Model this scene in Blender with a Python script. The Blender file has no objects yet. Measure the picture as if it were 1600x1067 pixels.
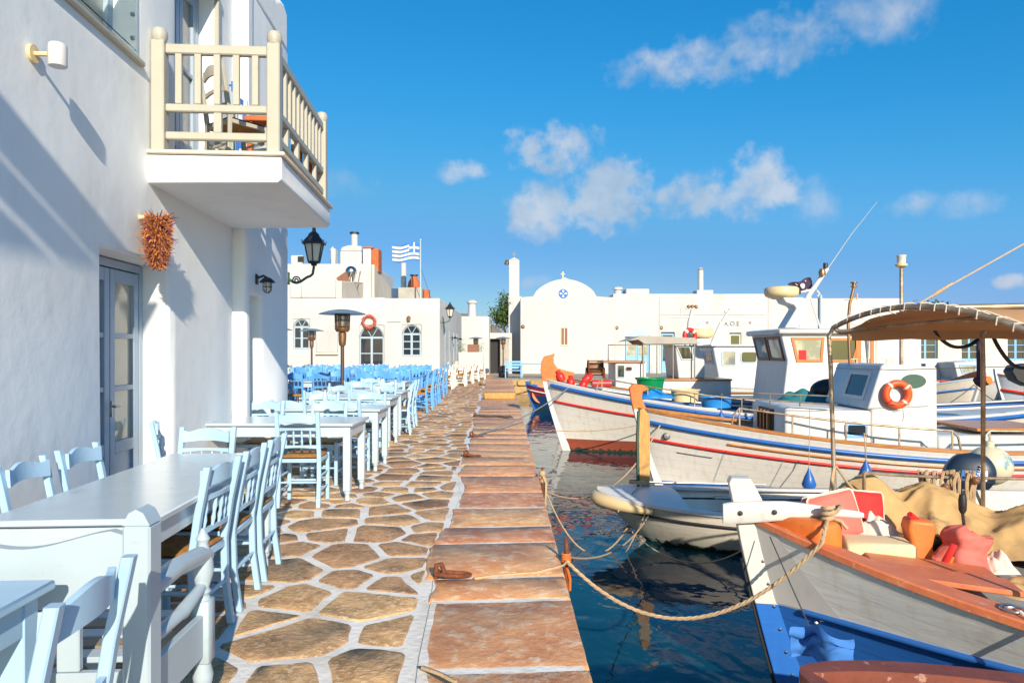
import bpy, bmesh, math, random
from mathutils import Vector, Matrix, noise
random.seed(7); noise.seed_set(3)
R = math.radians
SC = bpy.context.scene
COL = SC.collection

# ------------------------------------------------------------------ camera, sky, sun, exposure
EYE, FPX, HZN = 1.40, 1111.0, 550.0
cam_d = bpy.data.cameras.new('camera'); cam = bpy.data.objects.new('camera', cam_d); COL.objects.link(cam)
cam.location = (0, 0, EYE); cam.rotation_euler = (R(90), 0, 0)
cam_d.sensor_width = 36; cam_d.lens = 36*FPX/1600; cam_d.shift_y = (HZN-533.5)/1600
cam_d.clip_start = .05; cam_d.clip_end = 20000
SC.camera = cam
SUN = Vector((.295, -1, .445)).normalized()          # towards the sun
sun_d = bpy.data.lights.new('sun', 'SUN'); sun = bpy.data.objects.new('sun', sun_d); COL.objects.link(sun)
sun.rotation_euler = SUN.to_track_quat('Z', 'Y').to_euler(); sun.location = SUN*50
sun_d.energy = 4.8; sun_d.angle = R(.5); sun_d.color = (1, .875, .70)
SC.view_settings.view_transform = 'Standard'; SC.view_settings.look = 'None'
SC.view_settings.exposure = .50; SC.view_settings.gamma = 1
SC.cycles.max_bounces = 8; SC.cycles.use_denoising = True
SC.cycles.sample_clamp_indirect = 6

def cloud_dir(px, py): return Vector(((px-800)/FPX, 1, (HZN-py)/FPX)).normalized()
# centre px,py ; half sizes in px ; strength
CLOUDS = [(1075,98,100,36,.62),(1215,70,112,48,.58),(1370,20,85,42,.42),(868,232,72,36,1.0),(955,305,58,52,1.0),
          (1130,308,100,36,.85),(1180,290,42,48,.8),(842,328,52,42,.75),(716,268,42,17,.65),(1425,322,45,20,.5),(1500,322,50,20,.35),(1582,440,26,13,.9),
          (835,440,26,11,.35),(530,285,60,22,.25),(1280,320,34,40,.35),
          (-300,180,150,50,.9),(2100,200,170,60,.9),(2600,330,140,50,.9),(1900,420,100,30,.7),(-900,300,150,50,.8)]
def build_world():
    w = bpy.data.worlds.new('World'); SC.world = w; w.use_nodes = True
    nt = w.node_tree; N = nt.nodes; N.clear(); K = nt.links
    def nd(t, **kw):
        n = N.new(t)
        for k, v in kw.items(): setattr(n, k, v)
        return n
    def mth(op, a, b=None, clamp=False):
        n = nd('ShaderNodeMath', operation=op, use_clamp=clamp)
        for i, x in enumerate((a, b)):
            if x is None: continue
            if isinstance(x, (int, float)): n.inputs[i].default_value = x
            else: K.new(x, n.inputs[i])
        return n.outputs[0]
    out = nd('ShaderNodeOutputWorld'); bg = nd('ShaderNodeBackground'); K.new(bg.outputs[0], out.inputs[0])
    sky = nd('ShaderNodeTexSky', sky_type='NISHITA', sun_disc=False)
    sky.sun_elevation = math.asin(SUN.z); sky.sun_rotation = math.atan2(SUN.x, SUN.y)
    sky.altitude = 0; sky.air_density = 1.0; sky.dust_density = .6; sky.ozone_density = 2.2
    hs = nd('ShaderNodeHueSaturation'); hs.inputs['Saturation'].default_value = 1.22; hs.inputs['Hue'].default_value = .5
    hs.inputs['Value'].default_value = 1.0
    K.new(sky.outputs[0], hs.inputs['Color'])
    cv = nd('ShaderNodeRGBCurve'); sc_ = nd('ShaderNodeVectorMath', operation='SCALE'); sc_.inputs['Scale'].default_value = .077
    K.new(hs.outputs['Color'], sc_.inputs[0]); K.new(sc_.outputs[0], cv.inputs['Color']); cv.mapping.use_clip = False
    for ci, pts in enumerate(([(0,0),(.061,.011),(.174,.064),(.25,.083),(.5,.2),(1,.62)], [(0,0),(.155,.143),(.30,.215),(.44,.225),(.6,.31),(1,.85)], [(0,0),(.315,.345),(.47,.41),(.55,.405),(.7,.50),(1,1.0)])):
        c_ = cv.mapping.curves[ci]; c_.points[0].location = pts[0]; c_.points[1].location = pts[-1]
        for p_ in pts[1:-1]: c_.points.new(*p_)
    cv.mapping.update()
    s2 = nd('ShaderNodeVectorMath', operation='SCALE'); s2.inputs['Scale'].default_value = .955/.077; K.new(cv.outputs[0], s2.inputs[0])
    tc = nd('ShaderNodeTexCoord'); d = tc.outputs['Generated']
    n1 = nd('ShaderNodeTexNoise'); n1.inputs['Scale'].default_value = 13; n1.inputs['Detail'].default_value = 9; n1.inputs['Roughness'].default_value = .62
    K.new(d, n1.inputs['Vector'])
    n2 = nd('ShaderNodeTexNoise'); n2.inputs['Scale'].default_value = 42; n2.inputs['Detail'].default_value = 8
    K.new(d, n2.inputs['Vector'])
    nz = mth('ADD', mth('MULTIPLY', mth('SUBTRACT', n1.outputs[0], .5), 2.1), mth('MULTIPLY', mth('SUBTRACT', n2.outputs[0], .5), 1.5))
    total = None; shade = None
    for px, py, hx, hy, s in CLOUDS:
        c = cloud_dir(px, py); right = c.cross(Vector((0, 0, 1))).normalized(); up = right.cross(c).normalized()
        k = (Vector(((px-800)/FPX, 1, (HZN-py)/FPX))).length
        def dot(v, scale):
            n = nd('ShaderNodeVectorMath', operation='DOT_PRODUCT'); K.new(d, n.inputs[0]); n.inputs[1].default_value = v*scale; return n.outputs['Value']
        a = dot(right, FPX*k/hx*.72); b = dot(up, FPX*k/hy*.72); f = dot(c, 1)
        r2 = mth('ADD', mth('MULTIPLY', a, a), mth('MULTIPLY', b, b))
        m = mth('MULTIPLY', mth('SUBTRACT', 1.0, r2), mth('GREATER_THAN', f, .5))
        m = mth('MULTIPLY', mth('ADD', mth('MULTIPLY', mth('MAXIMUM', m, -1.0), 1.0), mth('SUBTRACT', nz, .24)), s)
        m = mth('MULTIPLY', m, mth('GREATER_THAN', f, .5))
        total = m if total is None else mth('MAXIMUM', total, m)
    ramp = nd('ShaderNodeMapRange', interpolation_type='SMOOTHSTEP'); ramp.inputs[1].default_value = -.02; ramp.inputs[2].default_value = .72
    ramp.inputs[3].default_value = 0; ramp.inputs[4].default_value = .68
    K.new(total, ramp.inputs[0])
    mix = nd('ShaderNodeMixRGB'); K.new(ramp.outputs[0], mix.inputs[0]); K.new(s2.outputs[0], mix.inputs[1])
    n3 = nd('ShaderNodeTexNoise'); n3.inputs['Scale'].default_value = 15; n3.inputs['Detail'].default_value = 7; K.new(d, n3.inputs['Vector']); m3 = nd('ShaderNodeMapRange'); m3.inputs[1].default_value = .36; m3.inputs[2].default_value = .62; K.new(n3.outputs[0], m3.inputs[0])
    cr = nd('ShaderNodeMixRGB'); K.new(m3.outputs[0], cr.inputs[0]); cr.inputs[1].default_value = (2.7, 3.25, 4.0, 1); cr.inputs[2].default_value = (4.6, 4.65, 4.8, 1)
    K.new(cr.outputs[0], mix.inputs[2])
    K.new(mix.outputs[0], bg.inputs[0]); bg.inputs[1].default_value = .115
build_world()

# ------------------------------------------------------------------ helpers
def P(px, py, d):
    """point seen at photo pixel (px, py) at distance d along the quay"""
    return Vector(((px-800)*d/FPX, d, EYE-(py-HZN)*d/FPX))
def X(px, d): return (px-800)*d/FPX
def Z(py, d): return EYE-(py-HZN)*d/FPX

class MB:
    def __init__(s): s.v = []; s.f = []; s.m = []; s.mi = 0; s.M = None
    def add(s, vs, fs):
        b = len(s.v)
        s.v += [s.M @ Vector(v) for v in vs] if s.M else [Vector(v) for v in vs]
        for f in fs: s.f.append([i+b for i in f]); s.m.append(s.mi)
        return s
    def box(s, c, sz, ch=0, rot=None):
        hx, hy, hz = sz[0]/2, sz[1]/2, sz[2]/2; c = Vector(c)
        ch = min(ch, hx*.9, hy*.9, hz*.9)
        vs = []; ix = {}
        if ch <= 0:
            for a in (-1, 1):
                for b in (-1, 1):
                    for g in (-1, 1): vs.append(Vector((a*hx, b*hy, g*hz)))
            fs = [(0,1,3,2),(4,6,7,5),(0,4,5,1),(2,3,7,6),(0,2,6,4),(1,5,7,3)]
        else:
            for a in (-1, 1):
                for b in (-1, 1):
                    for g in (-1, 1):
                        ix[a,b,g] = len(vs)
                        vs += [Vector((a*hx, b*(hy-ch), g*(hz-ch))), Vector((a*(hx-ch), b*hy, g*(hz-ch))), Vector((a*(hx-ch), b*(hy-ch), g*hz))]
            q = lambda a,b,g,k: ix[a,b,g]+k
            fs = []
            for a in (-1, 1):
                fs.append((q(a,-1,-1,0), q(a,1,-1,0), q(a,1,1,0), q(a,-1,1,0)))
                fs.append((q(-1,a,-1,1), q(1,a,-1,1), q(1,a,1,1), q(-1,a,1,1)))
                fs.append((q(-1,-1,a,2), q(1,-1,a,2), q(1,1,a,2), q(-1,1,a,2)))
                for b in (-1, 1):
                    fs.append((q(a,b,-1,0), q(a,b,1,0), q(a,b,1,1), q(a,b,-1,1)))
                    fs.append((q(a,-1,b,0), q(a,1,b,0), q(a,1,b,2), q(a,-1,b,2)))
                    fs.append((q(-1,a,b,1), q(1,a,b,1), q(1,a,b,2), q(-1,a,b,2)))
                    for g in (-1, 1): fs.append((q(a,b,g,0), q(a,b,g,1), q(a,b,g,2)))
        if rot is not None: vs = [rot @ v for v in vs]
        return s.add([v+c for v in vs], fs)
    def bx(s, x0, x1, y0, y1, z0, z1, ch=0):
        return s.box(((x0+x1)/2, (y0+y1)/2, (z0+z1)/2), (abs(x1-x0), abs(y1-y0), abs(z1-z0)), ch)
    def bar(s, p0, p1, w, h, up=(0, 0, 1), ch=0):
        p0, p1 = Vector(p0), Vector(p1); d = p1-p0; L = d.length; d.normalize()
        u = Vector(up); x = d.cross(u)
        if x.length < 1e-4: x = d.cross(Vector((1, 0, 0)))
        x.normalize(); u = x.cross(d).normalized()
        rot = Matrix((x, d, u)).transposed()
        return s.box((p0+p1)/2, (w, L, h), ch, rot)
    def tube(s, pts, r, n=8, cap=True, closed=False):
        pts = [Vector(p) for p in pts]; k = len(pts)
        rs = r if isinstance(r, (list, tuple)) else [r]*k
        vs = []; ref = None
        for i, p in enumerate(pts):
            if closed: t = pts[(i+1) % k]-pts[i-1]
            else: t = pts[min(i+1, k-1)]-pts[max(i-1, 0)]
            if t.length < 1e-9: t = Vector((0, 0, 1))
            t.normalize()
            if ref is None:
                ref = Vector((0, 0, 1)) if abs(t.z) < .9 else Vector((1, 0, 0))
            a = t.cross(ref)
            if a.length < 1e-5: a = t.cross(Vector((0, 1, 0)))
            a.normalize(); b = a.cross(t).normalized(); ref = b
            for j in range(n):
                w = 2*math.pi*j/n
                vs.append(p+(a*math.cos(w)+b*math.sin(w))*rs[i])
        fs = []
        for i in range(k if closed else k-1):
            for j in range(n):
                i2 = (i+1) % k
                fs.append((i*n+j, i*n+(j+1) % n, i2*n+(j+1) % n, i2*n+j))
        if cap and not closed:
            fs.append(tuple(range(n-1, -1, -1))); fs.append(tuple((k-1)*n+j for j in range(n)))
        return s.add(vs, fs)
    def lathe(s, prof, n=16, c=(0, 0, 0), rot=None):
        c = Vector(c); vs = []
        for r, z in prof:
            for j in range(n):
                w = 2*math.pi*j/n
                v = Vector((r*math.cos(w), r*math.sin(w), z))
                if rot is not None: v = rot @ v
                vs.append(v+c)
        fs = []
        for i in range(len(prof)-1):
            for j in range(n): fs.append((i*n+j, i*n+(j+1) % n, (i+1)*n+(j+1) % n, (i+1)*n+j))
        fs.append(tuple(range(n-1, -1, -1))); fs.append(tuple((len(prof)-1)*n+j for j in range(n)))
        return s.add(vs, fs)
    def prism(s, poly, ext):
        poly = [Vector(p) for p in poly]; ext = Vector(ext); n = len(poly)
        vs = poly+[p+ext for p in poly]
        fs = [tuple(range(n-1, -1, -1)), tuple(range(n, 2*n))]+[(i, (i+1) % n, n+(i+1) % n, n+i) for i in range(n)]
        return s.add(vs, fs)
    def grid(s, fn, nu, nv):
        vs = [fn(i/nu, j/nv) for i in range(nu+1) for j in range(nv+1)]
        fs = [(i*(nv+1)+j, (i+1)*(nv+1)+j, (i+1)*(nv+1)+j+1, i*(nv+1)+j+1) for i in range(nu) for j in range(nv)]
        return s.add(vs, fs)
    def ball(s, c, r, nu=14, nv=9, sc=(1, 1, 1)):
        prof = [(max(1e-4, math.sin(math.pi*i/nv))*r, -math.cos(math.pi*i/nv)*r) for i in range(nv+1)]
        rot = Matrix.Diagonal(Vector(sc))
        return s.lathe(prof, nu, c, rot)
    def build(s, name, mats, parent=None, smooth=None, bevel=0, norm=True, link=True):
        me = bpy.data.meshes.new(name)
        me.from_pydata(s.v, [], s.f)
        mats = mats if isinstance(mats, (list, tuple)) else [mats]
        for m in mats: me.materials.append(m)
        if len(mats) > 1: me.polygons.foreach_set('material_index', s.m)
        if norm:
            bm = bmesh.new(); bm.from_mesh(me); bmesh.ops.recalc_face_normals(bm, faces=bm.faces); bm.to_mesh(me); bm.free()
        if smooth is not None:
            me.polygons.foreach_set('use_smooth', [True]*len(me.polygons))
            me.set_sharp_from_angle(angle=R(smooth))
        me.update()
        ob = bpy.data.objects.new(name, me)
        if link: COL.objects.link(ob)
        if parent: ob.parent = parent
        if bevel:
            b = ob.modifiers.new('bevel', 'BEVEL'); b.width = bevel; b.segments = 3; b.limit_method = 'ANGLE'; b.angle_limit = R(40)
            me.polygons.foreach_set('use_smooth', [True]*len(me.polygons)); b.harden_normals = False
            me.set_sharp_from_angle(angle=R(75))
        return ob

def empty(name, loc=(0, 0, 0), rz=0):
    o = bpy.data.objects.new(name, None); COL.objects.link(o); o.location = loc; o.rotation_euler = (0, 0, rz); o.empty_display_size = .1
    return o
def tag(o, label=None, cat=None, group=None, kind=None):
    if label: o['label'] = label
    if cat: o['category'] = cat
    if group: o['group'] = group
    if kind: o['kind'] = kind
    return o
KIDS = {}
def copy_tree(o, parent=None):
    c = o.copy(); COL.objects.link(c)
    if parent: c.parent = parent
    for ch in list(o.children): copy_tree(ch, c)
    return c

# ------------------------------------------------------------------ materials
MATS = {}
def mk(name, col, rough=.5, var=.12, vs=5, bump=0, bs=60, metal=0, spec=.5, col2=None, rnd=0, coat=0, world=False, det=5, bd=.01, sharp=None, stretch=None, alpha=None):
    m = bpy.data.materials.new(name); m.use_nodes = True; nt = m.node_tree; N = nt.nodes; K = nt.links
    b = N['Principled BSDF']; b.inputs['Roughness'].default_value = rough; b.inputs['Metallic'].default_value = metal
    b.inputs['Specular IOR Level'].default_value = spec
    if coat: b.inputs['Coat Weight'].default_value = coat; b.inputs['Coat Roughness'].default_value = .15
    if world: g = N.new('ShaderNodeNewGeometry'); vec = g.outputs['Position']
    else: g = N.new('ShaderNodeTexCoord'); vec = g.outputs['Object']
    if stretch:
        mp = N.new('ShaderNodeMapping'); K.new(vec, mp.inputs[0]); mp.inputs['Scale'].default_value = stretch; vec = mp.outputs[0]
    nz = N.new('ShaderNodeTexNoise'); nz.inputs['Scale'].default_value = vs; nz.inputs['Detail'].default_value = det; nz.inputs['Roughness'].default_value = .6
    K.new(vec, nz.inputs['Vector'])
    mx = N.new('ShaderNodeMixRGB'); c = Vector(col[:3])
    c2 = Vector(col2) if col2 else c*(1-var)
    mx.inputs[1].default_value = (*c, 1); mx.inputs[2].default_value = (*c2, 1)
    mr = N.new('ShaderNodeMapRange'); mr.inputs[1].default_value = sharp[0] if sharp else .3; mr.inputs[2].default_value = sharp[1] if sharp else .7
    K.new(nz.outputs[0], mr.inputs[0]); K.new(mr.outputs[0], mx.inputs[0])
    last = mx.outputs[0]
    if rnd:
        oi = N.new('ShaderNodeObjectInfo'); hs = N.new('ShaderNodeHueSaturation')
        r1 = N.new('ShaderNodeMapRange'); r1.inputs[3].default_value = 1-rnd; r1.inputs[4].default_value = 1+rnd
        K.new(oi.outputs['Random'], r1.inputs[0]); K.new(r1.outputs[0], hs.inputs['Value']); K.new(last, hs.inputs['Color']); last = hs.outputs[0]
    K.new(last, b.inputs['Base Color'])
    if bump:
        nb = N.new('ShaderNodeTexNoise'); nb.inputs['Scale'].default_value = bs; nb.inputs['Detail'].default_value = 4
        K.new(vec, nb.inputs['Vector']); bp = N.new('ShaderNodeBump'); bp.inputs['Strength'].default_value = bump; bp.inputs['Distance'].default_value = bd
        K.new(nb.outputs[0], bp.inputs['Height']); K.new(bp.outputs[0], b.inputs['Normal'])
    MATS[name] = m
    return m
def hull_paint(name, bands, rough=.35, stain=(.55, .42, .28), var=.16):
    """bands: [(z_from, colour)...] painted bands by height above the waterline"""
    m = mk(name, bands[0][1], rough, var=.1, vs=3, bump=.15, bs=9, bd=.02, stretch=(.5, .5, 3))
    nt = m.node_tree; N = nt.nodes; K = nt.links
    mx = [n for n in N if n.type == 'MIX_RGB'][0]
    tc = N.new('ShaderNodeTexCoord'); sp = N.new('ShaderNodeSeparateXYZ'); K.new(tc.outputs['Object'], sp.inputs[0])
    last = None
    rgb = N.new('ShaderNodeRGB'); rgb.outputs[0].default_value = (*bands[0][1], 1); last = rgb.outputs[0]
    for z, c in bands[1:]:
        gt = N.new('ShaderNodeMath'); gt.operation = 'GREATER_THAN'; K.new(sp.outputs['Z'], gt.inputs[0]); gt.inputs[1].default_value = z
        m2 = N.new('ShaderNodeMixRGB'); K.new(gt.outputs[0], m2.inputs[0]); K.new(last, m2.inputs[1]); m2.inputs[2].default_value = (*c, 1); last = m2.outputs[0]
    # faint streaks of rust and wear running down the planks
    mp = N.new('ShaderNodeMapping'); K.new(tc.outputs['Object'], mp.inputs[0]); mp.inputs['Scale'].default_value = (5, 5, .7)
    st = N.new('ShaderNodeTexNoise'); st.inputs['Scale'].default_value = 2.4; st.inputs['Detail'].default_value = 8; K.new(mp.outputs[0], st.inputs[0])
    mr = N.new('ShaderNodeMapRange'); mr.inputs[1].default_value = .52; mr.inputs[2].default_value = .82; mr.inputs[4].default_value = .38; K.new(st.outputs[0], mr.inputs[0])
    mul = N.new('ShaderNodeMixRGB'); K.new(mr.outputs[0], mul.inputs[0]); K.new(last, mul.inputs[1])
    ml = N.new('ShaderNodeMixRGB'); ml.blend_type = 'MULTIPLY'; ml.inputs[0].default_value = 1; K.new(last, ml.inputs[1]); ml.inputs[2].default_value = (*stain, 1)
    K.new(ml.outputs[0], mul.inputs[2])
    b = N['Principled BSDF']
    # plank seams (attribute 'plank' runs from keel to sheer) and weed at the waterline
    at = N.new('ShaderNodeAttribute'); at.attribute_name = 'plank'
    def mt(op, a, c=None):
        n = N.new('ShaderNodeMath'); n.operation = op
        for i, x in enumerate((a, c)):
            if x is None: continue
            if isinstance(x, (int, float)): n.inputs[i].default_value = x
            else: K.new(x, n.inputs[i])
        return n.outputs[0]
    fr = mt('ABSOLUTE', mt('SUBTRACT', mt('FRACT', mt('MULTIPLY', at.outputs['Fac'], 13)), .5))
    seam = mt('MULTIPLY', mt('GREATER_THAN', .035, fr), mt('GREATER_THAN', at.outputs['Fac'], .001))
    sm = N.new('ShaderNodeMixRGB'); sm.blend_type = 'MULTIPLY'; K.new(mt('MULTIPLY', seam, .20), sm.inputs[0]); K.new(mul.outputs[0], sm.inputs[1]); sm.inputs[2].default_value = (.35, .30, .26, 1)
    wz = mt('MULTIPLY_ADD', st.outputs['Fac'], .16); 
    wd = N.new('ShaderNodeMixRGB'); K.new(mt('GREATER_THAN', mt('SUBTRACT', mt('MULTIPLY', st.outputs['Fac'], .22), .06), sp.outputs['Z']), wd.inputs[0]); K.new(sm.outputs[0], wd.inputs[1]); wd.inputs[2].default_value = (.045, .05, .03, 1)
    K.new(wd.outputs[0], b.inputs['Base Color'])
    return m
def add_wear(m, col=(.30, .26, .22), scale=7, lo=.66, hi=.72, amt=.6, stretch=(1, 1, 1)):
    nt = m.node_tree; N = nt.nodes; K = nt.links; b = N['Principled BSDF']; src = b.inputs['Base Color'].links[0].from_socket
    g = N.new('ShaderNodeNewGeometry'); mp = N.new('ShaderNodeMapping'); mp.inputs['Scale'].default_value = stretch; K.new(g.outputs['Position'], mp.inputs[0])
    n = N.new('ShaderNodeTexNoise'); n.inputs['Scale'].default_value = scale; n.inputs['Detail'].default_value = 9; n.inputs['Roughness'].default_value = .68; K.new(mp.outputs[0], n.inputs[0])
    r = N.new('ShaderNodeMapRange'); r.inputs[1].default_value = lo; r.inputs[2].default_value = hi; r.inputs[4].default_value = amt; K.new(n.outputs[0], r.inputs[0])
    mx = N.new('ShaderNodeMixRGB'); K.new(r.outputs[0], mx.inputs[0]); K.new(src, mx.inputs[1]); mx.inputs[2].default_value = (*col, 1); K.new(mx.outputs[0], b.inputs['Base Color'])

wall_m = mk('white_plaster', (.82, .845, .85), .85, .07, 1.3, bump=.22, bs=6, bd=.02, spec=.2, world=True)
wall2_m = mk('cream_plaster', (.70, .62, .50), .85, .15, 1.5, bump=.4, bs=9, bd=.02, spec=.2, world=True)
far_wall_m = mk('far_white_plaster', (.52, .52, .51), .9, .10, .7, bump=.3, bs=3, bd=.04, spec=.1, world=True)
grey_plaster = mk('grey_plaster', (.42, .39, .34), .9, .25, 2, bump=.3, bs=9, world=True)
grout_m = mk('white_grout', (.74, .73, .70), .9, .35, 3.5, bump=.5, bs=26, bd=.012, world=True, col2=(.50, .46, .40), sharp=(.45, .8))
lightblue = mk('pale_blue_paint', (.36, .56, .74), .38, .10, 5, bump=.12, bs=40, bd=.004, rnd=.07)
blue2 = mk('sky_blue_paint', (.22, .46, .72), .35, .1, 5, bump=.12, bs=40, bd=.004)
brightblue = mk('bright_blue_paint', (.10, .34, .72), .4, .15, 5, rnd=.15)
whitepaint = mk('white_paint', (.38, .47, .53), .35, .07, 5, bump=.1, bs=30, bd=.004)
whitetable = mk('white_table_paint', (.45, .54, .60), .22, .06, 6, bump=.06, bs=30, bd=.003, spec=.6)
chairwhite = mk('cream_white_paint', (.76, .70, .62), .5, .1, 5, rnd=.06)
rush_m = mk('woven_rush', (.50, .24, .06), .8, .4, 30, bump=.6, bs=90, bd=.01, col2=(.26, .11, .03))
beige_m = mk('beige_paint', (.41, .395, .33), .45, .08, 4, bump=.1, bs=30, bd=.004)
greyblue = mk('grey_blue_paint', (.34, .44, .55), .4, .1, 4, bump=.08, bs=40, bd=.003)
black_m = mk('black_iron', (.02, .022, .025), .5, .3, 20, bump=.2, bs=60, bd=.004)
greeniron = mk('green_iron', (.03, .09, .06), .5, .35, 20, bump=.2, bs=60, bd=.004)
steel_m = mk('brushed_steel', (.50, .47, .42), .3, .2, 10, metal=1)
dullsteel = mk('weathered_steel_tube', (.50, .43, .34), .45, .35, 9, metal=.6, col2=(.24, .15, .08))
bronze_m = mk('brown_metal', (.35, .19, .09), .4, .2, 10, metal=.7)
polebrown = mk('brown_pole', (.09, .05, .035), .4, .2, 10)
hood_m = mk('heater_hood', (.20, .28, .35), .35, .1, 4, metal=.3)
rust_m = mk('rust', (.22, .06, .02), .85, .6, 30, bump=.7, bs=60, bd=.01, col2=(.07, .025, .012))
rope_m = mk('tan_rope', (.50, .36, .22), .9, .3, 40, bump=.6, bs=120, bd=.006)
rope2_m = mk('dark_rope', (.06, .055, .05), .9, .3, 40, bump=.6, bs=120, bd=.006)
rope3_m = mk('blue_grey_rope', (.22, .27, .31), .9, .3, 40)
orange_m = mk('orange_wood_paint', (.72, .18, .03), .5, .3, 5, bump=.2, bs=30, bd=.006, col2=(.50, .12, .02))
orange2_m = mk('weathered_salmon_paint', (.60, .19, .08), .5, .4, 7, bump=.35, bs=50, bd=.006, col2=(.50, .13, .055))
varnish = mk('varnished_wood', (.50, .21, .05), .35, .4, 3, coat=.3, col2=(.33, .11, .025), stretch=(.6, 8, 8))
brownwood = mk('brown_wood', (.25, .10, .05), .5, .4, 3, stretch=(.6, 8, 8))
redbrown = mk('red_brown_paint', (.23, .06, .035), .5, .45, 6, bump=.3, bs=40, bd=.006)
yellowwood = mk('weathered_yellow_plank', (.58, .34, .09), .65, .4, 6, bump=.3, bs=40, bd=.006, col2=(.36, .18, .06), stretch=(6, 6, 1.2))
red_m = mk('red_paint', (.62, .025, .02), .4, .15, 6)
boatblue = mk('boat_blue_paint', (.02, .12, .42), .35, .15, 6)
boatwhite = mk('boat_white_paint', (.62, .61, .59), .4, .12, 3, bump=.12, bs=20, bd=.006)
boatgrey = mk('boat_pale_grey_paint', (.50, .53, .54), .4, .12, 3, bump=.12, bs=20, bd=.006)
deckgrey = mk('grey_deck', (.30, .31, .31), .7, .3, 5, bump=.2, bs=30)
glass_m = mk('dark_glass', (.03, .04, .05), .05, .4, 1.5, spec=.8)
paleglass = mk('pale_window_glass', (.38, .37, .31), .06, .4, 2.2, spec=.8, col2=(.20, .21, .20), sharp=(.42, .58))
curtain_g = mk('curtained_glass', (.50, .45, .34), .08, .25, 1.2, spec=.7)
canvas_m = mk('tan_canvas', (.56, .37, .17), .9, .18, 7, bump=.3, bs=14, bd=.02, spec=.15)
canopy_m = mk('brown_canopy_cloth', (.50, .29, .15), .9, .15, 5, bump=.2, bs=20, spec=.1)
cream_m = mk('cream_plastic', (.72, .55, .30), .45, .1, 3)
rubber_m = mk('black_rubber', (.015, .015, .02), .5, .2, 10)
lifebuoy_m = mk('orange_lifebuoy', (.78, .09, .015), .45, .1, 5)
green_m = mk('green_plastic', (.0, .22, .07), .35, .12, 4)
tubblue = mk('blue_plastic', (.02, .22, .60), .35, .15, 4)
foam_m = mk('yellowed_foam', (.72, .60, .38), .9, .12, 5, bump=.5, bs=60, bd=.006)
pinkred = mk('faded_red_cloth', (.62, .15, .12), .8, .2, 5, bump=.3, bs=30)
redcloth = mk('red_cloth', (.68, .02, .02), .75, .2, 5, bump=.2, bs=30)
terracotta = mk('terracotta', (.50, .13, .04), .8, .3, 6)
grey_m = mk('grey_concrete', (.33, .31, .27), .9, .25, 3, bump=.4, bs=20, world=True)
hill_m = mk('dry_hill', (.27, .19, .145), 1, .35, .03, world=True, col2=(.19, .15, .11), bump=.6, bs=.08, bd=4)
land_m = mk('pale_ground', (.36, .31, .25), .95, .25, .6, bump=.3, bs=6, world=True)
leaf_m = mk('green_leaf', (.075, .13, .02), .5, .5, 1.5, rnd=0, world=True, col2=(.03, .065, .012))
bark_m = mk('bark', (.12, .08, .05), .9, .4, 8)
dry_m = mk('dried_flower', (.60, .23, .07), .85, .5, 22, col2=(.26, .075, .03))
purple_m = mk('purple_flower', (.10, .02, .20), .8, .3, 10)
wreath_m = mk('red_wreath', (.60, .14, .09), .8, .4, 12)
cloth_w = mk('white_cloth', (.72, .64, .55), .9, .2, 6, bump=.2, bs=20)
flagblue = mk('flag_blue', (.04, .18, .55), .8, .1, 4)
flagwhite = mk('flag_white', (.80, .80, .80), .8, .05, 4)
flagblack = mk('flag_purple_black', (.045, .025, .06), .8, .2, 4)
outb_m = mk('navy_cowl', (.015, .03, .055), .42, .15, 3)
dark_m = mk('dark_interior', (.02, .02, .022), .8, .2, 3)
seat_wood = mk('weathered_slat', (.30, .24, .18), .7, .3, 5, stretch=(1, 9, 9))
yellowstone = mk('yellow_sandstone', (.50, .33, .13), .9, .4, 2, bump=.7, bs=7, bd=.06, rnd=.18, world=True, col2=(.33, .20, .08))

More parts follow.
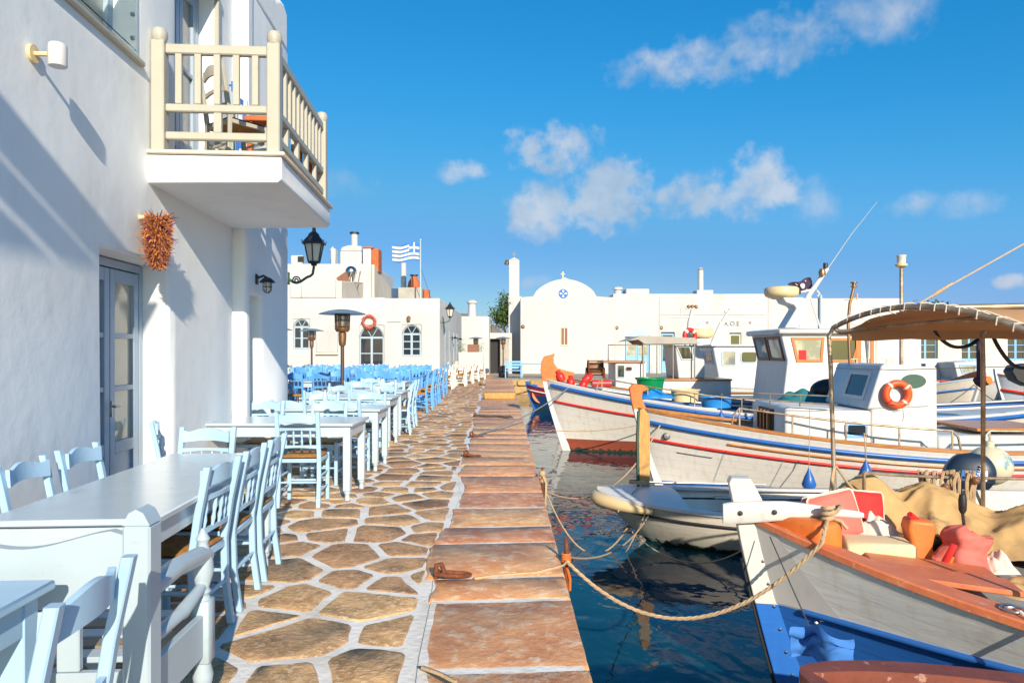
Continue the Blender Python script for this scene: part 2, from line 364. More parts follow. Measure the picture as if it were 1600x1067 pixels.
for m_ in (lightblue, whitepaint, whitetable, brightblue): add_wear(m_, (.33, .30, .26), 9, .62, .70, .55)
add_wear(wall_m, (.52, .49, .44), 1.6, .55, .80, .45, (1, 1, .28)); add_wear(far_wall_m, (.36, .33, .28), 1.1, .54, .80, .6, (1, 1, .3))
add_wear(beige_m, (.25, .22, .17), 8, .60, .72, .5); add_wear(boatwhite, (.30, .21, .13), 3.5, .60, .75, .5, (1, 1, .5)); add_wear(orange2_m, (.55, .42, .33), 14, .60, .66, .6); add_wear(redbrown, (.5, .3, .22), 16, .60, .66, .6); add_wear(orange_m, (.30, .09, .03), 12, .60, .68, .6)
def stone_mat(name, c1, c2, c3, rough, bump, rnd, s1, s2):
    m = bpy.data.materials.new(name); m.use_nodes = True; nt = m.node_tree; N = nt.nodes; K = nt.links
    b = N['Principled BSDF']; b.inputs['Roughness'].default_value = rough; b.inputs['Specular IOR Level'].default_value = .35
    g = N.new('ShaderNodeNewGeometry'); oi = N.new('ShaderNodeObjectInfo')
    off = N.new('ShaderNodeVectorMath'); off.operation = 'MULTIPLY_ADD'
    K.new(oi.outputs['Random'], off.inputs[0]); off.inputs[1].default_value = (7, 9, 0); K.new(g.outputs['Position'], off.inputs[2])
    a = N.new('ShaderNodeTexNoise'); a.inputs['Scale'].default_value = s1; a.inputs['Detail'].default_value = 8; a.inputs['Roughness'].default_value = .65; K.new(off.outputs[0], a.inputs[0])
    a.inputs['Distortion'].default_value = .8
    c = N.new('ShaderNodeTexNoise'); c.inputs['Scale'].default_value = s2; c.inputs['Detail'].default_value = 6; c.inputs['Roughness'].default_value = .7; K.new(off.outputs[0], c.inputs[0])
    r1 = N.new('ShaderNodeValToRGB'); r1.color_ramp.elements[0].position = .34; r1.color_ramp.elements[1].position = .68
    r1.color_ramp.elements[0].color = (*c1, 1); r1.color_ramp.elements[1].color = (*c2, 1); K.new(a.outputs[0], r1.inputs[0])
    mr = N.new('ShaderNodeMapRange'); mr.inputs[1].default_value = .50; mr.inputs[2].default_value = .64; K.new(c.outputs[0], mr.inputs[0])
    mx = N.new('ShaderNodeMixRGB'); K.new(mr.outputs[0], mx.inputs[0]); K.new(r1.outputs[0], mx.inputs[1]); mx.inputs[2].default_value = (*c3, 1)
    hs = N.new('ShaderNodeHueSaturation'); v = N.new('ShaderNodeMapRange'); v.inputs[3].default_value = 1-rnd; v.inputs[4].default_value = 1+rnd
    K.new(oi.outputs['Random'], v.inputs[0]); K.new(v.outputs[0], hs.inputs['Value']); K.new(mx.outputs[0], hs.inputs['Color'])
    h2 = N.new('ShaderNodeMath'); h2.operation = 'MULTIPLY_ADD'; K.new(oi.outputs['Random'], h2.inputs[0]); h2.inputs[1].default_value = .018; h2.inputs[2].default_value = .486
    K.new(h2.outputs[0], hs.inputs['Hue'])
    K.new(hs.outputs[0], b.inputs['Base Color'])
    ad = N.new('ShaderNodeMath'); ad.operation = 'ADD'; K.new(a.outputs[0], ad.inputs[0]); K.new(c.outputs[0], ad.inputs[1])
    bp = N.new('ShaderNodeBump'); bp.inputs['Strength'].default_value = bump; bp.inputs['Distance'].default_value = .03; K.new(ad.outputs[0], bp.inputs['Height']); K.new(bp.outputs[0], b.inputs['Normal'])
    MATS[name] = m; return m
paver_m = stone_mat('brown_flagstone', (.26, .155, .075), (.66, .415, .21), (.60, .43, .27), .8, .8, .27, 4.5, 30)
coping_m = stone_mat('red_sandstone', (.48, .19, .07), (.72, .42, .19), (.70, .52, .34), .5, .55, .13, 1.9, 10)

def water_mat():
    m = bpy.data.materials.new('sea_water'); m.use_nodes = True; nt = m.node_tree; N = nt.nodes; K = nt.links
    b = N['Principled BSDF']; b.inputs['Base Color'].default_value = (.003, .040, .062, 1); b.inputs['Roughness'].default_value = .02
    b.inputs['IOR'].default_value = 1.333; b.inputs['Specular IOR Level'].default_value = .5
    g = N.new('ShaderNodeNewGeometry'); mp = N.new('ShaderNodeMapping'); K.new(g.outputs['Position'], mp.inputs[0]); mp.inputs['Scale'].default_value = (1, .75, 1); mp.inputs['Rotation'].default_value = (0, 0, .5)
    a = N.new('ShaderNodeTexNoise'); a.inputs['Scale'].default_value = 1.7; a.inputs['Detail'].default_value = 2; a.inputs['Distortion'].default_value = .6; K.new(mp.outputs[0], a.inputs[0])
    c = N.new('ShaderNodeTexNoise'); c.inputs['Scale'].default_value = 7; c.inputs['Detail'].default_value = 2; K.new(mp.outputs[0], c.inputs[0])
    ma = N.new('ShaderNodeMath'); ma.operation = 'MULTIPLY_ADD'; K.new(c.outputs[0], ma.inputs[0]); ma.inputs[1].default_value = .16; K.new(a.outputs[0], ma.inputs[2])
    bp = N.new('ShaderNodeBump'); bp.inputs['Strength'].default_value = .35; bp.inputs['Distance'].default_value = .055; K.new(ma.outputs[0], bp.inputs['Height']); K.new(bp.outputs[0], b.inputs['Normal'])
    return m
water_m = water_mat()
# ------------------------------------------------------------------ the setting: water, quay, ground, hills
WATER = -.80
XR = lambda d: .375-.0098*d
XL = lambda d: -.36-.028*d-.03*math.sin(d*1.7)-.02*math.sin(d*4.1)
QEND = 37.0
b = MB(); b.grid(lambda u, v: Vector((-200+u*1700, -300+v*1800, WATER)), 4, 4)
tag(b.build('harbour_water', water_m, norm=False), kind='structure')
b = MB()
ds = [-14+i*.75 for i in range(int((QEND+14)/.75)+1)]
vs = []
for d in ds: vs += [Vector((-30, d, -.002)), Vector((XR(d)-.035, d, -.002)), Vector((XR(d)-.05, d, -2.2))]
fs = []
for i in range(len(ds)-1):
    for j in range(2): fs.append((i*3+j, i*3+j+1, (i+1)*3+j+1, (i+1)*3+j))
b.add(vs, fs)
quay = tag(b.build('quay_pavement', grout_m, norm=False), kind='structure')
b = MB(); b.bx(-60, 120, QEND+.02, 60, -2.2, -.008)
tag(b.build('far_quay', land_m), kind='structure')
b = MB()
def hillz(x, y):
    r = math.hypot(x, y)
    a = max(0, min(1, (r-150)/500))
    return -.1+a*(10+noise.noise(Vector((x*.003, y*.003, 0)))*20+noise.noise(Vector((x*.011, y*.011, 3)))*6)*(1 if r < 1800 else 1)
b.grid(lambda u, v: Vector((-1500+3500*u, 60+2400*v*v, max(-.3, hillz(-1500+3500*u, 60+2400*v*v)))), 180, 70)
tag(b.build('hills', hill_m, smooth=180, norm=False), kind='structure')

for hx_, hy_, hh_, hw_ in ((-62, 800, 47, 60), (275, 800, 68, 34), (395, 830, 62, 50)):
    b = MB()
    def hf(u, v): 
        x, y = (u-.5)*4*hw_, (v-.5)*5*hw_; g_ = math.exp(-(x/hw_)**4*.5-(x/hw_)**2*.5-(y/hw_/1.3)**2)
        return Vector((hx_+x, hy_+y, -2+hh_*g_*(1+.10*noise.noise(Vector((x*.03, y*.03, hx_))))+2.2*noise.noise(Vector((x*.08, y*.08, 1)))*g_))
    b.grid(hf, 40, 30); tag(b.build('hill', hill_m, smooth=180, norm=False), kind='structure')
b = MB(); vs = []
for d in ds[18:]: vs += [Vector((XL(d)+.02, d, .0085 if d < 6.5 else .002)), Vector((XR(d)-.03, d, .0085 if d < 6.5 else .002))]
b.add(vs, [(i*2, i*2+1, i*2+3, i*2+2) for i in range(len(vs)//2-1)]); b.build('coping_mortar', grout_m, quay, norm=False)

# ------------------------------------------------------------------ paving stones
def clip(poly, nx, ny, c):
    out = []
    for i in range(len(poly)):
        p, q = poly[i], poly[(i+1) % len(poly)]
        a = nx*p[0]+ny*p[1]-c; e = nx*q[0]+ny*q[1]-c
        if a <= 0: out.append(p)
        if (a < 0 < e) or (e < 0 < a):
            t = a/(a-e); out.append((p[0]+(q[0]-p[0])*t, p[1]+(q[1]-p[1])*t))
    return out
def voronoi(x0, x1, y0, y1, rmin, rmax, right=None, left=None, seed=1, grout=.034):
    rg = random.Random(seed); pts = []; G = {}
    cs = rmax
    for _ in range(int((x1-x0)*(y1-y0)/(rmin*rmin)*9)):
        x, y = rg.uniform(x0, x1), rg.uniform(y0, y1)
        if right and x > right(y)-.02: continue
        if left and x < left(y): continue
        r = rg.uniform(rmin, rmax) if rg.random() > .25 else rmin*.7
        ok = True; cx, cy = int(x//cs), int(y//cs)
        for i in range(-2, 3):
            for j in range(-2, 3):
                for (a, e, rr) in G.get((cx+i, cy+j), ()):
                    if (a-x)**2+((e-y)*1.12)**2 < (.5*(r+rr))**2: ok = False; break
                if not ok: break
            if not ok: break
        if ok: pts.append((x, y, r)); G.setdefault((cx, cy), []).append((x, y, r))
    res = []
    for (x, y, r) in pts:
        poly = [(x-1, y-1), (x+1, y-1), (x+1, y+1), (x-1, y+1)]
        cx, cy = int(x//cs), int(y//cs)
        for i in range(-3, 4):
            for j in range(-3, 4):
                for (a, e, rr) in G.get((cx+i, cy+j), ()):
                    dx, dy = a-x, e-y; L = math.hypot(dx, dy)
                    if L < 1e-6 or L > 2: continue
                    g = grout*rg.uniform(.6, 1.15)
                    w = .5+.12*(r-rr)/max(r, rr)
                    nx, ny = dx/L, dy/L
                    poly = clip(poly, nx, ny, nx*x+ny*y+L*w-g)
                    if len(poly) < 3: break
                if len(poly) < 3: break
            if len(poly) < 3: break
        if right: poly = clip(poly, 1, 0, right(y)-.05)
        poly = clip(poly, 1, 0, x1); poly = clip(poly, -1, 0, -x0)
        if len(poly) >= 3:
            ar = .5*sum(poly[i][0]*poly[(i+1) % len(poly)][1]-poly[(i+1) % len(poly)][0]*poly[i][1] for i in range(len(poly)))
            if abs(ar) > .006: res.append((x, y, poly, rg.random()))
    return res
def organic(poly, step, amp, sd):
    # drop short edges, round the corners, roughen the outline
    q = []
    n = len(poly)
    for i in range(n):
        p, nx = Vector(poly[i]), Vector(poly[(i+1) % n]); L = (nx-p).length
        if L < .012: continue
        c = min(.26, .020/L)
        q.append(p.lerp(nx, c)); k = max(1, int(L*(1-2*c)/step))
        for j in range(1, k): q.append(p.lerp(nx, c+(1-2*c)*j/k))
        q.append(p.lerp(nx, 1-c))
    out = []
    for p in q:
        v = Vector((p.x*9, p.y*9, sd*50)); w = Vector((p.x*25, p.y*25, sd*90))
        out.append(Vector((p.x+amp*(noise.noise(v)+.5*noise.noise(w)), p.y+amp*(noise.noise(v+Vector((9, 5, 2)))+.5*noise.noise(w+Vector((3, 1, 7)))))))
    return out
def stone_geo(b, poly, sd, step=.10, z=-.008, h=.014):
    o = organic(poly, step, .012, sd); n = len(o)
    if n < 3: return
    c = sum(o, Vector((0, 0)))/n
    tx, ty = (sd-.5)*.010, (sd*7 % 1-.5)*.010
    r0 = [Vector((p.x, p.y, z)) for p in o]; r1 = []; 
    for p in o:
        q = p+(c-p).normalized()*.012; r1.append(Vector((q.x, q.y, z+h+tx*(q.x-c.x)+ty*(q.y-c.y)+.002*noise.noise(Vector((q.x*8, q.y*8, 0))))))
    b.add(r0+r1, [tuple(range(n, 2*n))]+[(i, (i+1) % n, n+(i+1) % n, n+i) for i in range(n)])
stones = voronoi(-3.6, -.2, 1.7, QEND-.1, .30, .60, right=XL, seed=11, grout=.030)
def shown(s):
    x, y, poly, _ = s
    px = 800+x*FPX/y; py = HZN+EYE*FPX/y
    a = 1/(y**3)
    wl = -2.4-.07*y if y < 9.3 else -99
    vis = 1.0
    if x < wl: vis = 0
    elif px < -40 or py > 1110: vis = .02
    elif x < -1.45-.045*y: vis = .25
    return -a*vis
stones.sort(key=shown)
n = 0; rest = MB()
for s in stones:
    if s[1] < 9.3 and s[0] < -2.5-.07*s[1]: continue
    if n < 298:
        b = MB(); stone_geo(b, s[2], s[3], .09); 
        if not b.v: continue
        b.build('paving_stone', paver_m, quay, smooth=50); n += 1
    else: stone_geo(rest, s[2], s[3], .16)
for s in voronoi(-13, -3.6, 9.6, 30, .55, .85, seed=5, grout=.04): stone_geo(rest, s[2], s[3], .3)
for s in voronoi(-3.6, -1.2, QEND, 46, .45, .7, seed=6, grout=.04): stone_geo(rest, s[2], s[3], .3)
tag(rest.build('paving_stones', paver_m, quay, smooth=50), kind='stuff')

# coping slabs of the quay edge
edges = [1.5, 2.35, 3.11, 3.99, 4.38, 5.18, 5.66, 6.35, 7.07, 7.98, 8.75]
rg = random.Random(4)
while edges[-1] < QEND-.6: edges.append(edges[-1]+rg.uniform(.55, 1.15))
edges[-1] = QEND
for i in range(len(edges)-1):
    a, e = edges[i], edges[i+1]; g = .009+.006*math.sin(i*3.7)
    sk0, sk1 = math.sin(i*12.9)*.035, math.sin((i+1)*12.9)*.035
    jl = math.sin(i*7.3)*.05
    k = 10 if a < 10 else 4
    ring = []
    for j in range(k+1): t = j/k; x = XL(a)+jl+(XR(a)-XL(a)-jl)*t; ring.append((x, a+g+sk0*(t-.5)*2+.010*noise.noise(Vector((x*9, a*7, 1)))))
    kk = 8 if a < 10 else 2
    for j in range(1, kk): y = a+g+(e-a-2*g)*j/kk; ring.append((XR(y)+.008*noise.noise(Vector((3, y*8, 2))), y))
    for j in range(k+1): t = 1-j/k; x = XL(e)+jl+(XR(e)-XL(e)-jl)*t; ring.append((x, e-g+sk1*(t-.5)*2+.010*noise.noise(Vector((x*9, e*7, 4)))))
    for j in range(1, kk): y = e-g-(e-a-2*g)*j/kk; ring.append((XL(y)+jl+.022*noise.noise(Vector((5, y*7, i))), y))
    c = Vector((sum(p[0] for p in ring)/len(ring), sum(p[1] for p in ring)/len(ring)))
    b = MB(); n_ = len(ring); vs = []
    dz = .006*math.sin(i*5.1)
    for z, ins in ((-.20, 0), (-.016, 0), (.004, .006), (.012+dz*.5, .022)):
        for (x, y) in ring:
            q = Vector((x, y)); w = (c-q); q = q+w.normalized()*ins; vs.append(Vector((q.x, q.y, z)))
    fs = [tuple(3*n_+j for j in range(n_))]
    for r_ in range(3):
        for j in range(n_): fs.append((r_*n_+j, r_*n_+(j+1) % n_, (r_+1)*n_+(j+1) % n_, (r_+1)*n_+j))
    b.add(vs, fs); b.build('coping_slab', coping_m, quay, smooth=60)

# quay wall under the coping: rough blocks, and the yellow stone wall that closes the basin
endwall = empty('sandstone_wall', (X(783, QEND), QEND, 0)); tag(endwall, 'yellow sandstone block wall closing the end of the basin below the church', 'stone wall')
b = MB(); b.bx(0, 40, .05, .4, -2.2, -.03); b.build('wall_core', grey_m, endwall)
x = 0; rows = [(-.02, -.36), (-.38, -.85), (-.87, -1.3)]
for z1, z0 in rows:
    x = .02+random.random()*.2
    while x < 8:
        w = random.uniform(.6, 1.5)
        b = MB(); b.box((x+w/2, .02+random.uniform(-.06, .03), (z0+z1)/2), (w-.05, .3, z1-z0-.03), .05); b.build('sandstone_block', yellowstone, endwall, smooth=40)
        x += w
qw = empty('quay_wall', (0, 0, 0)); tag(qw, 'rough stone face of the quay below the red coping slabs', 'quay wall')
for r_, (z1, z0) in enumerate([(-.21, -.52), (-.54, -.95)]):
    y = 2.5
    while y < 22:
        w = random.uniform(.6, 1.2)
        b = MB(); b.bx(XR(y+w/2)-.35, XR(y+w/2)-.03+random.uniform(-.02, .02), y, y+w-.03, z0, z1, .03); b.build('wall_stone', grey_m, qw, smooth=40); y += w

# ------------------------------------------------------------------ buildings
def body(name, L, H, D, ops, recess, mat, parent, bevel=.035, top=None):
    """a block: front at y=0 facing -y, x 0..L, openings (x0,x1,z0,z1) sunk by recess"""
    xs = sorted({0, L}|{o[0] for o in ops}|{o[1] for o in ops}); zs = sorted({0, H}|{o[2] for o in ops}|{o[3] for o in ops})
    bm = bmesh.new(); cache = {}
    def V(x, y, z):
        k = (round(x, 4), round(y, 4), round(z, 4))
        if k not in cache: cache[k] = bm.verts.new(k)
        return cache[k]
    def Fc(*p):
        try: bm.faces.new([V(*q) for q in p])
        except ValueError: pass
    def inside(x, z): return any(o[0] < x < o[1] and o[2] < z < o[3] for o in ops)
    for i in range(len(xs)-1):
        for j in range(len(zs)-1):
            x0, x1, z0, z1 = xs[i], xs[i+1], zs[j], zs[j+1]
            if inside((x0+x1)/2, (z0+z1)/2):
                Fc((x0,recess,z0),(x1,recess,z0),(x1,recess,z1),(x0,recess,z1))
                if not inside(x0-.001, (z0+z1)/2): Fc((x0,0,z0),(x0,recess,z0),(x0,recess,z1),(x0,0,z1))
                if not inside(x1+.001, (z0+z1)/2): Fc((x1,recess,z0),(x1,0,z0),(x1,0,z1),(x1,recess,z1))
                if not inside((x0+x1)/2, z0-.001): Fc((x0,0,z0),(x1,0,z0),(x1,recess,z0),(x0,recess,z0))
                if not inside((x0+x1)/2, z1+.001): Fc((x0,recess,z1),(x1,recess,z1),(x1,0,z1),(x0,0,z1))
            else: Fc((x0,0,z0),(x1,0,z0),(x1,0,z1),(x0,0,z1))
    pt = [(x, 0, H) for x in xs]
    Fc(*pt, (L, D, H), (0, D, H))
    Fc((0, D, 0), (0, D, H), (L, D, H), (L, D, 0))
    Fc(*[(0, 0, z) for z in zs], (0, D, H), (0, D, 0)); Fc(*[(L, 0, z) for z in zs], (L, D, H), (L, D, 0))
    bmesh.ops.recalc_face_normals(bm, faces=bm.faces)
    me = bpy.data.meshes.new(name); bm.to_mesh(me); bm.free(); me.materials.append(mat)
    ob = bpy.data.objects.new(name, me); COL.objects.link(ob); ob.parent = parent
    if bevel:
        m = ob.modifiers.new('bevel', 'BEVEL'); m.width = bevel; m.segments = 3; m.limit_method = 'ANGLE'; m.angle_limit = R(40)
        me.polygons.foreach_set('use_smooth', [True]*len(me.polygons)); me.set_sharp_from_angle(angle=R(100))
    return ob
def frame_rect(b, x0, x1, z0, z1, w, y, dep, ch=.004):
    b.bx(x0, x0+w, y-dep, y, z0, z1, ch); b.bx(x1-w, x1, y-dep, y, z0, z1, ch)
    b.bx(x0+w, x1-w, y-dep, y, z1-w, z1, ch); b.bx(x0+w, x1-w, y-dep, y, z0, z0+w, ch)
def leaf_door(parent, x0, x1, z0, z1, y, mat, gmat, rows=3, panel=.35, dep=.045, st=.075, name='door'):
    """door leaf with glass panes above a lower panel"""
    b = MB(); h = z1-z0; zp = z0+h*panel
    b.bx(x0, x0+st, y-dep, y, z0, z1, .004); b.bx(x1-st, x1, y-dep, y, z0, z1, .004)
    b.bx(x0+st, x1-st, y-dep, y, z1-st*1.3, z1, .004); b.bx(x0+st, x1-st, y-dep, y, z0, z0+.16, .004)
    b.bx(x0+st, x1-st, y-dep, y, zp-.09, zp, .004); b.bx(x0+st, x1-st, y-dep*.45, y-.005, z0+.16, zp-.09, .002)
    gh = (z1-st*1.3-zp)
    for r in range(1, rows): zz = zp+gh*r/rows; b.bx(x0+st, x1-st, y-dep*.9, y, zz-.02, zz+.02, .003)
    d = b.build(name, mat, parent, smooth=40)
    for r in range(rows):
        za, zb = zp+gh*r/rows, zp+gh*(r+1)/rows
        g = MB(); g.bx(x0+st, x1-st, y-dep*.4, y-dep*.25, za+(.02 if r else 0), zb-(.02 if r < rows-1 else 0)); g.build('pane', gmat, d)
    return d

# white building on the left (local x runs along the quay, local -y faces the sea)
A94 = math.atan2(1, -.07)
def left_root(name, x, y): return empty(name, (x, y, 0), A94)
hb = left_root('white_house', -2.4, 0)
tag(hb, 'white plastered two-storey house with wooden balcony above the blue tables', 'house')
OFF = 7.0     # local x of the house body starts at t = -OFF
shell = empty('x'); bpy.data.objects.remove(shell)
wb = body('wall', 7.46+OFF, 8.0, 5.0, [(4.74+OFF, 5.83+OFF, 0, 2.1), (5.98+OFF, 6.92+OFF, 2.94, 4.85), (3.3+OFF, 5.28+OFF, 3.57, 5.1), (.4+OFF, 1.3+OFF, 3.4, 5.3)], .27, wall_m, hb)
wb.location.x = -OFF
# ground floor double door
b = MB(); frame_rect(b, 4.75, 5.82, .02, 2.09, .06, .262, .06); fr = b.build('door_frame', greyblue, hb, smooth=40)
d1 = leaf_door(hb, 4.82, 5.28, .03, 2.02, .25, greyblue, curtain_g); d2 = leaf_door(hb, 5.29, 5.75, .03, 2.02, .25, greyblue, curtain_g)
b = MB(); b.box((5.27, .185, .98), (.02, .012, .12), .004); b.tube([(5.27, .18, 1.0), (5.27, .13, 1.0), (5.20, .13, 1.0)], .009, 6); b.build('handle', steel_m, d1, smooth=40)
b = MB(); b.bx(4.70, 5.88, -.03, .26, -.01, .05, .01); b.build('threshold', grey_m, hb, smooth=40)
# balcony door, window above
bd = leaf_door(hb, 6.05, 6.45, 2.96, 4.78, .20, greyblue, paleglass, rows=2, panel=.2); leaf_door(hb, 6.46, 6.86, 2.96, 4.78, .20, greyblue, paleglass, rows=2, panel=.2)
b = MB(); frame_rect(b, 5.99, 6.91, 2.95, 4.84, .06, .25, .10); b.build('balcony_door_frame', greyblue, hb, smooth=40)
b = MB(); b.bx(5.93, 6.97, -.05, .02, 4.85, 4.93, .01); b.bx(6.93, 7.0, -.03, .02, 2.94, 4.85, .01); b.build('lintel', beige_m, hb, smooth=40)
b = MB(); frame_rect(b, 3.31, 5.27, 3.6, 5.09, .07, .25, .07); frame_rect(b, 4.25, 4.32, 3.6, 5.09, .034, .25, .07); wf = b.build('window_frame', greyblue, hb, smooth=40)
for xa, xb in ((3.38, 4.25), (4.32, 5.2)):
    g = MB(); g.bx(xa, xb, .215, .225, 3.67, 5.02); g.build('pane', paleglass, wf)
b = MB(); b.bx(3.25, 5.33, -.035, .22, 3.52, 3.567, .012); b.build('window_sill', beige_m, hb, smooth=40)
def glass_guard():
    m = bpy.data.materials.new('clear_guard_glass'); m.use_nodes = True; p = m.node_tree.nodes['Principled BSDF']
    p.inputs['Base Color'].default_value = (.92, .98, .96, 1); p.inputs['Transmission Weight'].default_value = 1; p.inputs['Roughness'].default_value = .01; p.inputs['IOR'].default_value = 1.1
    return m
gg = glass_guard()
g = MB(); g.bx(3.34, 5.24, -.012, -.002, 3.61, 4.3); g.build('glass_guard', gg, hb)
g = MB()
for x in (3.5, 5.18):
    for z in (3.68, 3.85): g.lathe([(.016, -.02), (.016, .006)], 10, (x, -.01, z), Matrix.Rotation(R(90), 3, 'X'))
g.build('guard_bolt', steel_m, hb, smooth=40)
b = MB(); b.bx(3.40, 3.44, -.02, .2, 3.62, 5.05, .004); 
for i in range(9): b.bx(3.445, 3.9, .02, .045, 3.64+i*.155, 3.77+i*.155, .004)
b.build('shutter', boatblue, hb, smooth=40)

def balcony(x0, x1, out, zb, zt, solid=False):
    bw_ = .105 if solid else .05
    bal = MB(); e = .03
    bal.prism([(x0, .05, zb), (x0, -out+.03, zb+.02), (x0, -out, zb+.045), (x0, -out, zt-.03), (x0, .05, zt-.03)], (x1-x0, 0, 0))
    s = bal.build('balcony', wall_m, hb, bevel=.012)
    t = MB(); t.bx(x0-.03, x1+.03, -out-.03, .04, zt-.028, zt+.002, .008); t.build('stone_edge', cream_m if False else wall2_m, s, smooth=40)
    zr, zm, zl = zt+.80, zt+.345, zt+.13
    def post(x, y, nm='post'):
        p = MB(); p.box((x, y, zt+.43), (.10, .10, .86), .008); p.lathe([(.048, .86), (.052, .875), (.058, .895), (.058, .93), (.045, .955), (.02, .965)], 12, (x, y, zt)); p.build(nm, beige_m, s, smooth=35)
    post(x0+.07, -.06); post(x0+.07, -out+.07); post(x1-.07, -out+.07); post(x1-.07, -.06)
    def rail(p, q, w, h): r = MB(); r.bar(p, q, w, h, ch=.008); r.build('rail', beige_m, s, smooth=35)
    for xx in (x0+.07, x1-.07):
        for z, h in ((zr, .075), (zm, .06), (zl, .06)): rail((xx, -.11, z), (xx, -out+.12, z), .055, h)
        for i in range(1, 6):
            y = -.06-(out-.13)*i/6; q = MB(); q.box((xx, y, (zr+zm)/2), (.04, bw_, zr-zm-.066), .004); q.build('baluster', beige_m, s, smooth=35)
        q = MB(); q.box((xx, -out/2, (zl+zm)/2), (.04, .06, zm-zl-.06), .004); q.build('baluster', beige_m, s, smooth=35)
    for z, h in ((zr, .075), (zm, .06), (zl, .06)): rail((x0+.12, -out+.07, z), (x1-.12, -out+.07, z), .055, h)
    n = int((x1-x0-.14)/.145)
    for i in range(1, n):
        x = x0+.07+(x1-x0-.14)*i/n; q = MB(); q.box((x, -out+.07, (zr+zm)/2), (bw_, .04, zr-zm-.066), .004); q.build('baluster', beige_m, s, smooth=35)
    for i in range(1, 5):
        x = x0+.07+(x1-x0-.14)*i/5; q = MB(); q.box((x, -out+.07, (zl+zm)/2), (.06, .04, zm-zl-.06), .004); q.build('baluster', beige_m, s, smooth=35)
    return s
balcony(5.44, 7.46, 1.0, 2.69, 2.94)
# guessed out-of-frame board awning, added to cast the striped shadow on the left wall
sa = tag(left_root('shadow_awning', -2.4, 0), 'unseen board awning added to stripe the near white house wall with shadow', 'awning')
for y0_, y1_ in ((-1.95, -1.3), (-2.50, -2.07), (-3.25, -2.66), (-4.1, -3.33), (-5.0, -4.2)):
    q = MB(); q.bx(y0_, y1_, -1.5, .02, 4.90, 4.935, .006); q.build('board', beige_m, sa, smooth=35)
for y_ in (-1.6, -3.0, -4.6): q = MB(); q.bar((y_, 0, 4.2), (y_, -1.3, 4.885), .06, .07); q.build('bracket', beige_m, sa)
# second house, stepped out by 13 cm
HB2 = left_root('neighbouring_house', -2.4, 0); tag(HB2, 'second white house with rounded parapet and corner street lantern', 'house')
w2 = body('wall', 1.84, 5.3, 6, [(.18, .62, 0, 2.02)], .2, wall_m, HB2, bevel=.05); w2.location = (7.465, -.13, 0)
b = MB(); b.bx(7.66, 8.07, .03, .06, .02, 2.0, .004); b.build('door', greyblue, HB2, smooth=40)
pp = MB()
pp.prism([(7.47, -.125, 5.28), (7.47, -.125, 6.6), (8.1, -.125, 6.35), (8.55, -.125, 5.9), (8.72, -.125, 5.72), (8.9, -.125, 5.83), (9.1, -.125, 5.86), (9.29, -.125, 5.8), (9.295, -.125, 5.28)], (0, .35, 0)); pp.build('parapet', wall_m, HB2, bevel=.06)
pi = MB(); pi.bx(7.44, 7.60, -.165, -.12, 2.95, 6.2); pi.build('pilaster', wall_m, HB2, bevel=.015)

def W(t, out, z):
    return hb.matrix_world @ Vector((t, -out, z)) if False else Vector((-2.4, 0, 0))+Matrix.Rotation(A94, 3, 'Z') @ Vector((t, -out, z))
# spot lamp on the wall
def on_wall(name, t, out, z): return empty(name, W(t, out, z), A94)
o = tag(on_wall('wall_spotlight', 3.97, 0, 3.06), 'small white cylindrical spotlight on the house wall', 'wall lamp')
b = MB(); b.lathe([(.05, 0), (.05, .02)], 14, (0, 0, 0), Matrix.Rotation(R(90), 3, 'X')); b.tube([(0, -.02, 0), (0, -.09, 0)], .014, 8); b.build('bracket', cream_m, o, smooth=40)
b = MB(); b.lathe([(.001, -.06), (.046, -.06), (.048, -.055), (.048, .055), (.044, .065), (.001, .066)], 18, (.02, -.13, 0)); b.build('lamp_body', boatwhite, o, smooth=40)
# lantern on the second house and the street lantern on its corner
def lantern(o, c, r, h, mat, gm):
    b = MB(); x, y, z = c
    rr = Matrix.Rotation(R(30), 3, 'Z')
    b.lathe([(r*.98, h*.5), (r*1.28, h*.5), (r*1.30, h*.54), (r*.62, h*.74), (r*.55, h*.80), (r*.25, h*.86), (r*.18, h*.93), (r*.22, h*.96), (.001, h*1.0)], 6, c, rr)
    b.lathe([(.001, -.12*h), (r*.30, -.10*h), (r*.34, -.05*h), (r*.62, -.03*h), (r*.62, .02*h)], 6, c, rr)
    for k in range(6):
        a = R(30+60*k); b.tube([(x+r*.62*math.cos(a), y+r*.62*math.sin(a), z), (x+r*1.02*math.cos(a), y+r*1.02*math.sin(a), z+h*.52)], r*.07, 5)
        b.tube([(x+r*1.25*math.cos(a), y+r*1.25*math.sin(a), z+h*.53), (x+r*1.32*math.cos(a), y+r*1.32*math.sin(a), z+h*.62)], r*.05, 5)
    b.build('lantern_frame', mat, o, smooth=30)
    g = MB(); g.lathe([(r*.57, .02*h), (r*.95, .5*h)], 6, c, rr); g.build('lantern_glass', gm, o, smooth=20)
lampglass = mk('milky_lamp_glass', (.62, .60, .52), .25, .15, 4)
def scroll(x0, x1, z0, z1):
    pts = []
    for i in range(22):
        t = i/21; pts.append((x0+(x1-x0)*t, 0, z0+(z1-z0)*t*t-.05*math.sin(t*math.pi*1.15)))
    return pts
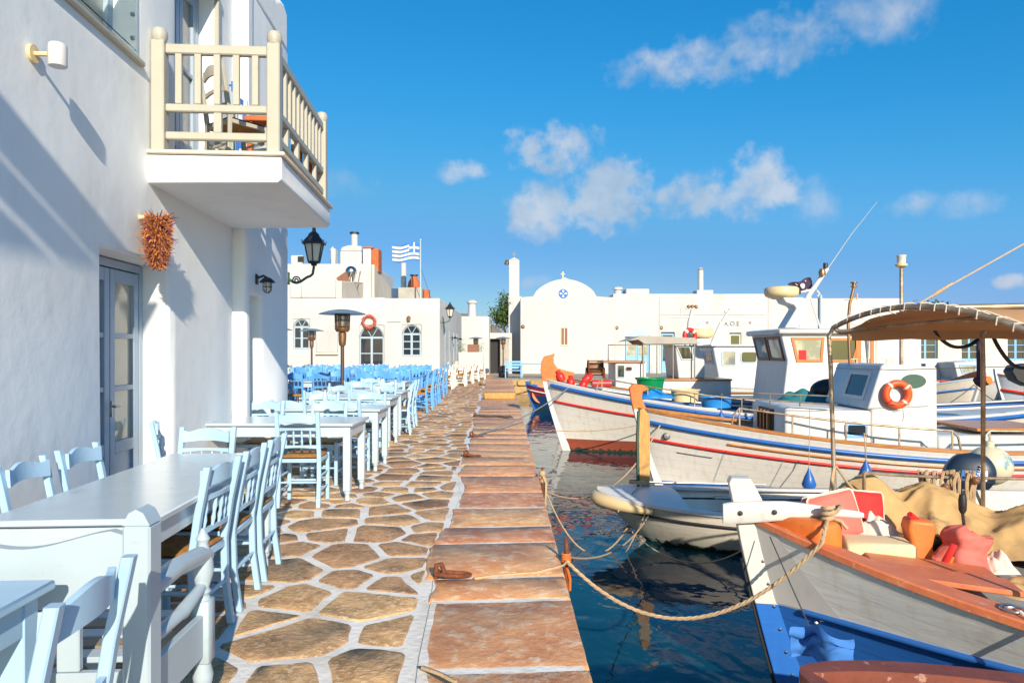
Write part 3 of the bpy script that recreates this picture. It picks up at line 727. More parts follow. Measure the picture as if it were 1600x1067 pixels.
def street_lantern(o, reach, r, h, drop=.0):
    b = MB(); b.box((0, 0, 0), (.025, .07, .16), .005)
    b.tube([(reach*t, 0, -.05*math.sin(t*5.2)-.02*t) for t in [i/20 for i in range(18)]]+[(reach*.95, 0, .06), (reach, 0, .16)], .017, 8)
    sp = []
    for i in range(26):
        a = i*.42; q = .055*(1-i/30); sp.append((reach*.30+q*math.cos(a), 0, -.055+q*math.sin(a)+.03))
    b.tube(sp, .010, 6)
    b.build('scroll_bracket', greeniron, o, smooth=50)
    lantern(o, (reach, 0, .16+h*.12), r, h, black_m, lampglass)
cor = W(9.29, .13, 2.36)
o = tag(empty('street_lantern', cor, R(4)), 'black lantern on a green scrolled bracket at the corner of the near white houses', 'street lamp')
street_lantern(o, .33, .125, .46)
o = tag(on_wall('wall_lantern', 7.84, .13, 2.20), 'small caged bulkhead lantern beside the shaded house door', 'wall lamp')
b = MB(); b.box((0, -.01, 0), (.09, .03, .14), .01); b.tube([(0, -.02, .02), (0, -.10, .05), (0, -.15, .02)], .016, 8)
b.lathe([(.012, .03), (.05, .02), (.10, -.03), (.105, -.045), (.05, -.045)], 14, (0, -.15, 0))
for k in range(6):
    a = R(60*k); b.tube([(.058*math.cos(a), -.15+.058*math.sin(a), -.045), (.058*math.cos(a), -.15+.058*math.sin(a), -.15), (.02*math.cos(a), -.15+.02*math.sin(a), -.19)], .005, 5)
b.lathe([(.062, -.10), (.062, -.11)], 14, (0, -.15, 0)); b.build('cage', black_m, o, smooth=40)
b = MB(); b.lathe([(.045, -.045), (.048, -.12), (.03, -.165), (.001, -.17)], 12, (0, -.15, 0)); b.build('glass', lampglass, o, smooth=60); o.scale = (.8, .8, .8)

# dried flowers hanging beside the door
o = tag(on_wall('dried_flower_bunch', 5.30, .06, 2.38), 'bunch of dried orange flowers hanging on the white wall by the door', 'dried flowers')
rg = random.Random(3); b = MB(); pb = MB(); st = MB()
st.tube([(0, .06, .02), (0, 0, .02), (0, -.02, -.06)], .02, 8); st.build('hook', cream_m, o, smooth=40)
cb_ = MB(); cb_.lathe([(.001, -.34), (.03, -.32), (.055, -.25), (.065, -.15), (.05, -.02), (.02, .03), (.001, .04)], 12, (0, -.07, 0)); cb_.build('stem_bundle', dry_m, o, smooth=60)
for i in range(3200):
    t = rg.random(); zz = .03-.38*t; rad = .108*math.sin(math.pi*min(1, .25+.72*t))**.6
    a = rg.uniform(0, 2*math.pi); q = (.55+.45*rg.random())*rad
    c = Vector((q*math.cos(a)*.9, -.07+.8*q*math.sin(a), zz)); dr = Vector((math.cos(a)*.6, math.sin(a)*.6, rg.uniform(-.9, .5))).normalized(); L = rg.uniform(.012, .04)
    s_ = dr.cross(Vector((rg.random(), rg.random(), rg.random()))).normalized()*rg.uniform(.003, .007)
    tgt = pb if (rg.random() < .10) else b
    if rg.random() < .12: L *= 2.2
    tgt.add([c-s_, c+s_, c+dr*L+s_*.3, c+dr*L-s_*.3], [(0, 1, 2, 3)])
for i in range(60):
    a = rg.uniform(0, 6.28); c = Vector((.05*math.cos(a), -.07+.05*math.sin(a), .0)); b.tube([c, c*1.0+Vector((math.cos(a)*.05, math.sin(a)*.04, rg.uniform(-.02, .07)))], .003, 3)
tag(b.build('dried_petals', dry_m, o, norm=False), kind='stuff'); tag(pb.build('purple_petals', purple_m, o, norm=False), kind='stuff')
# ------------------------------------------------------------------ buildings across the square and round the harbour
def arched_opening(parent, xc, w, z0, zs, wallmat, fmat, gmat, y=.10, bars=(2, 3), name='window', fan=True):
    """arched joinery inside a rectangular opening xc-w/2..xc+w/2, z0..zs+w/2"""
    r = w/2; zt = zs+r
    sp = MB(); k = 12
    for sgn in (-1, 1):
        pl = [(xc+sgn*r, .012, zt), (xc, .012, zt)]+[(xc+sgn*r*math.sin(math.pi/2*i/k), .012, zs+r*math.cos(math.pi/2*i/k)) for i in range(0, k+1)]
        sp.prism([pl[0]]+pl[2:], (0, .12, 0))
    sp.build('arch_infill', wallmat, parent)
    f = MB(); fw = .055
    f.bx(xc-r, xc-r+fw, y-.05, y, z0, zs); f.bx(xc+r-fw, xc+r, y-.05, y, z0, zs); f.bx(xc-r+fw, xc+r-fw, y-.048, y, zs-.04, zs+.04); f.bx(xc-r+fw, xc+r-fw, y-.048, y, z0, z0+.07)
    pts = [(xc+(r-fw/2)*math.cos(math.pi*i/16), y-.025, zs+(r-fw/2)*math.sin(math.pi*i/16)) for i in range(17)]; f.tube(pts, .03, 4)
    f.bx(xc-.045, xc+.045, y-.052, y-.002, z0+.07, zs-.04)
    for i in range(1, bars[1]):
        zz = z0+(zs-z0)*i/bars[1]; f.bx(xc-r+fw, xc+r-fw, y-.046, y-.004, zz-.02, zz+.02)
    if fan:
        for a in (60, 120): f.tube([(xc, y-.025, zs), (xc+r*.95*math.cos(R(a)), y-.025, zs+r*.95*math.sin(R(a)))], .018, 4)
    fr = f.build(name, fmat, parent)
    for i in range(bars[1]):
        za, zb = z0+(zs-z0)*i/bars[1], z0+(zs-z0)*(i+1)/bars[1]
        for xa, xb in ((xc-r+fw, xc-.045), (xc+.045, xc+r-fw)):
            g = MB(); g.bx(xa, xb, y-.012, y+.002, za+.02, zb-.02); g.build('pane', gmat, fr)
    g = MB(); g.prism([(xc+(r-.04)*math.cos(math.pi*i/12), y-.008, zs+.03+(r-.06)*math.sin(math.pi*i/12)) for i in range(13)], (0, .008, 0)); g.build('fanlight', gmat, fr)
    return fr
# taverna facade
tv = tag(empty('taverna', (-14.05, 30, 0)), 'long white taverna with arched door and windows across the square', 'building')
lx = lambda px, d=30: X(px, d)+14.05
H0 = Z(466, 30)
ops = [(lx(458), lx(484), Z(546, 30), Z(498, 30)), (lx(561), lx(600), 0, Z(508, 30)), (lx(628), lx(658), Z(557, 30), Z(507, 30))]
body('wall', 11.0, H0, 13, ops, .28, far_wall_m, tv, bevel=.05)
for (x0, x1, z0, z1), nm, br in zip(ops, ('window', 'door', 'window'), ((2, 2), (2, 3), (2, 3))):
    w = x1-x0; arched_opening(tv, (x0+x1)/2, w-.02, z0+.01, z1-w/2, far_wall_m, whitepaint, glass_m if nm == 'window' else glass_m, name=nm, bars=br)
b = MB(); b.bx(lx(630), lx(638), .2, .22, Z(551, 30), Z(518, 30)); b.build('red_curtain', redcloth, tv)
b = MB(); b.bx(lx(495), lx(528), -.10, -.002, Z(551, 30), Z(516, 30), .02); b.build('meter_cupboard', far_wall_m, tv, smooth=40)
b = MB(); b.bx(lx(494), lx(529), -.13, -.002, Z(554, 30), Z(551.2, 30), .01); b.build('cupboard_sill', wall2_m, tv, smooth=40)
b = MB(); b.bx(lx(605), lx(626), -.03, -.002, Z(503.5, 30), Z(502.5, 30)); b.build('cable', grey_m, tv)
b = MB(); b.bx(lx(470), lx(524), .004, 3, H0+.003, Z(437, 30)); b.bx(lx(452), lx(470.5), .008, 3, H0+.003, Z(437, 30)-.02); b.build('raised_wall', far_wall_m, tv, bevel=.06)
b = MB(); b.prism([(lx(524), .05, H0+.003), (lx(524), .05, Z(437, 30)-.05), (lx(524), 5, H0+1.15), (lx(524), 5, H0+.003)], (.25, 0, 0)); b.build('parapet', wall2_m, tv, bevel=.03)
# side wall: pilasters, upper block
for k, y in enumerate((2.2, 4.3, 6.8, 9.0)):
    b = MB(); b.bx(11.002, 11.03, y, y+1.0, .3, 2.4, .01); b.build('shutter', whitepaint, tv, smooth=40)
b = MB(); b.bx(2.4, X(580, 34.5)+14.05, 4.5, 11, H0-.05, Z(412, 34.5)); b.build('upper_storey', far_wall_m, tv, bevel=.08)
b = MB(); b.prism([(X(580, 34.5)+14.06, 4.6, H0+.02), (X(580, 34.5)+14.06, 4.6, Z(413, 34.5)), (X(580, 34.5)+14.06, 9.5, Z(437, 34.5)), (X(580, 34.5)+14.06, 9.5, H0+.02)], (.12, 0, 0)); b.build('side_parapet', wall2_m, tv, bevel=.02)
zU = Z(412, 34.5)
xu = lambda px: X(px, 35.5)+14.05
b = MB(); b.bx(xu(531), xu(565), 5.5, 7, zU-.02, zU+.75); b.prism([(xu(531), 5.5, zU+.75), (xu(534), 5.5, zU+.95), (xu(545), 5.5, zU+1.05), (xu(565), 5.5, zU+1.0), (xu(565), 5.5, zU+.75)], (0, 1.5, 0)); b.build('roof_cabin', far_wall_m, tv, bevel=.05)
b = MB(); b.lathe([(.17, zU+1.0), (.17, zU+1.72)], 14, (xu(549), 6.2, 0)); ch = b.build('chimney', far_wall_m, tv, smooth=40)
b = MB(); b.lathe([(.24, zU+1.72), (.24, zU+1.80)], 14, (xu(549), 6.2, 0)); b.build('chimney_cap', black_m, ch, smooth=40)
b = MB(); b.bx(xu(568), xu(581), 5.3, 5.9, zU-.02, zU+.86, .03); b.build('store_box', far_wall_m, tv, smooth=40)
b = MB(); b.bx(xu(568), xu(584), 5.25, 6.4, zU+.865, zU+.93, .01); b.bx(xu(581.5), xu(592), 5.4, 6.3, zU-.3, zU+.862, .01); b.build('terracotta_panel', terracotta, tv, smooth=40)
b = MB(); b.lathe([(.11, zU), (.11, zU+.75), (.15, zU+.77), (.15, zU+.82), (.02, zU+.98)], 10, (xu(519), 5.6, 0)); b.build('finial', far_wall_m, tv, smooth=40)
for q_ in ((463, 481, .42), (524, 531, .75)): b = MB(); b.bx(xu(q_[0]), xu(q_[1]), 4.6, 5.1, zU-.02, zU+q_[2], .03); b.build('parapet_block', far_wall_m, tv, smooth=40)
b = MB(); b.bx(xu(474), xu(483), 4.55, 4.598, zU+.1, zU+.36); b.build('vent', dark_m, tv)
b = MB(); b.ball((X(547, 33)+14.05, 3.2, Z(424, 33)), .27, 14, 9); b.lathe([(.12, 0), (.12, .5)], 10, (X(547, 33)+14.05, 3.2, Z(436, 33)-.25)); b.build('roof_ventilator', steel_m, tv, smooth=50)
b = MB(); b.box((X(532, 32)+14.05, 2.6, Z(434, 32)), (.5, .08, .45), .01, Matrix.Rotation(R(-35), 3, 'Y')); b.build('tilted_panel', brownwood, tv, smooth=40)
b = MB()
for k in range(3): b.tube([(X(540+k*8, 32)+14.05, 2.5, H0+.9), (X(544+k*7, 32)+14.05, 2.7, Z(428, 32)+.2)], .03, 6)
b.tube([(X(536, 32)+14.05, 2.5, Z(439, 32)), (X(562, 32)+14.05, 2.5, Z(441, 32))], .03, 6); b.build('roof_pipes', dullsteel, tv, smooth=40)
b = MB(); b.bx(X(622, 32)+14.05, X(659, 32)+14.05, 2, 4, H0+.002, Z(449, 32)); b.build('grey_roof_block', grey_plaster, tv, bevel=.03)
b = MB(); b.lathe([(.13, H0+.4), (.13, Z(410, 33))], 12, (X(629, 33)+14.05, 3.3, 0)); b.build('chimney', far_wall_m, tv, smooth=40)
b = MB(); b.lathe([(.32, Z(449, 33)-.02), (.26, Z(440, 33)), (.13, Z(434, 33)), (.13, Z(431, 33))], 12, (X(647, 33)+14.05, 3.0, 0)); cc = b.build('pot_chimney', terracotta, tv, smooth=40)
b = MB(); b.lathe([(.20, Z(431, 33)), (.20, Z(429.5, 33))], 12, (X(647, 33)+14.05, 3.0, 0)); b.build('cowl', black_m, cc)
b = MB(); b.bx(X(565, 31)+14.05, X(601, 31)+14.05, 1.0, 1.5, H0+.002, H0+.11, .03); b.build('roof_curb', wall2_m, tv, smooth=40)
b = MB(); b.bx(X(661, 32.2)+14.05, X(669, 32.2)+14.05, 2.5, 3, H0+.002, Z(451, 32.2), .02); b.build('brick_stub', terracotta, tv, smooth=40)
b = MB(); b.bx(X(612, 34)+14.05, X(622, 34)+14.05, 3.9, 4.0, H0+.002, Z(451, 34)); b.build('blue_door', greyblue, tv)
# flag on the taverna roof
fp = tag(empty('flagpole', (X(657, 30.6), 30.6, H0)), 'white flagpole on the taverna roof', 'flagpole')
b = MB(); hp = Z(376, 30.6)-H0; b.tube([(0, 0, .003), (0, 0, hp)], [.035, .025], 8); b.ball((0, 0, hp+.03), .045); b.build('pole', whitepaint, fp, smooth=50)
b = MB(); b.tube([(0, 0, hp*.55), (.45, .1, 0.01)], .012, 5); b.build('stay', steel_m, fp, smooth=50)
def striped_flag(o, w, h, wave, flip=-1):
    """nine stripes and a cross in the canton next to the pole; built as cells of one cloth"""
    nx, nz = 24, 18; sw = h/9
    def pos(u, v): return Vector((flip*w*u, wave*math.sin(u*9+v*1.4)*(.2+u), -h*(1-v)-.10*u*u*h+.05*h*math.sin(u*7)))
    b = MB()
    if 1:
        for i in range(nx):
            for j in range(nz):
                u, v = (i+.5)/nx, (j+.5)/nz; stripe = int((1-v)*9)
                blue = stripe % 2 == 0
                cu, cv = u*w/(5*sw), (1-v)*9/5
                if cu < 1 and cv < 1: blue = not (abs(cu-.5) < .1 or abs(cv-.5) < .1)
                if 1:
                    b.mi = 0 if blue else 1
                    ps = [pos(i/nx, j/nz), pos((i+1)/nx, j/nz), pos((i+1)/nx, (j+1)/nz), pos(i/nx, (j+1)/nz)]
                    b.add(ps, [(0, 1, 2, 3)])
    b.build('flag_cloth', [flagblue, flagwhite], o, norm=False)
gf = tag(empty('national_flag', (X(656, 30.6)-.03, 30.6, Z(380, 30.6))), 'blue and white striped flag with a cross flying above the taverna roof', 'flag')
striped_flag(gf, 1.15, .78, .06)
# wreath over the taverna door
wr = tag(empty('wreath', (X(577, 30), 29.93, Z(503, 30))), 'round red wreath hanging above the arched taverna door', 'wreath')
b = MB(); rg = random.Random(2)
b.tube([(.25*math.cos(2*math.pi*i/20), 0, .25*math.sin(2*math.pi*i/20)) for i in range(20)], .05, 6, closed=True)
for i in range(260):
    a = rg.uniform(0, 6.283); c = Vector((.25*math.cos(a), 0, .25*math.sin(a))); e = Vector((rg.gauss(0, 1), rg.gauss(0, 1)-.5, rg.gauss(0, 1))).normalized(); s_ = e.cross(Vector((rg.random(), 1, rg.random()))).normalized()*.022
    c = c+e*.04; b.add([c-s_, c+s_, c+e*.07], [(0, 1, 2)])
b.build('wreath_body', wreath_m, wr, norm=False)
# lanterns on the taverna side wall
o = tag(empty('street_lantern', (-3.05, 30.4, Z(503, 30.4)), 0), 'dark lantern on green scrolled bracket at the right corner of the taverna', 'street lamp')
street_lantern(o, .40, .17, .62)
for py_, lab in ((36, 'small dark wall lamp on the taverna side wall, nearer the corner lantern'), (39.5, 'small dark wall lamp on the taverna side wall, nearer the alley')):
    o = tag(empty('wall_lamp', (-3.05, py_, 2.1)), lab, 'wall lamp'); b = MB(); b.box((.03, 0, 0), (.06, .12, .2), .01); b.tube([(.05, 0, 0), (.2, 0, .08), (.2, 0, 0)], .02, 6); b.lathe([(.12, -.02), (.05, .05), (.01, .06)], 8, (.2, 0, 0)); b.build('lamp_body', black_m, o, smooth=40)
o = tag(empty('wall_lamp', (X(639, 30), 30, Z(498, 30))), 'small lamp above the arched taverna window by the corner', 'wall lamp'); b = MB(); b.lathe([(.07, -.1), (.09, .06), (.02, .12)], 8, (0, -.1, 0)); b.box((0, -.03, 0), (.08, .06, .1)); b.build('lamp_body', bronze_m, o, smooth=40)

# alley: low white buildings behind
def simple_house(name, label, px0, px1, pytop, d, depth, mat=far_wall_m, bevel=.06, z0=0, ops=(), recess=.2):
    o = tag(empty(name, (X(px0, d), d, z0)), label, 'building')
    L = X(px1, d)-X(px0, d)
    body('wall', L, Z(pytop, d)-z0, depth, ops, recess, mat, o, bevel=bevel); return o
h = simple_house('white_house', 'low white house with chimney behind the planter at the alley end', 720, 764, 494, 44, 6)
b = MB(); b.lathe([(.28, 0), (.24, .85), (.34, .9), (.34, 1.0), (.2, 1.1)], 12, (X(737, 45)-X(720, 44), 1.5, Z(494, 44))); b.build('chimney', far_wall_m, h, smooth=40)
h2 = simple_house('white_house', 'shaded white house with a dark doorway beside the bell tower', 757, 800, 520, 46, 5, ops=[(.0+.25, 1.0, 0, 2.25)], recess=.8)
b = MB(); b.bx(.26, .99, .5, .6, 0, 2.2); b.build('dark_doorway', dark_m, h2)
b = MB(); b.bx(1.02, 1.6, -.12, -.04, .02, 2.3, .02); b.bx(1.12, 1.3, -.135, -.121, .9, 2.1); b.bx(1.36, 1.54, -.135, -.121, .9, 2.1); b.build('open_shutter', grey_plaster, h2)
pl = tag(empty('planter', (X(716, 39), 39, 0)), 'white planter box with potted plants at the end of the alley', 'planter')
b = MB(); b.bx(0, X(755, 39)-X(716, 39), 0, .5, 0, Z(550, 39), .03); b.build('box', far_wall_m, pl, smooth=40)
lf = MB(); rg = random.Random(8)
for c in (.15, 1.2):
    for i in range(140):
        e = Vector((rg.gauss(0, .12), rg.gauss(0, .1), abs(rg.gauss(.25, .16)))); q = Vector((c, .25, Z(550, 39)))+e; s_ = Vector((rg.gauss(0, 1), rg.gauss(0, 1), rg.gauss(0, 1))).normalized()*.05
        lf.add([q, q+s_, q+s_.cross(Vector((0, 1, 0)))*.8+s_*.4], [(0, 1, 2)])
tag(lf.build('leaves', leaf_m, pl, norm=False), kind='stuff')
b = MB(); b.bx(.5, 1.1, .1, .4, Z(550, 39), Z(538, 39), .02); b.build('wooden_crate', brownwood, pl, smooth=40)
# tree by the bell tower
def tree(name, label, base, h, crown_c, crown_r, n, seed, leaf=.10, mat=leaf_m, group=None):
    o = tag(empty(name, base), label, 'tree', group); rg = random.Random(seed); b = MB()
    top = Vector(crown_c)
    b.tube([(0, 0, 0), (top.x*.4, top.y*.4, top.z*.45), (top.x*.8, top.y*.8, top.z*.85)], [.10, .07, .05], 7)
    ends = []
    for i in range(9):
        a = rg.uniform(0, 6.28); e = top+Vector((math.cos(a)*crown_r[0]*.8, math.sin(a)*crown_r[1]*.8, rg.uniform(-.7, .9)*crown_r[2])); st_ = Vector((top.x*.7, top.y*.7, top.z*.75))
        mid = (st_+e)/2+Vector((0, 0, .12)); b.tube([st_, mid, e], [.035, .022, .008], 5); ends += [e, mid, (mid+e)/2]
    b.build('trunk', bark_m, o, smooth=60)
    lf = MB()
    for i in range(n):
        c = rg.choice(ends)+Vector((rg.gauss(0, .30)*crown_r[0], rg.gauss(0, .30)*crown_r[1], rg.gauss(0, .28)*crown_r[2]))
        u = Vector((rg.gauss(0, 1), rg.gauss(0, 1), rg.gauss(0, 1))).normalized(); v = u.cross(Vector((rg.gauss(0, 1), rg.gauss(0, 1), rg.gauss(0, 1)))).normalized()
        L = leaf*rg.uniform(.6, 1.3); lf.add([c, c+u*L*.5+v*L*.28, c+u*L, c+u*L*.5-v*L*.28], [(0, 1, 2, 3)])
    tag(lf.build('crown', leaf_m, o, norm=False), kind='stuff'); return o
tree('small_tree', 'loose green tree leaning out beside the bell tower', (X(800, 49)-.05, 48.75, 0), 4, (X(784, 48)-X(800, 49), -.9, Z(484, 48)), (.62, .6, 1.0), 2200, 4, .17)
tree('small_tree', 'green treetop showing above the roofs beyond the canopy', (X(1487, 57), 60, 0), 5, (0, -.5, Z(480, 58)), (1.7, 1.2, .55), 1200, 9, .28)
# bell tower
bt = tag(empty('bell_tower', (X(795, 47.3), 47.3, 0)), 'slender white bell tower at the left of the church', 'bell tower')
w_ = X(812, 47.3)-X(795, 47.3)
b = MB(); b.bx(-.03, w_+.12, 0, 1.2, 0, Z(463, 47.3)); b.build('base', far_wall_m, bt, bevel=.05)
b = MB(); b.bx(.0, w_-.02, .05, 1.1, Z(463, 47.3), Z(406, 47.3)); b.prism([(.0, .05, Z(406, 47.3)), (w_*.5, .05, Z(402, 47.3)), (w_-.02, .05, Z(406, 47.3))], (0, 1.05, 0)); b.bx(-.06, w_+.04, -.01, 1.15, Z(465, 47.3), Z(462.5, 47.3)); b.build('shaft', far_wall_m, bt, bevel=.04)
def cross(o, c, h, t, mat):
    b = MB(); x, y, z = c; b.bx(x-t, x+t, y-t, y+t, z, z+h, .003); b.bx(x-h*.3, x-t-.001, y-t, y+t, z+h*.55, z+h*.55+2*t, .003); b.bx(x+t+.001, x+h*.3, y-t, y+t, z+h*.55, z+h*.55+2*t, .003); b.build('cross', mat, o, smooth=40)
cross(bt, (w_*.5, .5, Z(402.5, 47.3)), .45, .02, grey_m)
b = MB(); b.lathe([(.001, .0), (.2, .02), (.16, .15), (.1, .3), (.001, .34)], 12, (-.12, .6, Z(412, 47.3))); b.build('bell', bronze_m, bt, smooth=50)
# church with barrel roof
ch = tag(empty('church', (X(813, 45), 45, 0)), 'small white church with rounded gable, blue cross medallion and brown shutter', 'church')
cx = lambda px: X(px, 45)-X(813, 45)
zw = Z(464, 45); pts = [(0, 0, 0), (0, 0, zw-.02), (cx(820), 0, zw), (cx(833), 0, Z(463, 45))]
for i in range(1, 24):
    t = i/24; px = 833+t*(932-833); py = 463-27*math.sin(math.pi*t)**.62
    if .44 < t < .56: py -= 3.0*(1-abs(t-.5)/.06)
    pts.append((cx(px), 0, Z(py, 45)))
pts += [(cx(932), 0, Z(463, 45)), (cx(944), 0, zw), (cx(961), 0, zw-.02), (cx(961), 0, 0)]
b = MB(); b.prism(pts, (0, 8, 0)); b.build('wall', far_wall_m, ch, bevel=.04)
cross(ch, (cx(880), .3, Z(434, 45)), .42, .035, cream_m)
b = MB(); b.lathe([(.001, -.05), (.30, -.05), (.30, .0)], 24, (cx(880), -.0, Z(459, 45)), Matrix.Rotation(R(90), 3, 'X')); md = b.build('medallion', flagblue, ch, smooth=40); md.location.y = -.002
b = MB()
for k in range(4):
    a = R(90*k); c = Vector((cx(880), -.066, Z(459, 45))); e = Vector((math.cos(a), 0, math.sin(a))); s_ = Vector((-math.sin(a), 0, math.cos(a)))
    b.prism([c+e*.03, c+e*.14+s_*.05, c+e*.22+s_*.06, c+e*.22-s_*.06, c+e*.14-s_*.05], (0, .012, 0))
b.build('medallion_cross', flagwhite, ch)
b = MB(); b.lathe([(.001, -.06), (.035, -.06), (.035, 0)], 10, (cx(880), -.012, Z(459, 45)), Matrix.Rotation(R(90), 3, 'X')); b.build('medallion_boss', black_m, ch)
b = MB(); frame_rect(b, cx(875.5), cx(888), Z(540, 45), Z(511, 45), .06, .0, .05); b.bx(cx(881.6)-.02, cx(881.6)+.02, -.046, -.002, Z(538, 45), Z(513, 45)); b.prism([(cx(875)+.25*(1-math.cos(math.pi*i/8)), -.052, Z(511, 45)+.17*math.sin(math.pi*i/8)) for i in range(9)], (0, .05, 0)); sh = b.build('window_frame', wall2_m, ch)
for k in range(2):
    b = MB(); x0 = cx(876.5+k*5.4)+.03; x1 = x0+.18
    b.bx(x0, x1, -.03, -.002, Z(538.5, 45), Z(512.5, 45))
    for q in range(4): b.bx(x0+.03, x1-.03, -.04, -.031, Z(535-q*6, 45), Z(531-q*6, 45))
    b.build('shutter', brownwood, sh)
for px_, nm in ((817, 'round wall lamp near the left corner of the church front'), (971, 'round floodlight on the long white wall right of the church'), (1044, 'round floodlight high on the long white wall above the blue doors')):
    o = tag(empty('wall_lamp', (X(px_, 44.9), 44.93 if px_ < 960 else 46.93, Z(510.5, 45))), nm, 'wall lamp'); b = MB(); b.lathe([(.001, -.12), (.10, -.12), (.13, -.05), (.05, .0), (.05, .07)], 10, (0, 0, 0), Matrix.Rotation(R(90), 3, 'X')); b.build('lamp_body', bronze_m, o, smooth=40)
# long white building
lw = tag(empty('long_white_building', (X(958, 47), 47, 0)), 'long low white building with blue doors behind the moored boats', 'building')
wx = lambda px, d=47: X(px, d)-X(958, 47)
op = [(wx(977), wx(1015), 0, Z(524, 47)), (wx(1033), wx(1054), 0, Z(519, 47)), (wx(1140), wx(1158), 0, Z(520, 47))]
body('wall', wx(1200), Z(459, 47), 8, op, .3, far_wall_m, lw, bevel=.05)
b = MB(); b.prism([(wx(975)+1.72*i/12, -.02, Z(526, 47)+.55*math.sin(math.pi*i/12)) for i in range(13)], (0, .06, 0)); b.build('door_arch', greyblue, lw)
for x0, x1 in ((wx(978), wx(995.6)), (wx(996.2), wx(1014))): leaf_door(lw, x0, x1, .02, Z(528, 47), .12, blue2, paleglass, rows=1, panel=.5)
leaf_door(lw, wx(1034), wx(1053), .02, Z(521, 47), .12, blue2, glass_m, rows=2, panel=.3)
leaf_door(lw, wx(1140.5), wx(1157.5), .02, Z(522, 47), .12, wall2_m, glass_m, rows=2, panel=.5)
b = MB(); b.lathe([(.25, 0), (.25, .35), (.35, .36), (.30, .5), (.05, .55)], 12, (wx(969), 1, Z(459, 47))); b.build('roof_vent', far_wall_m, lw, smooth=40)
b = MB(); b.bx(wx(980), wx(1017), .5, 2, Z(459, 47)-.01, Z(450, 47)); b.build('roof_block', far_wall_m, lw, bevel=.08)
b = MB(); b.bx(wx(1092), wx(1118), .5, 1.6, Z(459, 47)-.01, Z(452, 47), .03); b.lathe([(.19, Z(452, 47)), (.18, Z(420, 47)), (.14, Z(419.5, 47)), (.14, Z(418.5, 47)), (.26, Z(418, 47)), (.02, Z(415, 47))], 14, (wx(1101), 1, 0)); b.build('chimney', far_wall_m, lw, smooth=40)
b = MB()
for px_, w in ((961, .03), (1030, .03)): b.bx(wx(px_), wx(px_)+.05, -.05, -.002, .2, Z(464, 47))
b.bx(wx(1030), wx(1200)-.1, -.035, -.002, Z(492, 47), Z(491, 47)); b.build('wall_conduit', far_wall_m, lw)
# painted letters on the wall
def letters(txt, size, mat, parent, loc, rot, name='lettering', ext=.004):
    cu = bpy.data.curves.new('t', 'FONT'); cu.body = txt; cu.size = size; cu.extrude = ext; cu.align_x = 'CENTER'
    ob = bpy.data.objects.new('t', cu); COL.objects.link(ob); dg = bpy.context.evaluated_depsgraph_get()
    me = bpy.data.meshes.new_from_object(ob.evaluated_get(dg)); bpy.data.objects.remove(ob)
    me.materials.clear(); me.materials.append(mat); o = bpy.data.objects.new(name, me); COL.objects.link(o); o.parent = parent; o.location = loc; o.rotation_euler = rot; return o
letters('X.O.E', .42, black_m, lw, (wx(1143), -.01, Z(509, 47)), (R(90), 0, 0))
for px_ in (1105, 1172):
    o = tag(empty('wall_emblem', (X(px_, 47), 46.98, Z(504, 47))), 'small dark round lamp on the long white wall, %s of the letters' % ('left' if px_ < 1140 else 'right'), 'wall lamp'); b = MB(); b.lathe([(.001, -.05), (.09, -.04), (.1, 0)], 10, (0, 0, 0), Matrix.Rotation(R(90), 3, 'X')); b.build('lamp_body', grey_m, o, smooth=40)
rb = simple_house('white_building', 'white flat-roofed building with a pale drainpipe behind the wheelhouse roof', 1200, 1412, 466, 49, 8)
b = MB(); b.lathe([(.10, 0), (.10, Z(461, 48.8))], 10, (X(1283, 48.8)-X(1200, 49), -.14, 0)); b.build('drainpipe', whitepaint, rb, smooth=40)
rb3 = simple_house('cream_building', 'long cream building behind the far quay tables at the right', 1400, 1760, 488, 54, 8, mat=wall2_m, ops=[(1.5, 3.2, 0, 2.6), (5, 6.4, 0, 2.6), (8.5, 10, 0, 2.6), (12, 14, 0, 2.6)], recess=.5)
for a, e in ((1.5, 3.2), (5, 6.4), (8.5, 10), (12, 14)): leaf_door(rb3, a+.02, (a+e)/2, .02, 2.55, .3, blue2, glass_m); leaf_door(rb3, (a+e)/2+.01, e-.02, .02, 2.55, .3, blue2, glass_m)
# ------------------------------------------------------------------ taverna furniture
def crest(b, w, z0, h, y, dy, th, bulge, hole=False, scallop=True):
    """curved top rail between the back posts; scalloped upper edge"""
    n = 16
    def yy(t): return y-bulge*math.sin(math.pi*t)
    def top(t):
        if not scallop: return z0+h
        s = abs(t-.5)*2
        return z0+h*(.74+.26*math.cos(min(1, s/.75)*math.pi/2)**1.2 if s < .75 else .74+.10*math.sin((s-.75)/.25*math.pi/2))
    def bot(t): return z0+.012*math.sin(math.pi*t)
    vs = []
    for i in range(n+1):
        t = i/n; x = -w/2+w*t
        for z, o in ((bot(t), 0), (top(t), 0), (top(t), th), (bot(t), th)): vs.append((x, yy(t)+o+dy*(z-z0), z))
    fs = [(0, 1, 2, 3), (4*n, 4*n+3, 4*n+2, 4*n+1)]
    for i in range(n):
        for k in range(4):
            if hole and k in (0, 2) and 7 <= i <= 8: pass
            fs.append((i*4+k, i*4+(k+1) % 4, (i+1)*4+(k+1) % 4, (i+1)*4+k))
    b.add(vs, fs)
W_, D_, SH = .36, .36, .44
def post_pts(s, H): return [(s*W_/2, -D_/2-.035, .0), (s*W_/2, -D_/2-.005, .22), (s*W_/2, -D_/2, SH), (s*W_/2, -D_/2-.03, SH+.2), (s*W_/2*1.02, -D_/2-.075, H)]
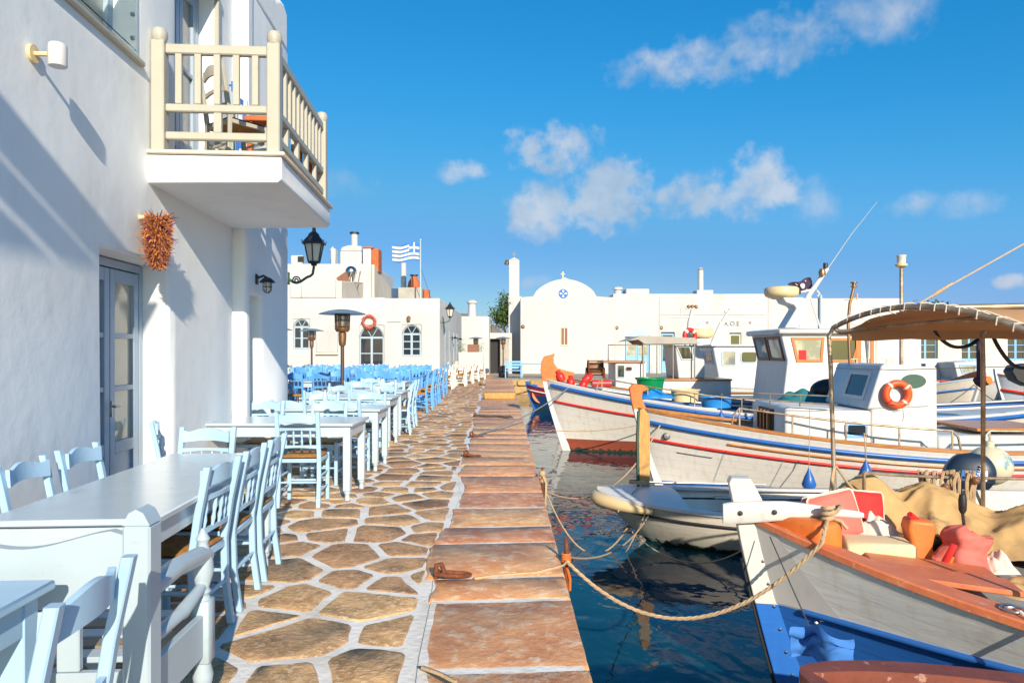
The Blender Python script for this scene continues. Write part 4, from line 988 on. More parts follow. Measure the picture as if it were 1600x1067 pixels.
def make_chair(name, mat, H=.86, spindles=4, plain=False, seat=rush_m, detail=True):
    t = empty(name)
    def rect_sweep(pts, w, d, ch=.005):
        b = MB(); pts = [Vector(p) for p in pts]; k = len(pts); vs = []
        sec = [(-1, -1+.25), (-1+.25, -1), (1-.25, -1), (1, -1+.25), (1, 1-.25), (1-.25, 1), (-1+.25, 1), (-1, 1-.25)]
        for i, p in enumerate(pts):
            sc = 1 if i < k-1 else .96
            for a, c in sec: vs.append(p+Vector((a*w/2*sc, c*d/2*sc, 0)))
        n = 8; fs = [tuple(range(n-1, -1, -1)), tuple((k-1)*n+j for j in range(n))]
        for i in range(k-1):
            for j in range(n): fs.append((i*n+j, i*n+(j+1) % n, (i+1)*n+(j+1) % n, (i+1)*n+j))
        b.add(vs, fs); return b
    def stretchers(b=None):
        r = []
        for s in (-1, 1):
            for z in (.14, .27): r.append(((s*W_/2, -D_/2-.02, z), (s*W_/2, D_/2-.015, z)))
        for z in (.18, .31): r.append(((-W_/2, D_/2-.015, z), (W_/2, D_/2-.015, z)))
        r.append(((-W_/2, -D_/2-.01, .22), (W_/2, -D_/2-.01, .22)))
        return r
    def spind(b, x, z0, z1, y0, y1):
        pr = [0, .15, .3, .5, .7, .85, 1]; rs = [.007, .009, .012, .008, .012, .009, .007]
        b.tube([(x, y0+(y1-y0)*p, z0+(z1-z0)*p) for p in pr], rs, 7)
    ytop = -D_/2-.062; ylow = -D_/2-.02
    sb = MB()
    def st(u, v):
        x = (u-.5)*W_*1.02; y = (v-.5)*D_*1.04; e = min(u, 1-u, v, 1-v)*2
        return Vector((x, y, SH+.004+.022*min(1, e*3)-.014*max(0, e-.25)))
    if detail:
        for s in (-1, 1):
            rect_sweep(post_pts(s, H), .036, .034).build('back_post', mat, t, smooth=40)
            rect_sweep([(s*W_/2, D_/2-.015, 0), (s*W_/2, D_/2-.012, .2), (s*W_/2, D_/2-.012, SH+.005)], .034, .034).build('leg', mat, t, smooth=40)
        for p, q in stretchers():
            b = MB(); p, q = Vector(p), Vector(q); b.tube([p, p.lerp(q, .2), p.lerp(q, .5), p.lerp(q, .8), q], [.008, .010, .012, .010, .008], 7); b.build('stretcher', mat, t, smooth=50)
        b = MB()
        for s in (-1, 1): b.bar((s*W_/2, -D_/2+.02, SH-.025), (s*W_/2, D_/2-.03, SH-.025), .022, .035, ch=.004)
        b.bar((-W_/2+.02, D_/2-.012, SH-.025), (W_/2-.02, D_/2-.012, SH-.025), .022, .035, ch=.004); b.bar((-W_/2+.02, -D_/2, SH-.025), (W_/2-.02, -D_/2, SH-.025), .022, .035, ch=.004)
        b.build('seat_frame', mat, t, smooth=40)
        sb.grid(st, 10, 10); sb.grid(lambda u, v: Vector(((u-.5)*W_*1.0, (v-.5)*D_*1.02, SH-.008)), 2, 2)
        sb.build('seat', seat, t, smooth=60, norm=False)
        b = MB(); crest(b, W_-.034, H-.105, .10, ytop+.016, -.06, .020, .03, scallop=not plain); c = b.build('crest_rail', mat, t, smooth=40)
        if plain:
            c.name = 'crest_rail'
        b = MB(); crest(b, W_-.034, .525, .032, ylow-.006, -.05, .018, .016, scallop=False); b.build('back_rail', mat, t, smooth=40)
        if spindles:
            b = MB(); crest(b, W_-.034, H-.175, .03, ytop+.026, -.05, .018, .028, scallop=False); b.build('back_rail', mat, t, smooth=40)
            for i in range(spindles):
                x = -W_/2+.034+(W_-.068)*(i+.5)/spindles; q = MB(); bl = .024*math.sin(math.pi*(i+.5)/spindles)
                spind(q, x, .55, H-.17, ylow+.004-bl*.7, ytop+.034-bl); q.build('spindle', mat, t, smooth=60)
    else:
        b = MB()
        for s in (-1, 1):
            b.bar((s*W_/2, -D_/2-.03, 0), (s*W_/2, -D_/2, SH), .036, .034); b.bar((s*W_/2, -D_/2, SH), (s*W_/2, -D_/2-.075, H), .036, .034)
            b.bar((s*W_/2, D_/2-.015, 0), (s*W_/2, D_/2-.015, SH), .036, .034)
        for p, q in stretchers(): b.bar(p, q, .018, .018)
        b.build('frame', mat, t)
        sb.bx(-W_/2, W_/2, -D_/2, D_/2, SH-.03, SH+.02, .015); sb.build('seat', seat, t)
        b = MB(); crest(b, W_-.03, H-.16, .15, ytop+.01, -.06, .02, .03); b.bar((-W_/2+.018, ylow, .62), (W_/2-.018, ylow, .62), .02, .05)
        for i in range(3):
            x = -W_/2+W_*(i+1)/4; b.bar((x, ylow, .64), (x, ytop+.01, H-.15), .022, .016)
        b.build('backrest', mat, t, smooth=40)
    return t
proto = {}
proto['light'] = make_chair('taverna_chair', lightblue, .86, 4)
proto['wall'] = make_chair('taverna_chair', lightblue, .86, 0, plain=False)
proto['blue'] = make_chair('blue_chair', brightblue, .96, 3, detail=False)
proto['white'] = make_chair('white_chair', chairwhite, .92, 3, detail=False)
used = set()
GROUPS = {'light': 'pale blue taverna chairs at the white tables', 'wall': 'pale blue taverna chairs at the white tables', 'blue': 'bright blue taverna chairs in the square', 'white': 'cream white chairs of the far taverna'}
def chair(kind, x, y, deg, label, group=None):
    o = proto[kind]
    if kind in used: o = copy_tree(proto[kind])
    used.add(kind)
    o.location = (x, y, 0.005); o.rotation_euler = (0, 0, R(deg+rgc.uniform(-4, 4)))
    tag(o, label, 'chair', group or GROUPS[kind]); return o
rgc = random.Random(21)
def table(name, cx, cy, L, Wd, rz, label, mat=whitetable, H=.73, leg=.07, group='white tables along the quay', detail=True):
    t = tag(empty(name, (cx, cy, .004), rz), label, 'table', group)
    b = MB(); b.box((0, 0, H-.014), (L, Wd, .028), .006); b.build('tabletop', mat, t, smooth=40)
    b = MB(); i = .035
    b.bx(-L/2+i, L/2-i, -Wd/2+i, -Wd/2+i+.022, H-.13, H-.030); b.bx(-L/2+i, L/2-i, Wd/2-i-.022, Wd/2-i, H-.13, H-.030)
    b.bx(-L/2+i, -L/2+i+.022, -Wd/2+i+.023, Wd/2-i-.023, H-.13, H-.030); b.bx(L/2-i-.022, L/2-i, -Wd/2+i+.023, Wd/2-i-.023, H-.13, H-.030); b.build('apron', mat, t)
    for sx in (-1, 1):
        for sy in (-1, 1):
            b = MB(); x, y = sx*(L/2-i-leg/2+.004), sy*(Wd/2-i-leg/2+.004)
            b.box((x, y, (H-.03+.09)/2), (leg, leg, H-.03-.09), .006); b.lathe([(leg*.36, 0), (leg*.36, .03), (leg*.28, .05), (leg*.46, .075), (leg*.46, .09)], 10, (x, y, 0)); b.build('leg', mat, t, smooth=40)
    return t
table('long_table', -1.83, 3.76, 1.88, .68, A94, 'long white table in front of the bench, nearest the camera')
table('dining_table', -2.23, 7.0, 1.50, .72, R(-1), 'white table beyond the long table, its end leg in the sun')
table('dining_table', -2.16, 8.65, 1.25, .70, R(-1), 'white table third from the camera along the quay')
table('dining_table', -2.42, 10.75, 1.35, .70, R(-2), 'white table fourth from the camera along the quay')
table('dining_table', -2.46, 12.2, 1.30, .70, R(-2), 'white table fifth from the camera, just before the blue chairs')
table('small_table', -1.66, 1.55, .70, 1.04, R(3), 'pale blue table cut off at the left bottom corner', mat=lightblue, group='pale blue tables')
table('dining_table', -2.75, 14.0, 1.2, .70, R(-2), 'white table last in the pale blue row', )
C = chair
C('light', -1.67, 3.50, 92, 'pale blue chair on the quay side of the long table, nearest the bench')
C('light', -1.70, 4.00, 93, 'pale blue chair on the quay side of the long table, middle of three')
C('light', -1.74, 4.50, 94, 'pale blue chair on the quay side of the long table, farthest of three')
C('wall', -2.17, 3.53, -86, 'pale blue chair against the house wall, left of the two by the long table')
C('wall', -2.22, 4.06, -86, 'pale blue chair against the house wall, just left of the house door')
C('light', -2.17, 4.83, 178, 'pale blue chair at the far head of the long table')
C('light', -2.62, 5.75, -70, 'pale blue chair by the house wall at the left end of the second table')
C('light', -1.93, 6.60, 2, 'pale blue chair with sunlit orange seat, back to the camera at the second table')
C('light', -2.72, 7.62, 178, 'pale blue chair with shaded seat beyond the second table, by the wall')
C('light', -2.02, 7.62, 181, 'pale blue chair with shaded seat beyond the second table, quay end')
C('light', -2.50, 8.20, 3, 'pale blue chair at the near side of the third table, by the wall')
C('light', -1.88, 8.22, -2, 'pale blue chair at the near side of the third table, quay end')
C('light', -2.50, 9.25, 180, 'pale blue chair at the far side of the third table, by the wall')
C('light', -1.90, 9.27, 178, 'pale blue chair at the far side of the third table, quay end')
C('light', -2.75, 10.25, 1, 'pale blue chair at the near side of the fourth table, left one')
C('light', -2.12, 10.27, 3, 'pale blue chair at the near side of the fourth table, right one')
C('light', -2.80, 11.32, 180, 'pale blue chair at the far side of the fourth table, left one')
C('light', -2.10, 11.35, 177, 'pale blue chair at the far side of the fourth table, right one')
C('light', -1.95, 12.15, 92, 'pale blue chair with orange seat at the quay end of the fifth table')
C('light', -2.75, 12.78, 180, 'pale blue chair at the far side of the fifth table, left one')
C('light', -2.15, 12.80, 182, 'pale blue chair at the far side of the fifth table, right one')
C('light', -2.02, 13.30, 90, 'pale blue chair on the path edge just beyond the fifth table')
C('light', -2.12, 14.05, 92, 'pale blue chair on the path edge, last before the bright blue chairs')
C('light', -2.95, 13.55, 0, 'pale blue chair at the near side of the last white table')
C('light', -2.95, 14.55, 180, 'pale blue chair at the far side of the last white table')
# pale blue chair in the bottom left corner
C('wall', -1.24, 1.66, 99, 'light blue chair back in the bottom left corner of the photo')

# bright blue tables and chairs
rows = [(16.4, [-2.95, -4.5]), (18.6, [-3.0, -4.55]), (20.8, [-3.1, -4.7, -6.25]), (23.0, [-3.2, -4.8, -6.4]), (25.2, [-3.4, -5.0, -6.6])]
on = ['first', 'second', 'third', 'fourth', 'fifth']
for ri, (y, xs) in enumerate(rows):
    for ci, x in enumerate(xs):
        pos = 'nearest the path' if ci == 0 else ('second from the path' if ci == 1 else 'third from the path')
        table('blue_table', x, y, 1.15, .72, R(-2), 'blue table %s in the %s blue row from the white tables' % (pos, on[ri]), mat=brightblue if ri else whitetable, group='tables among the blue chairs', detail=False)
        for s, nm in ((-.3, 'left'), (.3, 'right')):
            C('blue', x+s, y-.50, rgc.uniform(-4, 4), 'bright blue chair, near %s seat of the table %s, %s blue row' % (nm, pos, on[ri]))
            C('blue', x+s, y+.52, 180+rgc.uniform(-4, 4), 'bright blue chair, far %s seat of the table %s, %s blue row' % (nm, pos, on[ri]))
    C('blue', xs[0]+.78, y+.05, 90, 'bright blue chair at the path end of the %s blue row' % on[ri])
    C('blue', xs[0]+.80, y+.95, 92, 'bright blue chair on the path edge just beyond the %s blue row' % on[ri])
# cream white tables and chairs of the far taverna
for ci, x in enumerate([-3.9, -5.5, -7.1, -8.7]):
    table('white_table', x, 28.0, 1.1, .7, 0, 'cream table in front of the taverna wall, %s from the corner' % on[ci], mat=chairwhite, group='cream tables of the far taverna', detail=False)
    for s, nm in ((-.3, 'left'), (.3, 'right')):
        C('white', x+s, 27.5, 0, 'cream chair, near %s seat of the %s table along the taverna wall' % (nm, on[ci]))
        C('white', x+s, 28.5, 180, 'cream chair, far %s seat of the %s table along the taverna wall' % (nm, on[ci]))
for ci, (x, y) in enumerate([(-2.95, 27.0), (-2.62, 29.4), (-2.45, 31.8), (-2.3, 34.2), (-2.1, 36.6)]):
    table('white_table', x, y, .75, 1.1, 0, 'cream table beside the alley path, %s from the blue chairs' % on[ci], mat=chairwhite, group='cream tables of the far taverna', detail=False)
    for s, nm in ((-.3, 'nearer'), (.3, 'farther')):
        C('white', x+.5, y+s, 90, 'cream chair, %s path-side seat of the %s table beside the alley' % (nm, on[ci]))
        C('white', x-.5, y+s, -90, 'cream chair, %s wall-side seat of the %s table beside the alley' % (nm, on[ci]))
    C('white', x+.45, y+1.15, 100, 'cream chair standing free after the %s table beside the alley path' % on[ci])
# far quay at the right
for ci in range(7):
    x = 21.0+ci*1.75; y = 40.2+(ci % 2)*.5
    table('white_table', x, y, .9, .7, 0, 'white table on the far quay, number %d from the left seen under the canopy' % (ci+1) if False else 'white table on the far quay, %s from the left under the canopy' % (on+['sixth', 'seventh'])[ci], mat=whitepaint, group='white tables on the far quay', detail=False)
    for s, nm in ((-.3, 'left'), (.3, 'right')):
        C('white', x+s, y-.5, 0, 'white chair, %s water-side seat of the %s far quay table under the canopy' % (nm, (on+['sixth', 'seventh'])[ci]), 'white chairs on the far quay')
        C('white', x+s, y+.55, 180, 'white chair, %s landward seat of the %s far quay table under the canopy' % (nm, (on+['sixth', 'seventh'])[ci]), 'white chairs on the far quay')
for ci in range(4):
    x = 11.0+ci*1.9
    table('white_table', x, 42, .9, .7, 0, 'white table before the long white building, %s from the church' % on[ci], mat=whitepaint, group='white tables on the far quay', detail=False)
    C('white', x-.3, 41.5, 0, 'white chair, left one at the %s table before the long white building' % on[ci], 'white chairs on the far quay'); C('white', x+.3, 41.5, 0, 'white chair, right one at the %s table before the long white building' % on[ci], 'white chairs on the far quay')

# blue armchair bench and a white table in front of the church
o = tag(empty('slatted_armchair', (X(802, 38.6), 38.6, 0), R(180)), 'light blue slatted armchair in front of the church door side', 'armchair')
for s in (-1, 1):
    b = MB(); b.box((s*.42, -.22, .47), (.06, .05, .94), .006); b.build('leg', blue2, o); b = MB(); b.box((s*.42, .25, .32), (.06, .05, .64), .006); b.build('leg', blue2, o)
    b = MB(); b.box((s*.42, .015, .655), (.08, .6, .03), .006); b.build('armrest', blue2, o)
for z in (.55, .70, .86): b = MB(); b.box((0, -.22, z), (.78, .03, .11), .006); b.build('back_slat', blue2, o)
b = MB(); b.box((0, .02, .40), (.78, .5, .05), .01); b.build('seat', blue2, o)
table('white_table', X(833, 39), 39.2, 1.3, .7, 0, 'white table standing right of the blue armchair before the church', mat=whitepaint, H=.78, group='white tables on the far quay')
C('blue', X(852, 39.2), 39.2, 90, 'blue chair half hidden behind the orange stem head, right of the white table')

# balcony furniture
bc = make_chair('balcony_chair', beige_m, .90, 0, plain=False); tag(bc, 'beige chair with brown rush seat on the balcony', 'chair')
p = W(6.25, .42, 2.945); bc.location = p; bc.rotation_euler = (0, 0, R(-38))
for z in (.52, .66):
    q = MB(); crest(q, W_-.034, z, .04, -D_/2-.03, -.05, .018, .015, scallop=False); q.build('back_slat', beige_m, bc, smooth=40)
t = tag(empty('balcony_table', W(6.95, .62, 2.945), A94), 'small red wooden table on the balcony', 'table')
b = MB(); b.box((0, 0, .655), (.55, .55, .05), .008); b.build('tabletop', terracotta, t, smooth=40)
for sx in (-1, 1):
    for sy in (-1, 1): b = MB(); b.box((sx*.23, sy*.23, .315), (.05, .05, .63), .006); b.build('leg', terracotta, t, smooth=40)
f = tag(empty('flagstaff', W(7.12, .10, 2.945), 0), 'wall flagstaff with blue cross tip on the balcony', 'flagstaff')
b = MB(); b.tube([(0, 0, 0), (.0, 0, 1.05)], .012, 7); b.build('staff', whitepaint, f); cross(f, (0, 0, 1.05), .11, .009, flagblue)
f2 = tag(empty('furled_flag', W(7.12, .14, 3.92), 0), 'blue and white flag hanging down its staff on the balcony', 'flag')
b = MB()
for i in range(14):
    for j in range(10):
        b.mi = int((i+j*.6)//2.2) % 2
        g_ = lambda u, v: Vector((.02+.10*v+.03*math.sin(v*9+u*3), .05*math.sin(v*12+u*2)-.02, -.86*u*(.75+.25*(1-v))))
        b.add([g_(i/14, j/10), g_((i+1)/14, j/10), g_((i+1)/14, (j+1)/10), g_(i/14, (j+1)/10)], [(0, 1, 2, 3)])
b.build('flag_cloth', [flagblue, flagwhite], f2, smooth=180, norm=False)
o = tag(empty('floor_lamp_unit', W(5.72, .80, 2.945), A94), 'small white round spotlight on the balcony floor', 'spotlight')
b = MB(); b.lathe([(.001, -.07), (.05, -.07), (.055, .05), (.001, .06)], 14, (0, 0, .07), Matrix.Rotation(R(70), 3, 'X')); b.bx(-.03, .03, -.03, .03, .001, .03); b.build('lamp_body', whitepaint, o, smooth=40)

# white bench with turned front post, seen from behind
bn = tag(empty('turned_bench', (-1.16, 2.23, .004), R(3)), 'white wooden bench with turned front post and scalloped back, nearest the camera', 'bench')
BL = 1.35
b = MB(); 
def post(x, y, nm):
    p = MB(); p.box((x, y, .43), (.085, .085, .86), .007); p.prism([(x-.042, y-.042, .862), (x+.042, y-.042, .862), (x+.022, y-.042, .90), (x, y-.042, .912), (x-.022, y-.042, .90)], (0, .084, 0)); p.build(nm, whitepaint, bn, smooth=35)
post(0, 0, 'back_post'); post(-BL, 0, 'back_post')
pb = MB(); pl = [(-BL+.045, -.018, .60)]+[(-.045, -.018, .60)]
for i in range(30):
    t = i/29; x = -.045-(BL-.09)*t
    z = .815+.028*math.cos(t*math.pi*4)*(1 if .03 < t < .97 else .4)
    pl.append((x, -.018, z))
pb.prism(pl, (0, .036, 0)); pb.build('back_panel', whitepaint, bn, smooth=35)
pb = MB(); pb.bx(-BL+.045, -.045, -.016, .016, .28, .40, .005); pb.build('back_rail', whitepaint, bn, smooth=35)
for k in range(7):
    x = -.22-(BL-.44)*k/6; pb = MB(); pb.bx(x-.035, x+.035, -.013, .013, .402, .598, .004)
    if k in (0, 3, 6): pb.build('back_stile', whitepaint, bn, smooth=35)
def turned(x, y):
    p = MB(); p.box((x, y, .33), (.07, .07, .24), .006)
    p.lathe([(.022, 0), (.03, .01), (.024, .03), (.034, .05), (.036, .08), (.026, .10), (.022, .11), (.034, .13), (.038, .16), (.030, .195), (.03, .21)], 16, (x, y, 0))
    p.lathe([(.030, .45), (.022, .465), (.030, .48), (.022, .495), (.034, .53), (.040, .56), (.036, .60), (.022, .65), (.018, .665), (.026, .68), (.016, .70), (.006, .72), (.001, .722)], 16, (x, y, 0))
    p.build('front_post', whitepaint, bn, smooth=50)
turned(0.0, .50); turned(-BL, .50)
for x in (0, -BL):
    pb = MB(); pb.tube([(x, .04, .635), (x, .25, .645), (x, .47, .625), (x, .535, .605)], [.032, .034, .034, .030], 14); pb.build('armrest', whitepaint, bn, smooth=50)
    pb = MB(); pb.tube([(x, .04, .47), (x, .28, .47), (x, .30, .47), (x, .48, .50)], [.022, .022, .026, .020], 12); pb.build('side_rail', whitepaint, bn, smooth=50)
    pb = MB(); pb.bx(x-.014, x+.014, .044, .465, .24, .40, .004); pb.build('side_board', whitepaint, bn, smooth=35)
pb = MB(); pb.bx(-BL+.04, -.04, .488, .512, .24, .40, .004); pb.build('front_rail', whitepaint, bn, smooth=35)
for k in range(5):
    pb = MB(); y = .05+.088*k; pb.bx(-BL+.03, -.03, y, y+.07, .402, .422, .004); pb.build('seat_slat', seat_wood if k % 2 else whitepaint, bn, smooth=35)

# patio heaters
def heater(x, y, label, H=2.2, first=[None]):
    if first[0] is None:
        o = empty('patio_heater'); 
        b = MB(); b.lathe([(.23, 0), (.25, .02), (.25, .48), (.22, .56), (.14, .61), (.06, .625)], 22); b.build('tank_housing', black_m, o, smooth=40)
        b = MB(); b.tube([(0, 0, .62), (0, 0, 1.52)], .034, 12); b.build('pole', polebrown, o, smooth=50)
        b = MB(); b.lathe([(.05, 1.5), (.062, 1.53), (.07, 1.60), (.075, 1.74), (.05, 1.76)], 16); b.lathe([(.105, 1.76), (.135, 1.80), (.14, 1.83), (.13, 1.84)], 18); b.build('burner', bronze_m, o, smooth=40)
        b = MB()
        for k in range(20): a = R(18*k); b.tube([(.13*math.cos(a), .13*math.sin(a), 1.84), (.138*math.cos(a), .138*math.sin(a), 2.09)], .0065, 4)
        for z in (1.86, 1.97, 2.08): b.tube([(.136*math.cos(R(18*k)), .136*math.sin(R(18*k)), z) for k in range(20)], .006, 4, closed=True)
        b.build('guard_cage', bronze_m, o, smooth=50)
        b = MB(); b.lathe([(.05, 1.83), (.09, 1.86), (.10, 2.05), (.06, 2.09)], 14); b.build('emitter', steel_m, o, smooth=40)
        b = MB(); b.lathe([(.425, 2.085), (.43, 2.09), (.40, 2.105), (.25, 2.15), (.10, 2.175), (.001, 2.18), ], 28); b.lathe([(.001, 2.10), (.10, 2.11), (.424, 2.084)], 28); b.build('hood', hood_m, o, smooth=40, norm=False)
        first[0] = o
    else: o = copy_tree(first[0])
    o.location = (x, y, 0); s = H/2.18; o.scale = (s, s, s)
    tag(o, label, 'patio heater', 'patio heaters'); return o
heater(X(535, 13.3), 13.3, 'tall patio heater behind the pale blue tables, nearest the camera')
heater(X(487, 25.6), 25.6, 'patio heater standing among the bright blue chairs', 2.25)
heater(X(437, 24.5), 24.5, 'patio heater mostly hidden behind the corner of the near white house', 2.25)
heater(X(743, 39.8), 40.2, 'left patio heater at the end of the alley by the planter', 2.25)
heater(X(786, 39.0), 39.6, 'right patio heater at the end of the alley by the bell tower', 2.25)

# small things left on the tables
def on_table(name, label, cat, x, y, H=.734):
    return tag(empty(name, (x, y, H+.004)), label, cat)
for i, (x, y, lab) in enumerate([(-2.10, 12.25, 'white napkin box on the fifth white table'), (-2.55, 14.0, 'white napkin box on the last white table'), (-2.05, 10.8, 'white napkin box on the fourth white table')]):
    o = on_table('napkin_box', lab, 'napkin box', x, y); b = MB(); b.box((0, 0, .05), (.11, .09, .10), .006); b.build('box', whitepaint, o); b = MB(); b.box((0, 0, .115), (.07, .02, .03), .004); b.build('napkin', cloth_w, o)
for i, (x, y, lab) in enumerate([(-1.98, 12.1, 'white cruet bottle on the fifth white table'), (-2.30, 8.75, 'white cruet bottle on the third white table'), (-2.75, 10.7, 'white cruet bottle on the fourth white table')]):
    o = on_table('cruet_bottle', lab, 'bottle', x, y); b = MB(); b.lathe([(.03, 0), (.032, .02), (.032, .12), (.014, .17), (.014, .20)], 12); b.build('bottle_body', whitepaint, o, smooth=40); b = MB(); b.lathe([(.017, .20), (.017, .225)], 10); b.build('cap', black_m, o)
# ------------------------------------------------------------------ boats
class Hull:
    """caique hull; local x runs aft from the stem head, z=0 is the waterline, -y is the side towards the camera"""
    def __init__(s, L, B, bow, mid, stern, rake=.5, draft=.45, um=.45, c=.72, a=2.2, rs=.35, transom=0, e0=.42, e1=.5, sp=1.7):
        s.sp = sp
        s.L, s.B, s.bow, s.mid, s.stern, s.rake, s.draft, s.um, s.c, s.a, s.rs, s.tr, s.e0, s.e1 = L, B, bow, mid, stern, rake, draft, um, c, a, rs, transom, e0, e1
    def plan(s, u):
        if u < s.um: t = u/s.um; return max(0, 1-(1-t)**s.a)**s.c
        t = (u-s.um)/(1-s.um); return s.tr+(1-s.tr)*max(0, 1-t**2.4)**.75
    def sheer(s, u):
        if u < s.um: return s.mid+(s.bow-s.mid)*((s.um-u)/s.um)**s.sp
        return s.mid+(s.stern-s.mid)*((u-s.um)/(1-s.um))**2
    def x(s, u, v):
        x0 = s.rake*(1-v)**1.15; x1 = s.L-s.rs*(1-v)**1.2
        return x0+(x1-x0)*u
    def S(s, u, v, side=-1, out=0, dz=0):
        e = s.e0+s.e1*abs(2*u-1)**2
        h = s.B/2*s.plan(u)*(max(0, v)**e)
        zs = s.sheer(u); z = -s.draft+(zs+s.draft)*v
        return Vector((s.x(u, v), side*max(0, h+out), z+dz))
    def us(s, n): return [(i/n)**1.5 if i/n < .5 else 1-(1-(i/n)**1)*1 for i in range(n+1)]
    def shell(s, parent, mat, nu=36, nv=14, vmat=None, mats=None):
        k_ = int(nv*.6)
        def VV(u, j): return j/nv if vmat is None else (vmat(u)*j/k_ if j <= k_ else vmat(u)+(1-vmat(u))*(j-k_)/(nv-k_))
        b = MB()
        U = [(.5*(1-math.cos(math.pi*i/nu))) for i in range(nu+1)]
        for side in (-1, 1):
            base = len(b.v); vs = [s.S(u, VV(u, j), side) for u in U for j in range(nv+1)]
            b.v += vs
            for i in range(nu):
                for j in range(nv):
                    f = (base+i*(nv+1)+j, base+(i+1)*(nv+1)+j, base+(i+1)*(nv+1)+j+1, base+i*(nv+1)+j+1)
                    b.f.append(list(f)); b.m.append(0 if vmat is None or j < k_ else 1)
        if s.tr:
            vs = [s.S(1, j/nv, -1) for j in range(nv+1)]+[s.S(1, j/nv, 1) for j in range(nv, -1, -1)]
            b.add(vs, [tuple(range(len(vs)))])
        o = b.build('hull', mats or mat, parent, smooth=45, norm=False)
        at = o.data.attributes.new('plank', 'FLOAT', 'POINT'); nn = (nu+1)*(nv+1); vals = [0.0]*len(o.data.vertices)
        for q in range(2*nn): vals[q] = VV(U[(q % nn)//(nv+1)], q % (nv+1))
        at.data.foreach_set('value', vals)
        return o
    def strake(s, parent, v, r, mat, name='rubbing_strake', u0=.004, u1=.996, out=.0, flat=1.0, sides=(-1, 1), n=40):
        for side in sides:
            b = MB(); b.tube([s.S(u_, v(u_) if callable(v) else v, side, out) for u_ in [u0+(u1-u0)*(.5*(1-math.cos(math.pi*i/n))) for i in range(n+1)]], r, 7); b.build(name, mat, parent, smooth=60)
    def gunwale(s, parent, w, h, mat, name='gunwale', over=.03, n=44, u0=0, u1=1):
        b = MB()
        for side in (-1, 1):
            base = len(b.v)
            for i in range(n+1):
                u = u0+(u1-u0)*(.5*(1-math.cos(math.pi*i/n))); p = s.S(u, 1, side); hb_ = abs(p.y)
                o = hb_+over; q = max(0, hb_-w)
                for yy, zz in ((o, -.2*h), (o, h*.75), (o-.012, h), (q, h), (q, -.2*h)): b.v.append(Vector((p.x, side*yy, p.z+zz)))
            for i in range(n):
                for k in range(5): b.f.append([base+i*5+k, base+i*5+(k+1) % 5, base+(i+1)*5+(k+1) % 5, base+(i+1)*5+k]); b.m.append(0)
        return b.build(name, mat, parent, smooth=35)
    def deck(s, parent, drop, mat, u0=.01, u1=.99, n=30, name='deck', camber=.05):
        b = MB(); us = [u0+(u1-u0)*i/n for i in range(n+1)]; k = 6
        vs = []
        for u in us:
            zs = s.sheer(u); v = (zs-drop+s.draft)/(zs+s.draft); p = s.S(u, v, 1)
            for j in range(k+1): t = -1+2*j/k; vs.append(Vector((p.x, t*max(0, p.y-.01), p.z+camber*(1-t*t))))
        b.add(vs, [(i*(k+1)+j, (i+1)*(k+1)+j, (i+1)*(k+1)+j+1, i*(k+1)+j+1) for i in range(n) for j in range(k)])
        return b.build(name, mat, parent, smooth=60, norm=False)
    def stem(s, parent, mat, th=.10, proud=.07, top=0, aft=False, name='stem_post', w=.12):
        """vertical timber following the stem (or sternpost)"""
        b = MB(); pts = []
        for j in range(11):
            v = j/10; p = s.S(1 if aft else 0, v, 1); pts.append((p.x, p.z))
        sg = 1 if aft else -1
        if top: pts.append((pts[-1][0]+sg*top*.10, pts[-1][1]+top))
        outl = [(x+sg*proud, z) for x, z in pts]+[(x-sg*w, z) for x, z in reversed(pts)]
        b.prism([(x, -th/2, z) for x, z in outl], (0, th, 0)); return b.build(name, mat, parent, bevel=.008)
    def rail(s, parent, u0, u1, h, mat, side=-1, n=6, r=.016, inset=.06, name='guard_rail', ends=True):
        b = MB(); pts = []
        for i in range(n*3+1):
            u = u0+(u1-u0)*i/(n*3); p = s.S(u, 1, side, -inset); pts.append(p+Vector((0, 0, h)))
        if ends:
            p = s.S(u0, 1, side, -inset); pts = [p+Vector((-.12, 0, .03)), p+Vector((-.08, 0, h*.7))]+pts
            p = s.S(u1, 1, side, -inset); pts += [p+Vector((.08, 0, h*.7)), p+Vector((.12, 0, .03))]
        b.tube(pts, r, 7)
        rr = b.build(name, mat, parent, smooth=60)
        for i in range(n+1):
            u = u0+(u1-u0)*i/n; p = s.S(u, 1, side, -inset); q = MB(); q.tube([p+Vector((0, 0, .0)), p+Vector((0, 0, h))], r*.85, 6); q.build('stanchion', mat, parent, smooth=60)
        return rr
def horn(parent, pts, th, mat, name='stem_head'):
    b = MB(); b.prism([(x, -th/2, z) for x, z in pts], (0, th, 0)); return b.build(name, mat, parent, bevel=.012)
def cabin(parent, prof, w, mat, name='deckhouse', w2=None, bevel=.03, y0=0):
    """block with side outline prof (x,z) and half width w"""
    b = MB(); b.prism([(x, y0-w, z) for x, z in prof], (0, 2*w, 0)); return b.build(name, mat, parent, bevel=bevel)
